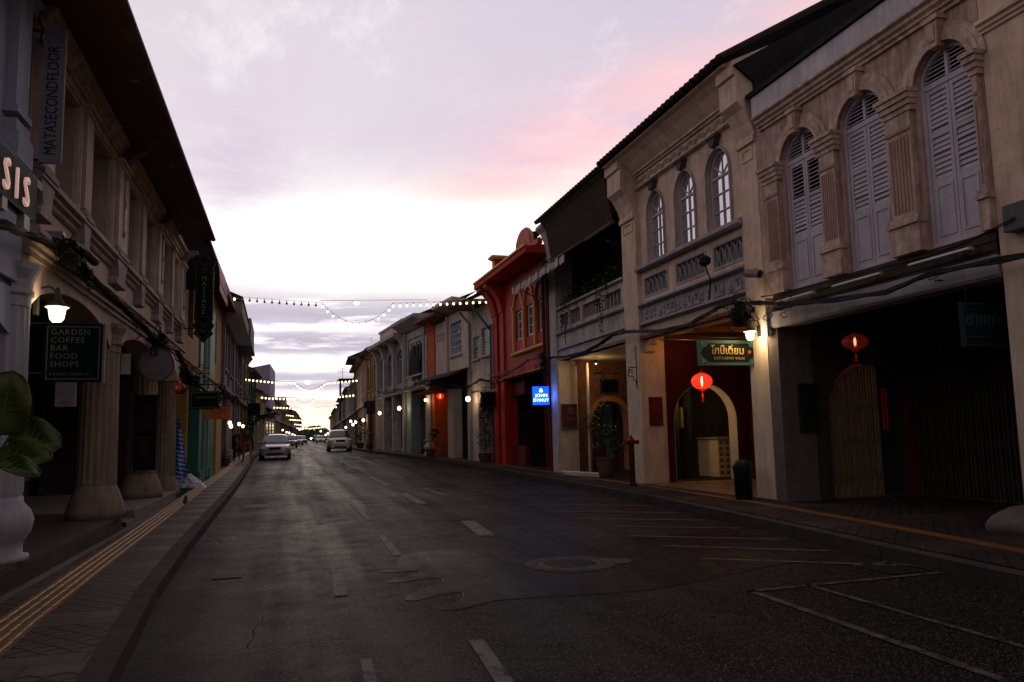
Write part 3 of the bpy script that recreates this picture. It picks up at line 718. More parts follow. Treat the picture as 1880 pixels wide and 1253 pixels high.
# ---------------------------------------------------------------- A0: cream house cut by the right edge
A0 = Bld('shophouse', 'cream walled shophouse cut off by the right edge of the photo', 1.2, 7.70, 1)
m = A0.mb(); m.poly([rect(1.2, 7.70, 3.3, 8.2)]+[arch(2.2, 3.2, 4.2, 6.0, 6.5), arch(4.4, 5.4, 4.2, 6.0, 6.5)], 'y', -.3, .012); A0.p(m, 'wall', yellowP)
for a in (2.2, 4.4): shutter_window(A0, a, a+1, 4.21, 6.0, 6.49, -.15, lilac)
moulding(A0, 1.2, 7.69, 6.35, STEP, yellowP, 'string_course', .012)
m = A0.mb(); m.box(7.02, 7.69, -.62, .013, 0, 3.298); A0.p(m, 'pier', creamW); m = A0.mb(); m.box(1.2, 1.9, -.62, .013, 0, 3.298); A0.p(m, 'pier', creamW)
shell(A0, 1.2, 7.70, yellowP, 8.1, -2.46, 3.35, walls=(1, 0))
tiled_roof(A0, 1.2, 7.69, 8.5, .3)
# ---------------------------------------------------------------- B: coffee house
B = Bld('shophouse', 'cream yellow shophouse with three arched windows, carved balcony panels and a lit coffee house arch', 12.80, 19.2, 1)
mirror, _t, _p = nt('sky_reflecting_glass'); _p.inputs['Base Color'].default_value = (.62, .60, .62, 1); _p.inputs['Metallic'].default_value = .85; _p.inputs['Roughness'].default_value = .06
bw = [(13.95, 14.87), (15.42, 16.32), (16.95, 17.82)]
WO = -.13
m = B.mb(); m.poly([rect(13.41, 18.34, 5.42, 8.02)]+[arch(a, c, 5.55, 6.75, 7.27) for a, c in bw], 'y', WO-.3, WO); B.p(m, 'wall', yellowP)
for a, c in bw:
    glazed_window(B, a+.02, c-.02, 5.56, 6.72, 7.25, WO-.09, lilac, 2, 3, pane=mirror)
    m = B.mb(); m.poly(ring(a, c, 5.553, 6.75, 7.27, .045, 18), 'y', WO+.001, WO+.05); B.p(m, 'window_trim', greyT)
    uc = (a+c)/2; m = B.mb(); m.poly([(uc-.06, 7.30), (uc-.15, 7.48), (uc+.15, 7.48), (uc+.06, 7.30)], 'y', WO+.002, WO+.14); m.box(uc-.19, uc+.19, WO+.002, WO+.17, 7.481, 7.53)
    B.p(m, 'keystone', M('dark_carved_stone', (.13, .10, .09), dirt=.4, sc=9))
# piers with flared brackets
for (a, c) in ((12.80, 13.41), (18.34, 19.2)):
    m = B.mb(); m.box(a, c, -.64, .0, .1, 3.70); B.p(m, 'pier', creamW)
    m = B.mb(); m.poly([(-.4, 3.701), (0, 3.701), (0, 6.85), (.06, 6.86), (.06, 6.98), (.02, 7.02), (.10, 7.25), (.22, 7.48), (.36, 7.60), (.36, 8.12), (.42, 8.14), (.42, 8.40), (-.4, 8.8)], 'x', a, c); B.p(m, 'pilaster', yellowP)
    m = B.mb(); m.poly([rect(a+.12, c-.12, 6.55, 6.8), rect(a+.16, c-.16, 6.59, 6.76)], 'y', .0005, .02); B.p(m, 'panel_moulding', yellowP)
# sill, ledges, balcony panels, relief band
moulding(B, 13.42, 18.33, 5.42, [(.16, 0), (.2, .03), (.2, .11), (.14, .125)], greyT, 'sill', WO+.0)
holes = [(13.55, 14.75), (15.05, 16.45), (16.85, 18.15)]
m = B.mb(); m.poly([rect(13.42, 18.33, 4.62, 5.418)]+[rect(a, c, 4.74, 5.27) for a, c in holes], 'y', WO-.2, WO+.02); B.p(m, 'balcony_wall', yellowP)
for a, c in holes:
    m = B.mb(); m.poly([rect(a, c, 4.742, 5.268), rect(a+.05, c-.05, 4.79, 5.22)], 'y', WO-.1, WO+.035)
    m.box(a, c, WO-.19, WO-.18, 4.75, 5.26); g = B.p(m, 'balcony_panel', greyT); n = int((c-a-.1)/.20); m = B.mb(); o = WO-.03
    for i in range(n):
        x = a+.05+(c-a-.1)*(i+.5)/n; w = (c-a-.1)/n/2
        for s in (-1, 1):
            m.tube([(x-w*s, o, 4.79), (x-w*.2*s, o, 4.93), (x+w*.35*s, o, 5.0), (x-w*.2*s, o, 5.08), (x-w*s, o, 5.22)], .016, 4)
            m.tube([(x+w*.8*s, o+.012, 4.79), (x+w*.3*s, o+.012, 5.0), (x+w*.8*s, o+.012, 5.22)], .013, 4)
        m.ball((x, o+.01, 5.0), .028, .02, .028, 6, 4)
    B.p(m, 'lattice', M('lattice_stone', (.42, .39, .40), dirt=.3, streak=.2), g)
moulding(B, 13.42, 18.33, 4.53, [(.10, 0), (.16, .03), (.16, .075), (.12, .088)], greyT, 'ledge', WO+.0)
m = B.mb(); m.box(13.42, 18.33, WO-.2, WO+.03, 4.13, 4.528); B.p(m, 'relief_band', greyT)
m = B.mb(); rr = random.Random(5); o = WO+.03; x = 13.55
while x < 18.2:
    k = rr.choice((0, 1, 2)); 
    if k == 0:
        m.lathe((x, o, 4.2), [(.03, 0), (.06, .05), (.035, .1), (.065, .17), (.03, .25)], 8)
    elif k == 1:
        m.tube([(x-.1, o+.01, 4.2), (x-.12, o+.02, 4.32), (x-.03, o+.02, 4.42), (x+.06, o+.02, 4.36), (x+.02, o+.02, 4.28)], .022, 5); m.box(x-.14, x+.12, o, o+.03, 4.17, 4.2)
    else:
        m.ball((x, o, 4.33), .08, .045, .11, 8, 5); m.tube([(x-.12, o+.01, 4.24), (x, o+.02, 4.17), (x+.12, o+.01, 4.24)], .018, 5)
    x += rr.uniform(.22, .34)
B.p(m, 'carved_relief', greyT)
moulding(B, 13.42, 18.33, 4.03, [(.05, 0), (.14, .04), (.14, .09), (.10, .098)], greyT, 'ledge', WO+.0)
m = B.mb(); m.box(13.42, 18.33, WO-.25, WO+.02, 3.68, 4.028); m.poly([(18.335, 3.679), (17.95, 3.679), (18.05, 3.6), (18.14, 3.56), (18.2, 3.42), (18.335, 3.38)], 'y', WO-.25, WO+.02); B.p(m, 'beam', creamW)
# frieze and cove
moulding(B, 13.42, 18.33, 7.56, [(.06, 0), (.12, .02), (.12, .05), (.05, .06)], yellowP, 'ledge', WO)
m = B.mb(); m.box(13.42, 18.33, WO, WO+.04, 7.621, 7.90); B.p(m, 'frieze', yellowP)
m = B.mb(); x = 13.6; i = 0
while x < 18.2:
    o = WO+.045; s = 1 if i % 2 else -1
    m.tube([(x-.07, o, 7.76-.07*s), (x-.03, o+.01, 7.76+.05*s), (x+.03, o+.01, 7.76+.07*s), (x+.05, o+.01, 7.76), (x+.01, o+.01, 7.76-.02*s)], .017, 5)
    m.ball((x+.10, o, 7.76), .03, .02, .045, 6, 4)
    if i % 8 == 4: m.ball((x, o, 7.76), .09, .05, .10, 8, 5)
    x += .2; i += 1
B.p(m, 'frieze_ornament', M('pale_relief', (.5, .42, .36), dirt=.3))
moulding(B, 13.42, 18.33, 7.901, [(.10, 0), (.10, .04), (.16, .05), (.16, .10)], yellowP, 'cornice', WO)
m = B.mb(); m.poly([(WO, 8.003), (WO+.16, 8.003), (.10, 8.07), (.24, 8.22), (.40, 8.34), (.52, 8.37), (.52, 8.40), (WO, 8.7)], 'x', 13.0, 19.1); B.p(m, 'soffit', yellowP)
tiled_roof(B, 12.79, 19.15, 8.47, .62, th=.05, step=.21, pitch=.58)
m = B.mb(); m.poly([(-.001, 7.0), (-.001, 8.0), (.40, 8.30), (-5.5, 11.8), (-11, 9.6), (-11, 6)], 'x', 12.72, 12.799); B.p(m, 'gable_wall', M('mould_black_wall', (.028, .024, .026), dirt=.6, sc=1.5, streak=.5, bump=.5))
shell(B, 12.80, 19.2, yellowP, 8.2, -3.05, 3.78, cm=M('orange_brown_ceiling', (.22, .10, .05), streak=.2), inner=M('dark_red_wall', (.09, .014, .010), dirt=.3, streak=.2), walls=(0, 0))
redW = M('maroon_wall', (.085, .013, .010), dirt=.35, streak=.2, bump=.3)
m = B.mb(); m.box(18.40, 18.9, -.641, -.70, .1, 3.70); B.p(m, 'pier', creamW)
crosswall(B, 18.44, -3.05, 3.78, .71, redW, creamW, (-.93, -2.72, 1.7, 2.62), th=.42, reveal=creamW, proj=-.66)
m = B.mb(); m.box(12.81, 18.4, -3.0, .0, .12, .165); B.p(m, 'floor', M('ochre_tiles', (.26, .15, .07), dirt=.35, streak=0, rough=.35, sc=3))
m = B.mb()
for u in (14.2, 15.8, 17.3): m.box(u-.06, u+.06, -3.0, -.2, 3.60, 3.715)
B.p(m, 'ceiling_beam', M('orange_beam', (.30, .13, .05), streak=.1))
# plaque on the far pier, facing the road
t = thing('wall_plaque', 'small maroon tiled plaque on the lit cream pier left of the coffee house arch', 'plaque', (8.82, 18.33, 1.92))
m = MB(); m.box(-.185, .185, -.012, .0, -.36, .36); m.build('panel', M('maroon_plaque', (.15, .03, .02), streak=.1), t)
m = MB(); 
for i in range(8): m.box(-.18, .18, -.014, -.0125, -.34+i*.09, -.335+i*.09)
m.build('grout_lines', redD, t)

# what shows through the coffee house arch: dark shop doors, tiled counter, papers
t = thing('tiled_counter', 'lit counter faced with pale round patterned tiles seen through the coffee arch', 'counter', (11.42, 19.5, .165))
m = MB(); m.box(-.25, .5, 0, 1.1, 0, 1.02); m.cur = 1
for i in range(4):
    for j in range(6):
        m.poly([(-.16+.19*i+.055*math.cos(a*PI/5), .12+.16*j+.055*math.sin(a*PI/5)) for a in range(10)], 'y', -.006, -.001)
m.build('body', [M('cream_tile', (.62, .46, .24), streak=.1, dirt=.2), M('tile_rosette', (.20, .13, .05), streak=0)], t)
m = MB(); m.box(-.3, .52, -.05, 1.12, 1.021, 1.06); m.build('counter_top', M('counter_top', (.4, .33, .22), streak=0), t)
t = thing('shop_shelf', 'dark green shop shelving with jars behind the tiled counter', 'shelf', (10.6, 21.4, .165)); m = MB()
for k in range(5): m.box(-.5, .85, 0, .3, 1.1+k*.33, 1.13+k*.33)
m.box(-.52, -.49, 0, .3, 0, 2.6); m.box(.15, .18, 0, .3, 0, 2.6); m.build('frame', M('dark_green_shelf', (.03, .05, .04), streak=0), t)
rs = random.Random(4)
for k in range(4):
    m = MB(); x = -.42
    while x < .75:
        h = rs.uniform(.1, .24); m.lathe((x, .12, 1.131+k*.33), [(.04, 0), (.04, h*.75), (.02, h*.8), (.02, h)], 8); x += rs.uniform(.11, .2)
    o = m.build('jar_row', M('jars', (.20, .15, .08), dirt=.6, sc=9, streak=0, rough=.3), t); o['kind'] = 'stuff'
for k, x in enumerate((9.5, 9.98)):
    t = thing('passage_door', 'dark green panelled door leaf, %s in the passage behind the coffee arch' % ('left one' if k == 0 else 'right one'), 'door', (x, 19.4+.2*k, .165)); m = MB(); m.poly([rect(0, .5, 0, 2.5), rect(.08, .42, .15, 1.0), rect(.08, .42, 1.15, 2.35)], 'y', 0, .05); m.build('leaf', M('bottle_green_door', (.02, .03, .025)), t); m = MB(); m.box(.08, .42, .02, .03, .15, 2.35); m.build('panel', darkin, t)
t = thing('paper_notice', 'small lit yellowish paper notice pinned on the passage door behind the coffee arch', 'notice', (9.99, 19.5, 1.5)); m = MB(); m.box(0, .18, -.004, 0, 0, .55); m.build('sheet', M('yellow_paper', (.28, .17, .06), streak=0), t)
# ================================================================ RIGHT ROW, further houses
def eave_bracket(b, a, c, z0, z1, ov, mat, name='bracket', z_low=None, o=0):
    m = b.mb(); z_low = z_low or z0
    m.poly([(-.3, z_low), (o, z_low), (o, z0), (o+.05, z0+.02), (o+.04, z0+.12), (o+ov*.25, z0+(z1-z0)*.5), (o+ov*.6, z0+(z1-z0)*.8), (o+ov, z1-.1), (o+ov, z1), (-.3, z1)], 'x', a, c); return b.p(m, name, mat)
# ---------------------------------------------------------------- C: open balcony house
Cb = Bld('shophouse', 'white shophouse with an open planted balcony, rolled dark blind and orange brick passage', 19.22, 25.45, 1)
m = Cb.mb(); m.box(24.75, 25.44, -.62, .0, .1, 8.0); Cb.p(m, 'pier', whiteP)
eave_bracket(Cb, 24.76, 25.43, 7.25, 8.38, .42, whiteP, z_low=7.0, o=.001)
m = Cb.mb(); m.poly([rect(19.23, 24.748, 3.78, 5.42), rect(19.5, 20.7, 4.82, 5.25), rect(20.95, 22.4, 4.82, 5.25), rect(22.65, 23.55, 4.82, 5.25), rect(23.7, 24.5, 4.82, 5.25)], 'y', -.28, -.06); Cb.p(m, 'balcony_wall', whiteP)
for a, c in ((19.5, 20.7), (20.95, 22.4), (22.65, 23.55), (23.7, 24.5)):
    k = int((c-a)/.2); m = Cb.mb()
    for i in range(1, k): m.box(a+(c-a)*i/k-.02, a+(c-a)*i/k+.02, -.2, -.14, 4.821, 5.249)
    Cb.p(m, 'baluster_row', whiteP)
moulding(Cb, 19.23, 24.747, 5.421, [(.06, 0), (.10, .02), (.10, .07), (.06, .08)], whiteP, 'handrail', -.06)
moulding(Cb, 19.23, 24.747, 4.62, [(.08, 0), (.12, .03), (.12, .07), (.08, .08)], whiteP, 'ledge', -.06)
moulding(Cb, 19.23, 24.747, 4.10, [(.05, 0), (.08, .02), (.08, .05), (.05, .06)], whiteP, 'ledge', -.06)
m = Cb.mb(); m.box(19.23, 24.748, -.3, .03, 7.55, 7.95); Cb.p(m, 'lintel', whiteP)
shell(Cb, 19.22, 25.45, whiteP, 8.2, -3.7, 3.84, up_in=-1.9, cm=M('pale_ceiling', (.3, .24, .18), streak=.2), inner=M('shop_wall_dark', (.05, .03, .02)), walls=(0, 0))
m = Cb.mb(); m.box(19.24, 24.74, -2.2, -.3, 3.861, 3.9); Cb.p(m, 'balcony_floor', darkin)
m = Cb.mb(); m.box(19.24, 24.74, -2.2, -.1, 7.951, 8.0); Cb.p(m, 'balcony_ceiling', darkin)
tiled_roof(Cb, 19.16, 25.1, 8.46, .52, th=.06, step=.22, pitch=.5)
m = Cb.mb(); m.poly([(-.3, 7.951), (.03, 7.951), (.45, 8.36), (.45, 8.4), (-.3, 8.6)], 'x', 19.23, 24.75); Cb.p(m, 'soffit', wood)
# passage walls seen between the piers
crosswall(Cb, 24.76, -3.7, 3.84, .62, brick, creamW, (-1.15, -2.45, 1.75, 2.45), th=.42, reveal=M('orange_arch_band', (.45, .20, .08), dirt=.3), proj=-.621)
m = Cb.mb(); m.poly(ring(-2.45, -1.15, .2, 1.75, 2.45, .16, 18, False), 'x', 24.74, 24.788); Cb.p(m, 'arch_band', M('orange_arch_band', (1,1,1)))
m = Cb.mb(); m.box(24.70, 24.755, -.66, -.02, .1, 3.6); Cb.p(m, 'render_panel', creamW)
# rolled bamboo blind under the eave
t = thing('bamboo_blind', 'dark brown slatted blind half lowered over the open balcony', 'blind', (8.42, 19.4, 7.0))
m = MB()
for i in range(24): m.tube([(-.30+.20*i/24, 0.02, 1.28-i*.052), (-.30+.20*i/24, 5.2, 1.28-i*.052)], .034, 6)
m.build('slats', M('brown_blind', (.07, .035, .022), dirt=.3, streak=.1), t)
m = MB(); m.tube([(-.10, 0, .02), (-.10, 5.25, .02)], .06, 8); m.build('bottom_roll', M('blind_roll', (.13, .075, .05)), t)
# scalloped white awning edge
t = thing('awning', 'folded awning with a pale scalloped valance reaching in front of the red house', 'awning', (7.68, 21.6, 6.62))
m = MB(); L = 5.6; n = 22
for i in range(n):
    a = L*i/n; c = L*(i+1)/n-.012; w = .02*math.sin(i*2.3)
    m.poly([(a, 0), (c, 0), (c, -.19), (c-(c-a)*.2, -.235), ((a+c)/2, -.25+w*.3), (a+(c-a)*.2, -.235), (a, -.19)], 'x', -.004+w, .004+w)
m.build('valance', M('pale_canvas', (.52, .45, .45), dirt=.3, streak=.4), t)
m = MB(); m.tube([(0, 0, .02), (0, L, .02)], .028, 6); m.build('front_bar', iron, t)
m = MB(); m.add([(0.01, 0, .03), (0.01, L, .03), (.55, L, .42), (.55, 0, .42), (0.01, 0, .045), (0.01, L, .045), (.55, L, .435), (.55, 0, .435)], [(0,1,2,3),(4,5,6,7),(0,1,5,4),(2,3,7,6),(0,3,7,4),(1,2,6,5)]); m.build('cloth', M('dark_canvas', (.10, .07, .07), streak=.3), t)
for yy in (.3, L-.3):
    m = MB(); m.tube([(.02, yy, .0), (.70, yy, -.35)], .018, 5); m.build('arm', iron, t)
# ---------------------------------------------------------------- D: red house
D = Bld('shophouse', 'red shophouse with yellow pilasters, tall white framed windows and a curved gable', 25.46, 32.9, 1)
ds = [(26.05, 27.0), (27.35, 28.35), (28.7, 29.7)]
m = D.mb(); m.poly([rect(25.9, 31.2, 3.6, 7.45)]+[rect(a+.08, c-.08, 4.95, 6.1) for a, c in ds], 'y', -.35, -.08); D.p(m, 'wall', redP)
for a, c in ds:
    glazed_window(D, a+.1, c-.1, 4.96, 6.09, 6.09, -.17, white, 2, 3, sash=.07)
    m = D.mb(); m.poly(ring(a-.02, c+.02, 6.25, 6.25, 6.75, .07, 16, False), 'y', -.078, .0); D.p(m, 'arch_trim', gold)
us = [25.95, 27.15, 28.5, 29.85]
for u in us: m = D.mb(); m.box(u-.07, u+.07, -.079, .0, 4.55, 6.2); m.box(u-.10, u+.10, -.079, .03, 6.201, 6.3); D.p(m, 'pilaster', gold)
moulding(D, 25.92, 30.0, 4.36, [(.06, 0), (.14, .05), (.14, .12), (.08, .15)], gold, 'sill', -.08)
moulding(D, 25.9, 31.2, 3.58, [(.10, 0), (.14, .02), (.14, .06), (.10, .07)], gold, 'ledge', -.08)
for a, c in ((31.2, 31.75), (32.2, 32.88)):
    m = D.mb(); m.box(a, c, -.55, .0, .1, 6.3); D.p(m, 'pier', redP); m = D.mb(); m.box(a-.03, c+.03, .0005, .05, 3.52, 3.62); m.box(a-.03, c+.03, .0005, .04, 1.25, 1.33); D.p(m, 'band', redP)
    eave_bracket(D, a, c, 6.31, 7.50, .68, redP, z_low=6.301)
m = D.mb(); m.box(31.76, 32.19, -.55, -.1, .1, 7.45); D.p(m, 'pilaster', redD)
m = D.mb(); m.box(25.47, 25.9, -.3, .03, .1, 7.4); D.p(m, 'pier', redD)
m = D.mb(); m.tube([(25.75, .1, .2), (25.75, .1, 7.3)], .055, 8); D.p(m, 'drainpipe', redD)
m = D.mb(); m.poly([(-.3, 7.502), (.72, 7.502), (.78, 7.52), (.78, 7.72), (-.3, 7.86)], 'x', 25.47, 32.89); D.p(m, 'eave_slab', M('bright_red_slab', (.50, .035, .015), dirt=.25, streak=.25))
m = D.mb(); m.poly([(.70, 7.74), (.83, 7.73), (.83, 7.80), (.70, 7.82)], 'x', 25.47, 32.9); D.p(m, 'eave_trim', gold)
# curved gable standing on the slab
def gab(k0, k1, zb, f=0):
    return [(k0+(k1-k0)*i/40, zb+.16+(.74*math.sqrt(max(0, 1-((k0+(k1-k0)*i/40-27.35)/.95)**2)) if abs(k0+(k1-k0)*i/40-27.35) < .95 else 0)) for i in range(41)]
def gab_old(k0, k1, zb, f=0):
    pts = []
    for i in range(25):
        k = i/24; u = k0+(k1-k0)*k; s = abs(k-.5)*2
        z = zb+ (1.15*math.sqrt(max(0, 1-(s/.62)**2)) if s < .55 else .0)+(.42 if s < .98 else .35)
        if .55 <= s < .62: z = zb+.55
        pts.append((u, z+f))
    return pts
g = gab(25.6, 30.1, 7.87)
m = D.mb(); m.poly([(25.6, 7.862)]+g+[(30.1, 7.862)], 'y', .12, .30); D.p(m, 'gable', redP)
m = D.mb(); m.tube([(q[0], .21, q[1]+.02) for q in g], .045, 6); D.p(m, 'gable_coping', M('pinkish_coping', (.60, .33, .20)))
m = D.mb(); m.box(30.5, 30.9, .1, .5, 7.84, 8.36); D.p(m, 'gable_post', redP); m = D.mb(); m.box(30.42, 30.98, .02, .58, 8.361, 8.42); m.box(30.36, 31.04, -.04, .64, 8.421, 8.5); D.p(m, 'post_cap', gold)
m = D.mb(); m.lathe((29.8, -1.0, 8.2), [(.12, 0), (.12, 1.0), (.2, 1.02), (.2, 1.12), (.05, 1.2)], 8); D.p(m, 'chimney', black)
tiled_roof(D, 25.5, 32.85, 7.95, -.2, ribs=False)
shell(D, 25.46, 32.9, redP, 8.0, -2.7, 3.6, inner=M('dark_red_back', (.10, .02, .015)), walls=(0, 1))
m = D.mb(); m.box(26.4, 27.3, -2.69, -2.6, .2, 2.7); D.p(m, 'shop_door', M('teal_door_glass', (.10, .17, .15), rough=.2, streak=.2))
m = D.mb(); m.poly([rect(-2.68, -.56, .1, 3.53), rect(-2.2, -1.1, .2, 2.4)], 'x', 31.9, 32.2); D.p(m, 'cross_wall', M('dim_teal_wall', (.07, .09, .08), dirt=.3))
m = D.mb(); m.box(29.5, 31.18, -.5, -.3, .1, .9); D.p(m, 'dado_wall', redD); m = D.mb(); m.box(29.5, 31.18, -.48, -.32, 2.9, 3.55); D.p(m, 'lintel', redD)
# ---------------------------------------------------------------- E: white house with casement windows
E = Bld('shophouse', 'plain white shophouse with two wide casement windows and a green eave strut', 32.92, 35.95, 1)
m = E.mb(); m.poly([rect(32.93, 35.94, 3.2, 7.0), rect(33.2, 34.3, 4.75, 5.98), rect(34.62, 35.45, 4.7, 5.7)], 'y', -.3, -.02); E.p(m, 'wall', whiteP)
winlit = M('pale_window_panel', (.75, .78, .80), rough=.25, dirt=.2, streak=.2)
for a, c, z0, z1 in ((33.2, 34.3, 4.75, 5.98), (34.62, 35.45, 4.7, 5.7)):
    glazed_window(E, a, c, z0, z1, z1, -.10, whiteP, 2, 2, pane=winlit)
    m = E.mb()
    for k in range(9): z = z0+.1+(z1-z0-.2)*k/8; m.box(c-.42, c-.06, -.07, -.05, z-.012, z+.012)
    E.p(m, 'louvres', darkin)
    m = E.mb(); m.box(a-.06, c+.06, -.019, .08, z0-.09, z0-.01); E.p(m, 'sill', whiteP)
m = E.mb(); m.box(34.85, 35.94, -.7, -.02, .05, 3.198); E.p(m, 'pier', whiteP)
m = E.mb(); m.poly([rect(32.93, 34.848, 2.6, 3.199)], 'y', -.3, -.04); m.poly(ring(33.1, 34.8, 2.3, 2.3, 3.0, .01, 12, False), 'y', -.2, -.1); E.p(m, 'arch_beam', whiteP)
m = E.mb(); m.poly([(-.3, 7.0), (.95, 6.98), (1.0, 7.0), (1.0, 7.06), (-.3, 7.1)], 'x', 32.95, 35.9); E.p(m, 'soffit', brownS)
tiled_roof(E, 32.93, 35.93, 7.12, 1.05, M('dark_tin_roof', (.035, .033, .035), dirt=.4), ribs=False, pitch=.48)
shell(E, 32.92, 35.95, whiteP, 7.0, -2.6, 3.25, walls=(1, 1))
m = E.mb(); m.tube([(32.98, .02, 5.7), (33.0, .95, 6.85)], .05, 6); m.tube([(32.98, .06, 3.2), (32.98, .06, 6.0)], .05, 6); E.p(m, 'strut', tealD)
m = E.mb(); m.tube([(35.75, .05, .2), (35.75, .05, 6.4), (35.75, .5, 6.9)], .06, 6); E.p(m, 'drainpipe', pipeG)
# ---------------------------------------------------------------- F: orange and white house with a gothic window
Fb = Bld('shophouse', 'pinkish white shophouse with an orange edge, gothic barred window and dark awning', 35.97, 42.9, 1)
m = Fb.mb(); m.poly([rect(35.98, 38.95, 4.3, 7.15), rect(36.95, 38.75, 5.1, 6.75)], 'y', -.3, 0); Fb.p(m, 'wall', M('cream_pink_wall', (.72, .57, .47), dirt=.25))
m = Fb.mb(); m.poly([rect(39.2, 41.3, 4.3, 7.0), rect(39.65, 41.0, 6.0, 6.42)], 'y', -.3, -.01); Fb.p(m, 'wall', pinkW)
m = Fb.mb(); m.box(38.951, 39.199, -.3, .12, 4.3, 7.1); Fb.p(m, 'pilaster', M('pale_pilaster', (.58, .50, .42)))
m = Fb.mb(); m.box(41.301, 42.6, -.3, .06, 4.3, 6.6); Fb.p(m, 'orange_strip', orangeP)
eave_bracket(Fb, 41.301, 42.6, 6.61, 7.35, .7, orangeP, z_low=6.601); m = Fb.mb(); m.box(42.601, 42.88, -.4, .1, .1, 6.7); Fb.p(m, 'pilaster', whiteP)
m = Fb.mb()
for i in range(5): u = 39.72+i*.26; m.box(u, u+.15, -.16, -.04, 6.0, 6.42)
m.box(39.65, 41.0, -.15, -.05, 6.19, 6.23); Fb.p(m, 'vent_grille', pinkW)
ww = M('white_window_bars', (.60, .62, .70), dirt=.2)
m = Fb.mb(); m.poly([rect(36.95, 38.75, 5.1, 6.75), rect(37.0, 38.7, 5.16, 6.7)], 'y', -.16, .0)
for i in range(1, 6): u = 36.95+1.8*i/6; m.box(u-.022, u+.022, -.12, -.05, 5.16, 6.15)
for z in (5.5, 5.83, 6.16): m.box(37.0, 38.7, -.125, -.055, z-.022, z+.022)
for i in range(4):
    a = 37.0+1.7*i/4; c = a+1.7/4; x = (a+c)/2; m.tube([(a, -.08, 6.16), (a+.05, -.08, 6.45), (x, -.08, 6.68), (c-.05, -.08, 6.45), (c, -.08, 6.16)], .022, 4); m.tube([(x, -.08, 6.3), (x-.1, -.08, 6.42), (x, -.08, 6.54), (x+.1, -.08, 6.42), (x, -.08, 6.3)], .016, 4)
wf = Fb.p(m, 'window', ww); m = Fb.mb(); m.box(36.96, 38.74, -.2, -.17, 5.11, 6.74); Fb.p(m, 'pane', glass, wf); m = Fb.mb(); m.box(36.9, 38.8, .001, .08, 5.0, 5.09); Fb.p(m, 'sill', whiteP)
m = Fb.mb(); m.poly([(-.3, 7.18), (.75, 7.42), (.8, 7.46), (.8, 7.62), (-.3, 7.5)], 'x', 35.98, 39.2); Fb.p(m, 'eave_slab', pinkW)
m = Fb.mb(); m.poly([(-.3, 7.1), (.70, 7.2), (.74, 7.24), (.74, 7.36), (-.3, 7.4)], 'x', 39.202, 42.88); Fb.p(m, 'eave_slab', M('brown_red_slab', (.24, .11, .09)))
tiled_roof(Fb, 36.0, 42.85, 7.55, .3, M('dark_tin_roof', (1, 1, 1)), ribs=False, pitch=.45)
m = Fb.mb(); m.poly([(.0, 4.35), (.9, 4.0), (.92, 3.96), (.9, 3.9), (0, 4.25)], 'x', 36.1, 42.4); m.box(36.1, 42.4, -.1, -.001, 3.5, 4.299); Fb.p(m, 'awning', M('dark_brown_awning', (.045, .02, .02), streak=.1))
m = Fb.mb(); m.poly([(.15, 3.6), (.75, 3.35), (.75, 3.28), (.15, 3.5)], 'x', 39.4, 42.4)
for i in range(12): m.tube([(39.5+i*.25, .15, 3.62), (39.5+i*.25, .8, 3.36)], .05, 5)
Fb.p(m, 'tiled_canopy', M('red_canopy_tiles', (.30, .05, .04)))
m = Fb.mb(); m.box(38.4, 39.3, -.45, .0, .1, 3.49); Fb.p(m, 'pier', tan); m = Fb.mb(); m.box(35.98, 36.3, -.3, .0, .05, 4.3); Fb.p(m, 'pier', M('pale_pier', (.50, .42, .38)))
m = Fb.mb(); m.box(41.9, 42.35, -.9, -.12, .1, 3.49); Fb.p(m, 'pier', orangeP)
m = Fb.mb(); m.lathe((42.6, -.05, 0), [(.34, .1), (.34, .3), (.24, .36), (.30, .5), (.34, .62), (.28, .75), (.17, .85), (.17, 3.4)], 12); Fb.p(m, 'column', whiteP)
shell(Fb, 35.97, 42.9, pinkW, 7.0, -2.6, 3.7, walls=(0, 1), inner=M('dim_green_shopfront', (.03, .06, .055)))
m = Fb.mb(); m.box(36.9, 37.9, -1.2, -1.16, 2.55, 3.3); Fb.p(m, 'transom_glass', EM('lit_transom', (.45, .75, .75), .35))
# ---------------------------------------------------------------- G: blue-grey house with black banner
G = Bld('shophouse', 'blue grey shophouse with a black cloth hanging in its wide upper opening', 42.92, 47.9, 1)
m = G.mb(); m.poly([rect(42.93, 47.89, 3.85, 7.2), rect(43.55, 46.9, 4.6, 6.75)], 'y', -.3, 0); G.p(m, 'wall', whiteP)
m = G.mb(); m.box(43.0, 43.4, .001, .12, 4.0, 7.2); G.p(m, 'pilaster', greyB); m = G.mb(); m.box(47.1, 47.88, .001, .1, 4.0, 7.2); G.p(m, 'pilaster', greyB)
m = G.mb()
for i in range(6): u = 43.6+i*.6; m.box(u, u+.28, -.2, -.1, 6.1, 6.5)
m.box(43.55, 46.9, -.22, -.08, 6.5, 6.749); G.p(m, 'fretwork', whiteP)
moulding(G, 43.4, 47.0, 4.45, [(.05, 0), (.15, .04), (.15, .12), (.1, .14)], whiteP, 'sill')
moulding(G, 42.93, 47.89, 3.70, [(.03, 0), (.12, .1), (.08, .2), (.08, .14)] if False else [(.03, 0), (.12, .08), (.12, .14)], greyB, 'beam')
m = G.mb(); m.poly([(-.3, 7.2), (.2, 7.22), (.7, 7.6), (.75, 7.62), (.75, 7.78), (-.3, 7.82)], 'x', 42.93, 47.89); G.p(m, 'eave_slab', greyB)
tiled_roof(G, 42.95, 47.85, 7.83, .3, ribs=False)
shell(G, 42.92, 47.9, greyB, 7.2, -2.6, 3.8, walls=(1, 1))
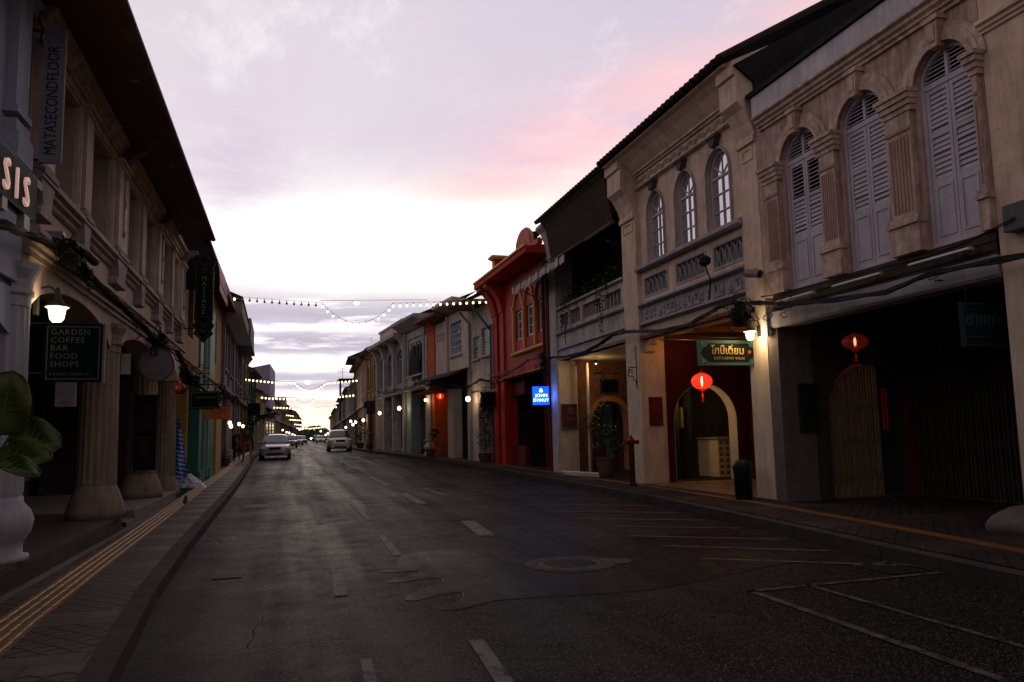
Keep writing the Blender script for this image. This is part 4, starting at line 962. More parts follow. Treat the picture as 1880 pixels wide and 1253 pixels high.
for a, c in ((46.2, 47.1), (42.93, 43.25)): m = G.mb(); m.box(a, c, -.55, .0, .1, 3.69); m.box(a-.05, c+.05, -.56, .05, .1, .32); m.box(a-.03, c+.03, -.555, .03, .321, .5); G.p(m, 'pier', teal)
m = G.mb(); m.tube([(47.35, .08, .2), (47.35, .08, 7.3)], .06, 6); G.p(m, 'drainpipe', pipeG)
t = thing('banner_cloth', 'black cloth draped in the upper opening of the blue grey house', 'cloth', tuple(G.w(45.2, -.06, 5.3)), G.root.rotation_euler[2])
m = MB(); n = 14; vs = []
for j in range(9):
    for i in range(n+1): x = -1.25+2.3*i/n; vs.append((x, .06*math.sin(i*1.3+j*.4)+.02*j, 1.0-j*.24*(1+.12*math.sin(i*.9))))
m.add(vs, [(j*(n+1)+i, j*(n+1)+i+1, (j+1)*(n+1)+i+1, (j+1)*(n+1)+i) for j in range(8) for i in range(n)]); m.build('cloth', M('black_cloth', (.02, .02, .022), dirt=.3, rough=.8), t, smooth=True, recalc=False)
# ---------------------------------------------------------------- H: colonnaded house
Hb = Bld('shophouse', 'grey cream shophouse with flared piers rising two storeys to a long parapet', 47.92, 56.6, 1)
m = Hb.mb(); m.poly([rect(47.93, 56.59, 3.8, 7.0), arch(48.9, 50.6, 4.3, 5.9, 6.4), arch(51.6, 53.4, 4.3, 5.9, 6.4), arch(54.2, 55.8, 4.3, 5.9, 6.4)], 'y', -.5, -.2); Hb.p(m, 'wall', greyB)
for a in (48.9, 51.6, 54.2): glazed_window(Hb, a, a+1.65, 4.31, 5.85, 6.3, -.35, lilac, 4, 2)
for u in (47.94, 50.85, 53.7, 56.1):
    m = Hb.mb(); m.box(u, u+.42, -.5, .0, .1, 6.2); m.box(u-.05, u+.47, -.51, .05, .1, .3); Hb.p(m, 'pier', whiteP); eave_bracket(Hb, u, u+.42, 6.21, 7.05, .5, whiteP, z_low=6.201)
moulding(Hb, 47.93, 56.59, 3.55, [(.03, 0), (.22, .06), (.22, .14), (.12, .2)], whiteP, 'beam', -.2)
m = Hb.mb(); m.box(47.93, 56.59, -.5, .6, 7.051, 7.25); Hb.p(m, 'eave_slab', whiteP)
m = Hb.mb(); m.box(48.5, 55.5, -1.4, -.1, 7.251, 8.1); Hb.p(m, 'parapet', pinkW); m = Hb.mb(); m.box(48.4, 55.6, -1.5, .0, 8.101, 8.2); Hb.p(m, 'coping', pinkW)
shell(Hb, 47.92, 56.6, whiteP, 7.2, -2.6, 3.7, walls=(0, 1), inner=M('dim_lilac_wall', (.12, .10, .11)))
# ---------------------------------------------------------------- simpler houses beyond
def plain_house(u0, u1, side, label, wallm, zc, ze, ov=.6, nwin=2, wtype='arch', roofm=None, pier=None, winm=None, flat=False, name='shophouse', extra=0, group=None):
    b = Bld(name, label, u0, u1, side, group=group)
    w = (u1-u0)/nwin; ops = []
    for i in range(nwin):
        a = u0+w*(i+.24); c = u0+w*(i+.76); ops.append((a, c))
    zz0 = zc+.75; zz1 = min(ze-.7, zz0+1.7)
    rows = [(zz0, zz1)]
    if extra: rows = [(zc+.7, zc+2.1), (zc+3.1, min(zc+4.6, ze-.5))]
    loops = [rect(u0+.01, u1-.01, zc, ze)]
    for (a, c) in ops:
        for (p, q) in rows: loops.append(arch(a, c, p, q-.35, q, 8) if wtype == 'arch' else rect(a, c, p, q))
    m = b.mb(); m.poly(loops, 'y', -.3, 0); b.p(m, 'wall', wallm)
    for (a, c) in ops:
        for (p, q) in rows:
            if wtype == 'arch': glazed_window(b, a+.01, c-.01, p+.01, q-.36, q-.02, -.15, winm or lilac, 2, 2)
            else: glazed_window(b, a+.01, c-.01, p+.01, q-.01, q-.01, -.15, winm or lilac, 3, 2)
            m = b.mb(); m.box(a-.08, c+.08, .001, .09, p-.12, p-.02); b.p(m, 'sill', wallm)
    n = nwin+1
    for i in range(n):
        a = u0+.02+(u1-u0-.44)*i/(n-1); m = b.mb(); m.box(a, a+.4, -.5, .001, .05, zc-.26); b.p(m, 'pier', pier or wallm)
        m = b.mb(); m.box(a+.05, a+.35, .0015, .09, zc+.05, ze-.02); b.p(m, 'pilaster', pier or wallm)
    moulding(b, u0+.01, u1-.01, zc-.25, [(.04, 0), (.14, .05), (.14, .2), (.06, .25)], pier or wallm, 'beam')
    moulding(b, u0+.01, u1-.01, ze-.25, [(.04, 0), (.14, .05), (.14, .14), (.24, .18), (.24, .24)], pier or wallm, 'cornice')
    if flat:
        m = b.mb(); m.box(u0+.01, u1-.01, -10, .3, ze+.001, ze+.15); m.box(u0+.01, u1-.01, -.2, .1, ze+.151, ze+.75); b.p(m, 'parapet', wallm)
    else:
        m = b.mb(); m.poly([(0, ze+.001), (ov, ze+.02), (ov, ze+.1), (0, ze+.25)], 'x', u0+.01, u1-.01); b.p(m, 'soffit', brownS)
        tiled_roof(b, u0, u1, ze+.15, ov+.05, roofm, ribs=False, run=4.5)
    shell(b, u0, u1, wallm, ze+.1, -2.6, zc-.1, walls=(1, 1), back=-10)
    return b
plain_house(56.62, 61.8, 1, 'ochre shophouse with a tall carved panel and small roof past the colonnaded house', ochre, 3.7, 7.1, .6, 2, 'arch')
plain_house(61.82, 68.5, 1, 'pale lilac shophouse beyond the ochre one on the right', pinkW, 3.7, 6.9, .5, 3, 'arch')
plain_house(68.52, 75.5, 1, 'cream shophouse far down the right side under the second light string', creamW, 3.7, 6.9, .8, 2, 'rect')
plain_house(75.52, 83, 1, 'tall narrow brown house with a dark overhanging flat roof on the right', tanD, 3.6, 8.3, .9, 2, 'rect', extra=1)
plain_house(83.02, 95, 1, 'grey house carrying a rooftop frame and aerials', greyB, 3.6, 6.4, .6, 3, 'rect', flat=True)
cs = [whiteP, greenP, pinkW, greyB, ochre, whiteP, tan]
for i, (a, c, z, lab) in enumerate([(95.02, 108, 6.6, 'distant brown shophouse after the rooftop aerials'), (108.02, 122, 6.2, 'distant green shophouse on the right under the third light string'), (122.02, 140, 6.9, 'distant pinkish shophouse on the right'), (140.02, 165, 6.4, 'distant grey shophouse on the right'), (165.02, 200, 6.6, 'very distant ochre row house on the right'), (200.02, 250, 6.5, 'last pale row house on the right before the trees'),]):
    plain_house(a, c, 1, lab, cs[i], 3.6, z, .6, 3, 'rect')
# ================================================================ LEFT ROW
def fluted_column(name, label, x, y, zb, r, zt, mat, base='flare', cat='column', fl=18, parent=None, group=None):
    t = thing(name, label, cat, (x, y, zb), 0, group) if parent is None else parent
    h = zt-zb; m = MB()
    if base == 'vase': prof = [(r*1.25, 0), (r*1.25, .05), (r*1.05, .06), (r*1.05, .16), (r*1.12, .19), (r*1.30, .28), (r*1.37, .38), (r*1.25, .47), (r*1.02, .54), (r, .60)]
    else: prof = [(r*1.45, 0), (r*1.45, .10), (r*1.42, .13), (r*1.30, .24), (r*1.12, .38), (r*1.03, .44), (r*1.0, .46)]
    off = (0, 0, 0) if parent is None else (x, y, zb)
    m.lathe(off, prof, 32); m.build('base', mat, t, smooth=True)
    m = MB(); k = prof[-1][1]+.001
    m.lathe(off, [(r*.97, k), (r*.97, k+.03)], 32); m.lathe(off, [(r, k+.031), (r*.93, h-.42)], fl*2, .055); m.build('shaft', mat, t)
    m = MB(); m.lathe(off, [(r*.95, h-.419), (r*.95, h-.32), (r*1.05, h-.30), (r*1.05, h-.26), (r*.98, h-.25), (r*1.02, h-.16), (r*1.22, h-.06), (r*1.25, h-.001)], 32); m.build('capital', mat, t, smooth=False)
    return t
stucco_tan = M('sallow_column_plaster', (.31, .24, .18), dirt=.4, sc=2.5, streak=.6, bump=.3)
fluted_column('column', 'pale blue white fluted column with a vase foot at the left edge of the photo', -2.72, 8.75, .352, .27, 3.2, M('blue_white_column', (.44, .42, .46), dirt=.25, streak=.35), 'vase', group='arcade columns on the left')
fluted_column('column', 'tan fluted column standing right of the garden coffee sign', -2.72, 13.15, .352, .275, 3.2, stucco_tan, group='arcade columns on the left')
fluted_column('column', 'tan fluted column with the dark hanging poster on it', -2.86, 17.7, .332, .29, 3.2, stucco_tan, group='arcade columns on the left')
fluted_column('column', 'tan fluted column beside the yellow wall and striped blue cloth', -2.92, 21.3, .13, .25, 3.2, stucco_tan, group='arcade columns on the left')
# ---------------------------------------------------------------- L0: bluish house at the very left
L0 = Bld('shophouse', 'dim blue white shophouse cut off by the left edge of the photo', -2, 8.72, -1)
m = L0.mb(); m.poly([rect(-2, 8.70, 3.2, 6.0)]+[rect(a, a+.85, 4.3, 5.6) for a in (1.5, 3.3, 5.1, 6.9)], 'y', -.35, .0); L0.p(m, 'wall', blueW)
for a in (1.5, 3.3, 5.1, 6.9): glazed_window(L0, a+.01, a+.84, 4.31, 5.59, 5.59, -.25, blueW, 2, 3)
for a in (1.0, 2.8, 4.6, 6.4, 8.0):
    m = L0.mb(); m.box(a, a+.36, .0005, .10, 4.55, 5.75); m.box(a-.04, a+.40, .0005, .15, 4.05, 4.3); m.box(a-.02, a+.38, .0005, .12, 4.301, 4.42); m.box(a-.03, a+.39, .0005, .13, 4.48, 4.549); L0.p(m, 'pilaster', blueW)
moulding(L0, -2, 8.7, 3.82, [(.05, 0), (.10, .03), (.10, .09), (.16, .12), (.16, .2), (.1, .23)], blueW, 'ledge')
moulding(L0, -2, 8.7, 5.75, [(.05, 0), (.05, .05), (.1, .08), (.1, .14)], blueW)
m = L0.mb(); m.poly([rect(-2, 8.7, 3.0, 3.199)], 'y', -.4, .02); L0.p(m, 'beam', blueW)
m = L0.mb(); m.poly([(8.7, 2.45), (8.7, 3.0), (4.6, 3.0), (4.6, 2.45)]+[(6.65-1.75*math.cos(PI*i/12), 2.0+.95*math.sin(PI*i/12)) for i in range(3, 10)], 'y', -.38, -.02); L0.p(m, 'arch_spandrel', blueW)
shell(L0, -2, 8.7, blueW, 6.0, -3.2, 3.0, walls=(0, 0))
# ---------------------------------------------------------------- L1: long tan block
L1 = Bld('shophouse', 'long tan shophouse block with deep windows, pilasters and a wide dark eave on the left', 8.74, 20.6, -1)
ops = [(9.42, 10.42), (11.02, 12.32), (13.5, 14.38), (15.0, 16.15), (17.1, 18.0), (18.6, 19.55)]
m = L1.mb(); m.poly([rect(8.75, 20.59, 3.62, 5.96)]+[rect(a, c, 4.22, 5.52) for a, c in ops], 'y', -.42, 0); L1.p(m, 'wall', tan)
for a, c in ops:
    glazed_window(L1, a+.01, c-.01, 4.23, 5.51, 5.51, -.34, wood, 3 if c-a > 1 else 2, 3, sash=.06)
    m = L1.mb(); m.poly([rect(a-.09, c+.09, 4.22, 5.62), rect(a, c, 4.22, 5.52)], 'y', .001, .06); m.poly([rect(a-.06, c+.06, 4.221, 5.58), rect(a-.03, c+.03, 4.221, 5.55)], 'y', .0605, .085); L1.p(m, 'window_surround', creamL)
def vase_dado(b, a, c, mat):
    """swelling bracket under a pilaster"""
    m = b.mb(); w = c-a; u = (a+c)/2
    pr = [(.52, 3.74), (.52, 3.80), (.36, 3.86), (.42, 3.98), (.56, 4.10), (.60, 4.16), (.60, 4.22), (.54, 4.24), (.54, 4.28)]
    L = [(u-w*k, z) for k, z in pr]+[(u+w*k, z) for k, z in reversed(pr)]
    m.poly(L, 'y', .001, .13); m.box(a-.05, c+.05, .131, .165, 4.16, 4.22); b.p(m, 'vase_bracket', mat)
greyV = M('grey_stone_bracket', (.34, .28, .27), dirt=.3, streak=.4)
for a, c, big in ((8.80, 9.22, 1), (10.55, 10.88, 0), (12.55, 13.2, 1), (14.52, 14.88, 0), (16.35, 16.95, 1), (18.14, 18.48, 0), (19.75, 20.35, 1)):
    m = L1.mb(); m.box(a, c, .0865, .12, 4.3, 5.55); m.box(a-.04, c+.04, .001, .17, 5.551, 5.62); m.box(a-.02, c+.02, .001, .14, 5.50, 5.549)
    m.box(a, c, .001, .0864, 4.285, 5.499); p = L1.p(m, 'pilaster', creamL if big else tan)
    vase_dado(L1, a, c, greyV)
    if big and a > 9:
        m = L1.mb(); u = (a+c)/2
        m.box(u-.035, u+.035, .1201, .135, 4.55, 5.38); m.ball((u, .13, 5.42), .06, .03, .06, 8, 5); m.ball((u, .13, 5.0), .05, .03, .08, 8, 5); m.ball((u, .13, 4.55), .045, .03, .06, 8, 5)
        L1.p(m, 'carved_drop', greyV, p)
        m = L1.mb(); m.poly([(.1, 5.62), (.16, 5.62), (.24, 5.74), (.42, 5.84), (.42, 5.93), (.1, 5.93)], 'x', u-.08, u+.08); L1.p(m, 'eave_bracket', tanD)
moulding(L1, 8.75, 20.58, 3.98, [(.03, 0), (.05, .02), (.05, .06), (.10, .08), (.10, .12), (.15, .14), (.15, .20)], M('ledge_plaster', (.48, .37, .31), dirt=.4, streak=.5), 'ledge')
moulding(L1, 8.75, 20.58, 5.66, [(.04, 0), (.04, .05), (.08, .06), (.08, .10), (.12, .12), (.12, .18), (.20, .22), (.20, .27)], peachT)
moulding(L1, 8.75, 20.58, 3.33, [(.03, 0), (.03, .06), (.06, .07), (.06, .12), (.10, .14), (.10, .20), (.14, .22), (.14, .27)], M('belt_plaster', (.48, .37, .32), dirt=.4, streak=.5), 'belt_course', .002)
m = L1.mb()
# flat-arched beams between the columns
xs = [8.75, 13.15, 17.7, 20.58]
for a, c in zip(xs, xs[1:]):
    pts = [(a+.002, 3.619), (a+.002, 2.85), (a+.3, 2.85)]+[(a+.3+(c-a-.6)*k/12, 2.85+.36*math.sin(PI*k/12)**.6) for k in range(1, 12)]+[(c-.3, 2.85), (c-.002, 2.85), (c-.002, 3.619)]
    m.poly(pts, 'y', -.40, .001)
L1.p(m, 'beam', tan)
m = L1.mb(); m.poly([(-.3, 5.961), (.10, 5.945), (.90, 5.80), (.93, 5.80), (.93, 5.86), (.9, 5.87), (-.3, 6.1)], 'x', 8.0, 18.4); L1.p(m, 'soffit', brownS)
m = L1.mb(); m.tube([(8.0, .935, 5.835), (18.4, .935, 5.835)], .022, 6); L1.p(m, 'gutter', M('brown_gutter', (.06, .035, .03), rough=.5, streak=0))
for u in (10.2, 13.4, 16.8): m = L1.mb(); m.poly([(u-.05, .7), (u, .77), (u+.05, .7), (u, .63)], 'z', 5.815, 5.85); L1.p(m, 'vent_plate', M('pale_vent', (.45, .36, .30)))
m = L1.mb(); m.poly([(-.3, 5.962), (.10, 5.946), (.90, 5.80), (.93, 5.80), (.93, 5.86), (-.3, 6.1)], 'x', -2, 7.99); L1.p(m, 'soffit', brownS)
tiled_roof(L1, -2, 18.4, 5.90, .92, ribs=False, pitch=.35, th=.02); tiled_roof(L1, 18.41, 20.55, 6.15, .12, ribs=False, pitch=.35)
shell(L1, 8.74, 20.6, tan, 6.0, -3.3, 3.3, walls=(0, 1), inner=M('arcade_dark_wall', (.045, .03, .024)), zf=.35)
# blue roller shutters seen behind the columns
for u0, u1 in ((9.6, 12.2), (14.0, 16.6), (18.2, 20.2)):
    m = L1.mb()
    for k in range(26): z = .4+k*.085; m.box(u0, u1, -3.29, -3.25-(k % 2)*.02, z, z+.083)
    L1.p(m, 'roller_shutter', M('blue_shutter', (.03, .06, .13), rough=.5, dirt=.3))
# poster hung on the second tan column
t = thing('hanging_poster', 'tall dark poster with dim red figures hung on the second tan column', 'poster', (-2.74, 17.33, .88))
m = MB(); m.box(-.21, .21, -.012, .0, 0, 1.47); m.build('sheet', black, t)
m = MB(); m.box(-.15, .15, -.015, -.0125, .85, 1.02); m.box(-.17, .17, -.015, -.0125, .62, .66); m.ball((0, -.013, .4), .10, .003, .2, 8, 6); m.ball((0, -.013, 1.2), .12, .003, .12, 8, 6); m.build('print', M('dull_red_print', (.05, .012, .01), streak=.1), t)
m = MB(); m.tube([(-.22, -.005, 1.48), (.22, -.005, 1.48)], .012, 6); m.build('top_rod', wood, t)
# lit strip / open door between column 2 and 3
t = thing('lit_door_frame', 'narrow glowing cream door frame between the second and third tan columns', 'door', (-3.08, 19.9, .34))
m = MB(); m.box(.0, .13, -.04, .0, 0, 2.7); m.build('frame', M('cream_frame', (.62, .50, .33)), t)
m = MB(); m.box(-.8, -.01, -.03, .0, 0, 2.5); m.build('door', wood, t)
light((-2.75, 18.9, 2.75), (1, .72, .38), 2.2, .05, parent=None)
# ---------------------------------------------------------------- L2: yellow wall, green pillar, red awning
L2 = Bld('shophouse', 'ochre shophouse with green pillars under a dark red balloon awning', 20.62, 33.9, -1)
m = L2.mb(); m.poly([rect(20.63, 33.89, 3.3, 6.6), rect(22.5, 23.8, 4.2, 5.8), rect(26.6, 28, 4.2, 5.8), rect(30.2, 31.6, 4.2, 5.8)], 'y', -.3, -.05); L2.p(m, 'wall', ochre)
for a, c in ((22.5, 23.8), (26.6, 28), (30.2, 31.6)): glazed_window(L2, a+.01, c-.01, 4.21, 5.79, 5.79, -.2, greenP, 2, 2)
m = L2.mb(); m.box(25.0, 25.4, -1.25, -.3, .05, 3.299); L2.p(m, 'ground_wall', M('yellow_wall', (.55, .34, .09), dirt=.3, streak=.4))
for a, c in ((25.5, 26.4), (28.6, 30.4)): m = L2.mb(); m.box(a, c, -.5, .0, .1, 5.9); m.box(a-.04, c+.04, -.49, .05, .1, .5); L2.p(m, 'green_pillar', greenP)
m = L2.mb(); m.tube([(27.0, .0, .2), (27.0, .0, 6.3)], .06, 6); m.box(28.3, 28.5, -.4, .02, .2, 6.3); L2.p(m, 'teal_pipe', M('pale_green_trim', (.25, .42, .36), streak=.3))
m = L2.mb(); m.box(31.4, 33.6, -.5, .02, .1, 3.3); L2.p(m, 'yellow_pier', M('yellow_wall', (1, 1, 1)))
moulding(L2, 20.63, 33.89, 3.32, STEP, ochre, 'beam', -.04)
m = L2.mb(); m.poly([(-.3, 6.6), (.5, 6.5), (.5, 6.6), (-.3, 6.8)], 'x', 22.9, 33.89); L2.p(m, 'soffit', brownS)
tiled_roof(L2, 20.63, 33.89, 6.7, .5, ribs=False)
shell(L2, 20.62, 33.9, ochre, 6.6, -2.9, 3.3, walls=(0, 1))
t = thing('balloon_awning', 'dark red balloon awning bulging from the wall beyond the massage sign', 'awning', tuple(L2.w(20.7, 0, 5.1)))
rd = M('dark_red_canvas', (.34, .02, .03), dirt=.3, streak=.3, rough=.6)
def awn(x0, W, y0, L, zb, h):
    m = MB(); vs = []; n = 10
    for j in range(9):
        y = y0+L*j/8; s = 1.0 if 0 < j < 8 else 1.0
        for i in range(n+1): a = PI/2*i/n; rib = 1+.02*(j % 2); vs.append((x0+W*math.sin(a)*rib, y, zb+h*math.cos(a)**.8*rib))
    m.add(vs, [(j*(n+1)+i, j*(n+1)+i+1, (j+1)*(n+1)+i+1, (j+1)*(n+1)+i) for j in range(8) for i in range(n)])
    return m, vs[:n+1]
m, pr = awn(.02, .84, .1, 2.6, .22, 1.15); m.build('canopy', rd, t, recalc=False)
m = MB(); m.poly([(.02, .0)]+[(q[0], q[2]) for q in pr]+[(pr[-1][0], .0)], 'y', .08, .098); m.build('side_panel', M('black_canvas', (.02, .012, .013)), t)
m = MB(); m.box(.85, .86, .1, 2.7, 0, .219); m.tube([(.86, .1, .22), (.86, 2.7, .22)], .012, 5); m.build('valance', rd, t)
# ---------------------------------------------------------------- L3..: grey tall houses
g3 = M('mauve_grey_render', (.22, .19, .22), dirt=.3, streak=.4)
b3 = plain_house(33.92, 41.5, -1, 'tall mauve grey shophouse with a jutting cornice beyond the red awning', g3, 3.5, 6.9, .7, 2, 'arch', extra=0)
m = b3.mb(); m.box(34.2, 36.8, .001, .62, 6.05, 6.9) if False else m.poly([(.001, 5.9), (.2, 5.95), (.68, 6.35), (.72, 6.4), (.72, 6.88), (.001, 6.88)], 'x', 34.0, 41.4); b3.p(m, 'deep_cornice', M('tan_cornice', (.30, .24, .20), streak=.5))
b4 = plain_house(41.52, 50, -1, 'mauve shophouse with a square rooftop sign box and pale downpipes', g3, 3.5, 7.2, .4, 3, 'rect')
m = b4.mb(); m.box(44, 49.8, -.1, .75, 6.2, 7.5); m.box(43.9, 49.9, -.12, .8, 6.05, 6.199); b4.p(m, 'boxed_parapet', g3)
plain_house(50.02, 58, -1, 'tan brown shophouse behind the mauve ones on the left', tanD, 3.4, 6.4, .3, 2, 'rect')
plain_house(58.02, 66, -1, 'green gabled shophouse under the second light string on the left', M('deep_green_wall', (.03, .10, .06), dirt=.3), 3.3, 5.7, .5, 2, 'rect')
plain_house(66.02, 78, -1, 'low tan shophouse with sloping tin roof before the mauve tower', tan, 3.2, 4.6, .6, 3, 'rect')
bt = Bld('tower_house', 'tall plain mauve block rising above the low roofs on the left', 78.02, 97, -1, 'building')
m = bt.mb(); m.poly([(-7.5, 0), (-.8, 0), (-.8, 3.91), (-.05, 3.91), (-.05, 8.75), (-3.9, 7.95), (-7.5, 7.4)], 'x', 86.5, 96.9); bt.p(m, 'wall', M('lilac_tower_render', (.36, .29, .42), dirt=.2, streak=.2))
m = bt.mb(); m.box(78.03, 96.95, -.79, -.02, 0, 3.9); bt.p(m, 'shop_front', tan); m = bt.mb(); m.poly([(-.8, 4.3), (.6, 3.8), (.6, 3.72), (-.8, 3.901)], 'x', 78.03, 96.95); bt.p(m, 'lean_to_roof', tile)
m = bt.mb(); m.lathe((99.0, .6, 4.3), [(.55, 0), (.6, .1), (.6, 1.4), (.45, 1.6)], 12); bt.p(m, 'water_tank', M('pale_tank', (.4, .38, .36)))
for k in range(3):
    m = bt.mb(); u = 80.5+k*5.3; m.box(u, u+2.6, -.019, .01, .8, 2.7); bt.p(m, 'shop_window', glass)
for i, (a, c, z, lab, q) in enumerate([(97.02, 110, 5.0, 'distant tan shophouse after the mauve tower on the left', tan), (110.02, 124, 5.6, 'distant pink shophouse on the left under the third light string', M('rose_wall', (.30, .13, .17))), (124.02, 140, 5.8, 'distant yellow green house on the left', M('lime_wall', (.30, .34, .10))), (140.02, 165, 5.4, 'distant brown row house on the left', tanD), (165.02, 200, 6.2, 'very distant whitish row house on the left', whiteP), (200.02, 250, 6.0, 'last dark row house on the left before the trees', g3)]):
    plain_house(a, c, -1, lab, q, 3.3, z, .5, 3, 'rect')
# ================================================================ SIGNS
inkG = M('dim_grey_green_letters', (.16, .20, .19), streak=0, rough=.5, dirt=.1)
def plate(w, h, d, mat, parent, name='panel', z=0, bevel=.0): 
    m = MB(); m.box(-w/2, w/2, -d/2, d/2, z, z+h); return m.build(name, mat, parent, bevel=bevel)
# garden coffee sign
t = thing('hanging_sign', 'square black green sign listing garden, coffee, bar, food and shops under the left wall lamp', 'sign', (-2.13, 9.05, 2.065))
t.scale = (.905,)*3
sg = M('black_green_sign', (.006, .011, .010), streak=.05, rough=.6, dirt=.2, spec=.06)
plate(.60, .66, .05, sg, t)
m = MB(); m.poly([rect(-.27, .27, .03, .63), rect(-.262, .262, .038, .622)], 'y', -.030, -.0255); m.build('border_line', inkG, t)
text_mesh('GARDEN\nCOFFEE\nBAR\nFOOD\nSHOPS', .093, inkG, 'lettering', t, (-.235, -.0275, .535), FACE, .002, lead=.98, spacing=1.12)
text_mesh('& CLEAN TOILETS !!!', .042, inkG, 'small_lettering', t, (-.235, -.0275, .075), FACE, .002, spacing=1.05)
m = MB(); m.box(.301, .325, -.03, .03, -.01, .67); m.build('light_edge', M('pale_edge', (.30, .26, .22)), t)
m = MB(); m.tube([(-.5, 0, .66), (-.28, 0, .665), (.28, 0, .665)], .012, 6); m.tube([(-.48, 0, .1), (-.30, 0, .1)], .012, 6); m.build('bracket', iron, t)
# tall vertical sign
t = thing('hanging_sign', 'tall narrow grey sign with vertical lettering at the upper left', 'sign', (-2.30, 8.55, 4.19))
t.scale = (.93,)*3
vs = M('grey_sign_face', (.26, .26, .31), streak=.2, rough=.5); plate(.20, 1.49, .05, vs, t)
text_mesh('MATASECONDFLOOR', .165, M('dark_sign_ink', (.03, .028, .03), streak=0), 'lettering', t, (.058, -.0275, .08), (PI/2, -PI/2, 0), .002, spacing=1.0, sx=.74)
m = MB(); m.box(.101, .113, -.027, .027, 0, 1.49); m.build('light_edge', M('pale_edge', (1, 1, 1)), t)
m = MB()
for z in (.03, 1.46): m.tube([(-.22, 0, z), (.1, 0, z)], .012, 6)
m.tube([(-.12, 0, 1.46), (-.17, 0, 1.6), (-.13, 0, 1.7), (-.1, 0, 1.62)], .01, 5); m.tube([(-.12, 0, 1.46), (-.15, 0, 1.34), (-.1, 0, 1.28)], .01, 5); m.build('bracket', iron, t)
# SIS sign
t = thing('shop_sign', 'black box sign with pale glowing letters SIS cut by the left edge', 'sign', (-2.22, 6.86, 3.40), math.radians(90))
m = MB(); m.box(-.60, .96, -.03, .05, 0, .40); m.build('box', black, t)
text_mesh('SIS', .38, EM('pale_pink_letters', (.85, .50, .42), .25), 'lettering', t, (.06, -.035, .06), FACE, .015, spacing=1.75, bold=-.002, sx=.9)
m = MB(); m.box(.1, .22, -.03, .03, -.1, 0); m.box(.65, .80, -.03, .03, -.12, 0); m.build('bracket', pipeG, t)
t = thing('spotlight', 'small grey floodlight clamped to the ledge under the tall narrow sign', 'spotlight', (-2.34, 9.35, 3.62))
m = MB(); m.box(-.16, .0, -.06, .06, -.06, .07); m.build('body', pipeG, t); m = MB(); m.tube([(0, 0, 0), (.06, 0, .0), (.08, .1, .08)], .012, 5); m.tube([(.0, 0, -.05), (.03, .02, -.13), (.09, .03, -.08), (.08, .02, .0)], .006, 5); m.build('arm', iron, t)
# round white sign (the code on it left out)
t = thing('round_sign', 'round pale disc sign on two rods between the tan columns', 'sign', (-2.37, 16.0, 2.86))
m = MB(); m.poly([(.315*math.cos(2*PI*i/40), .315*math.sin(2*PI*i/40)) for i in range(40)], 'y', -.04, .04); m.build('disc', M('pale_disc', (.26, .22, .24), streak=.1, rough=.5), t)
m = MB(); m.poly([[(.31*math.cos(2*PI*i/40), .31*math.sin(2*PI*i/40)) for i in range(40)], [(.29*math.cos(2*PI*i/40), .29*math.sin(2*PI*i/40)) for i in range(40)]], 'y', -.046, -.0405); m.box(-.14, .14, -.043, -.0405, -.165, -.155); m.box(-.11, .11, -.043, -.0405, -.20, -.192); m.box(-.12, .12, -.043, -.0405, .15, .157); m.build('print', M('grey_print', (.12, .10, .11), streak=0), t)
m = MB(); m.tube([(-.75, 0, .07), (-.3, 0, .07)], .012, 6); m.tube([(-.75, 0, -.15), (-.27, 0, -.15)], .012, 6); m.build('rods', M('coppery_rods', (.25, .12, .06), metal=.6, rough=.4, streak=0), t)
# massage sign
t = thing('hanging_sign', 'tall dark pointed sign with MASSAGE written down it below the red balloon awning', 'sign', (-1.97, 20.0, 3.72))
m = MB(); L = [(0, 0), (.10, .12), (.22, .22), (.17, .30), (.24, .42), (.19, .5), (.21, .58), (.21, 1.72), (.19, 1.8), (.25, 1.92), (.13, 2.03), (0, 2.20)]
m.poly(L+[(-a, b) for a, b in L[::-1]][1:-1], 'y', -.04, .04); m.build('panel', sg, t)
trimg = M('dim_gilt_trim', (.09, .075, .05), streak=0, dirt=.3)
m = MB(); L2_ = [(x*.88, .05+z*.955) for x, z in L]; m.tube([(x, -.045, z) for x, z in L2_]+[(-x, -.045, z) for x, z in L2_[::-1]], .008, 4)
m.box(-.15, .15, -.047, -.041, .62, .63); m.box(-.15, .15, -.047, -.041, 1.68, 1.69)
for s in (-1, 1):
    m.tube([(0, -.045, .25), (.08*s, -.045, .33), (.14*s, -.045, .28), (.10*s, -.045, .2)], .012, 5); m.tube([(0, -.045, 1.85), (.09*s, -.045, 1.93), (.13*s, -.045, 1.86)], .010, 5); m.tube([(0, -.045, .38), (.06*s, -.045, .46), (.12*s, -.045, .44)], .012, 5)
m.build('ornament', trimg, t)
for i, ch in enumerate('MASSAGE'): text_mesh(ch, .15, inkG, 'letter', t, (0, -.045, 1.50-i*.135), FACE, .003, 'CENTER')
text_mesh('SPA', .07, M('red_letters', (.30, .05, .04), streak=0), 'small_lettering', t, (0, -.045, 1.74), FACE, .003, 'CENTER')
m = MB(); m.tube([(-.6, 0, 2.1), (.1, 0, 2.08)], .014, 5); m.tube([(-.6, 0, .35), (-.1, 0, .35)], .014, 5); m.build('bracket', iron, t)
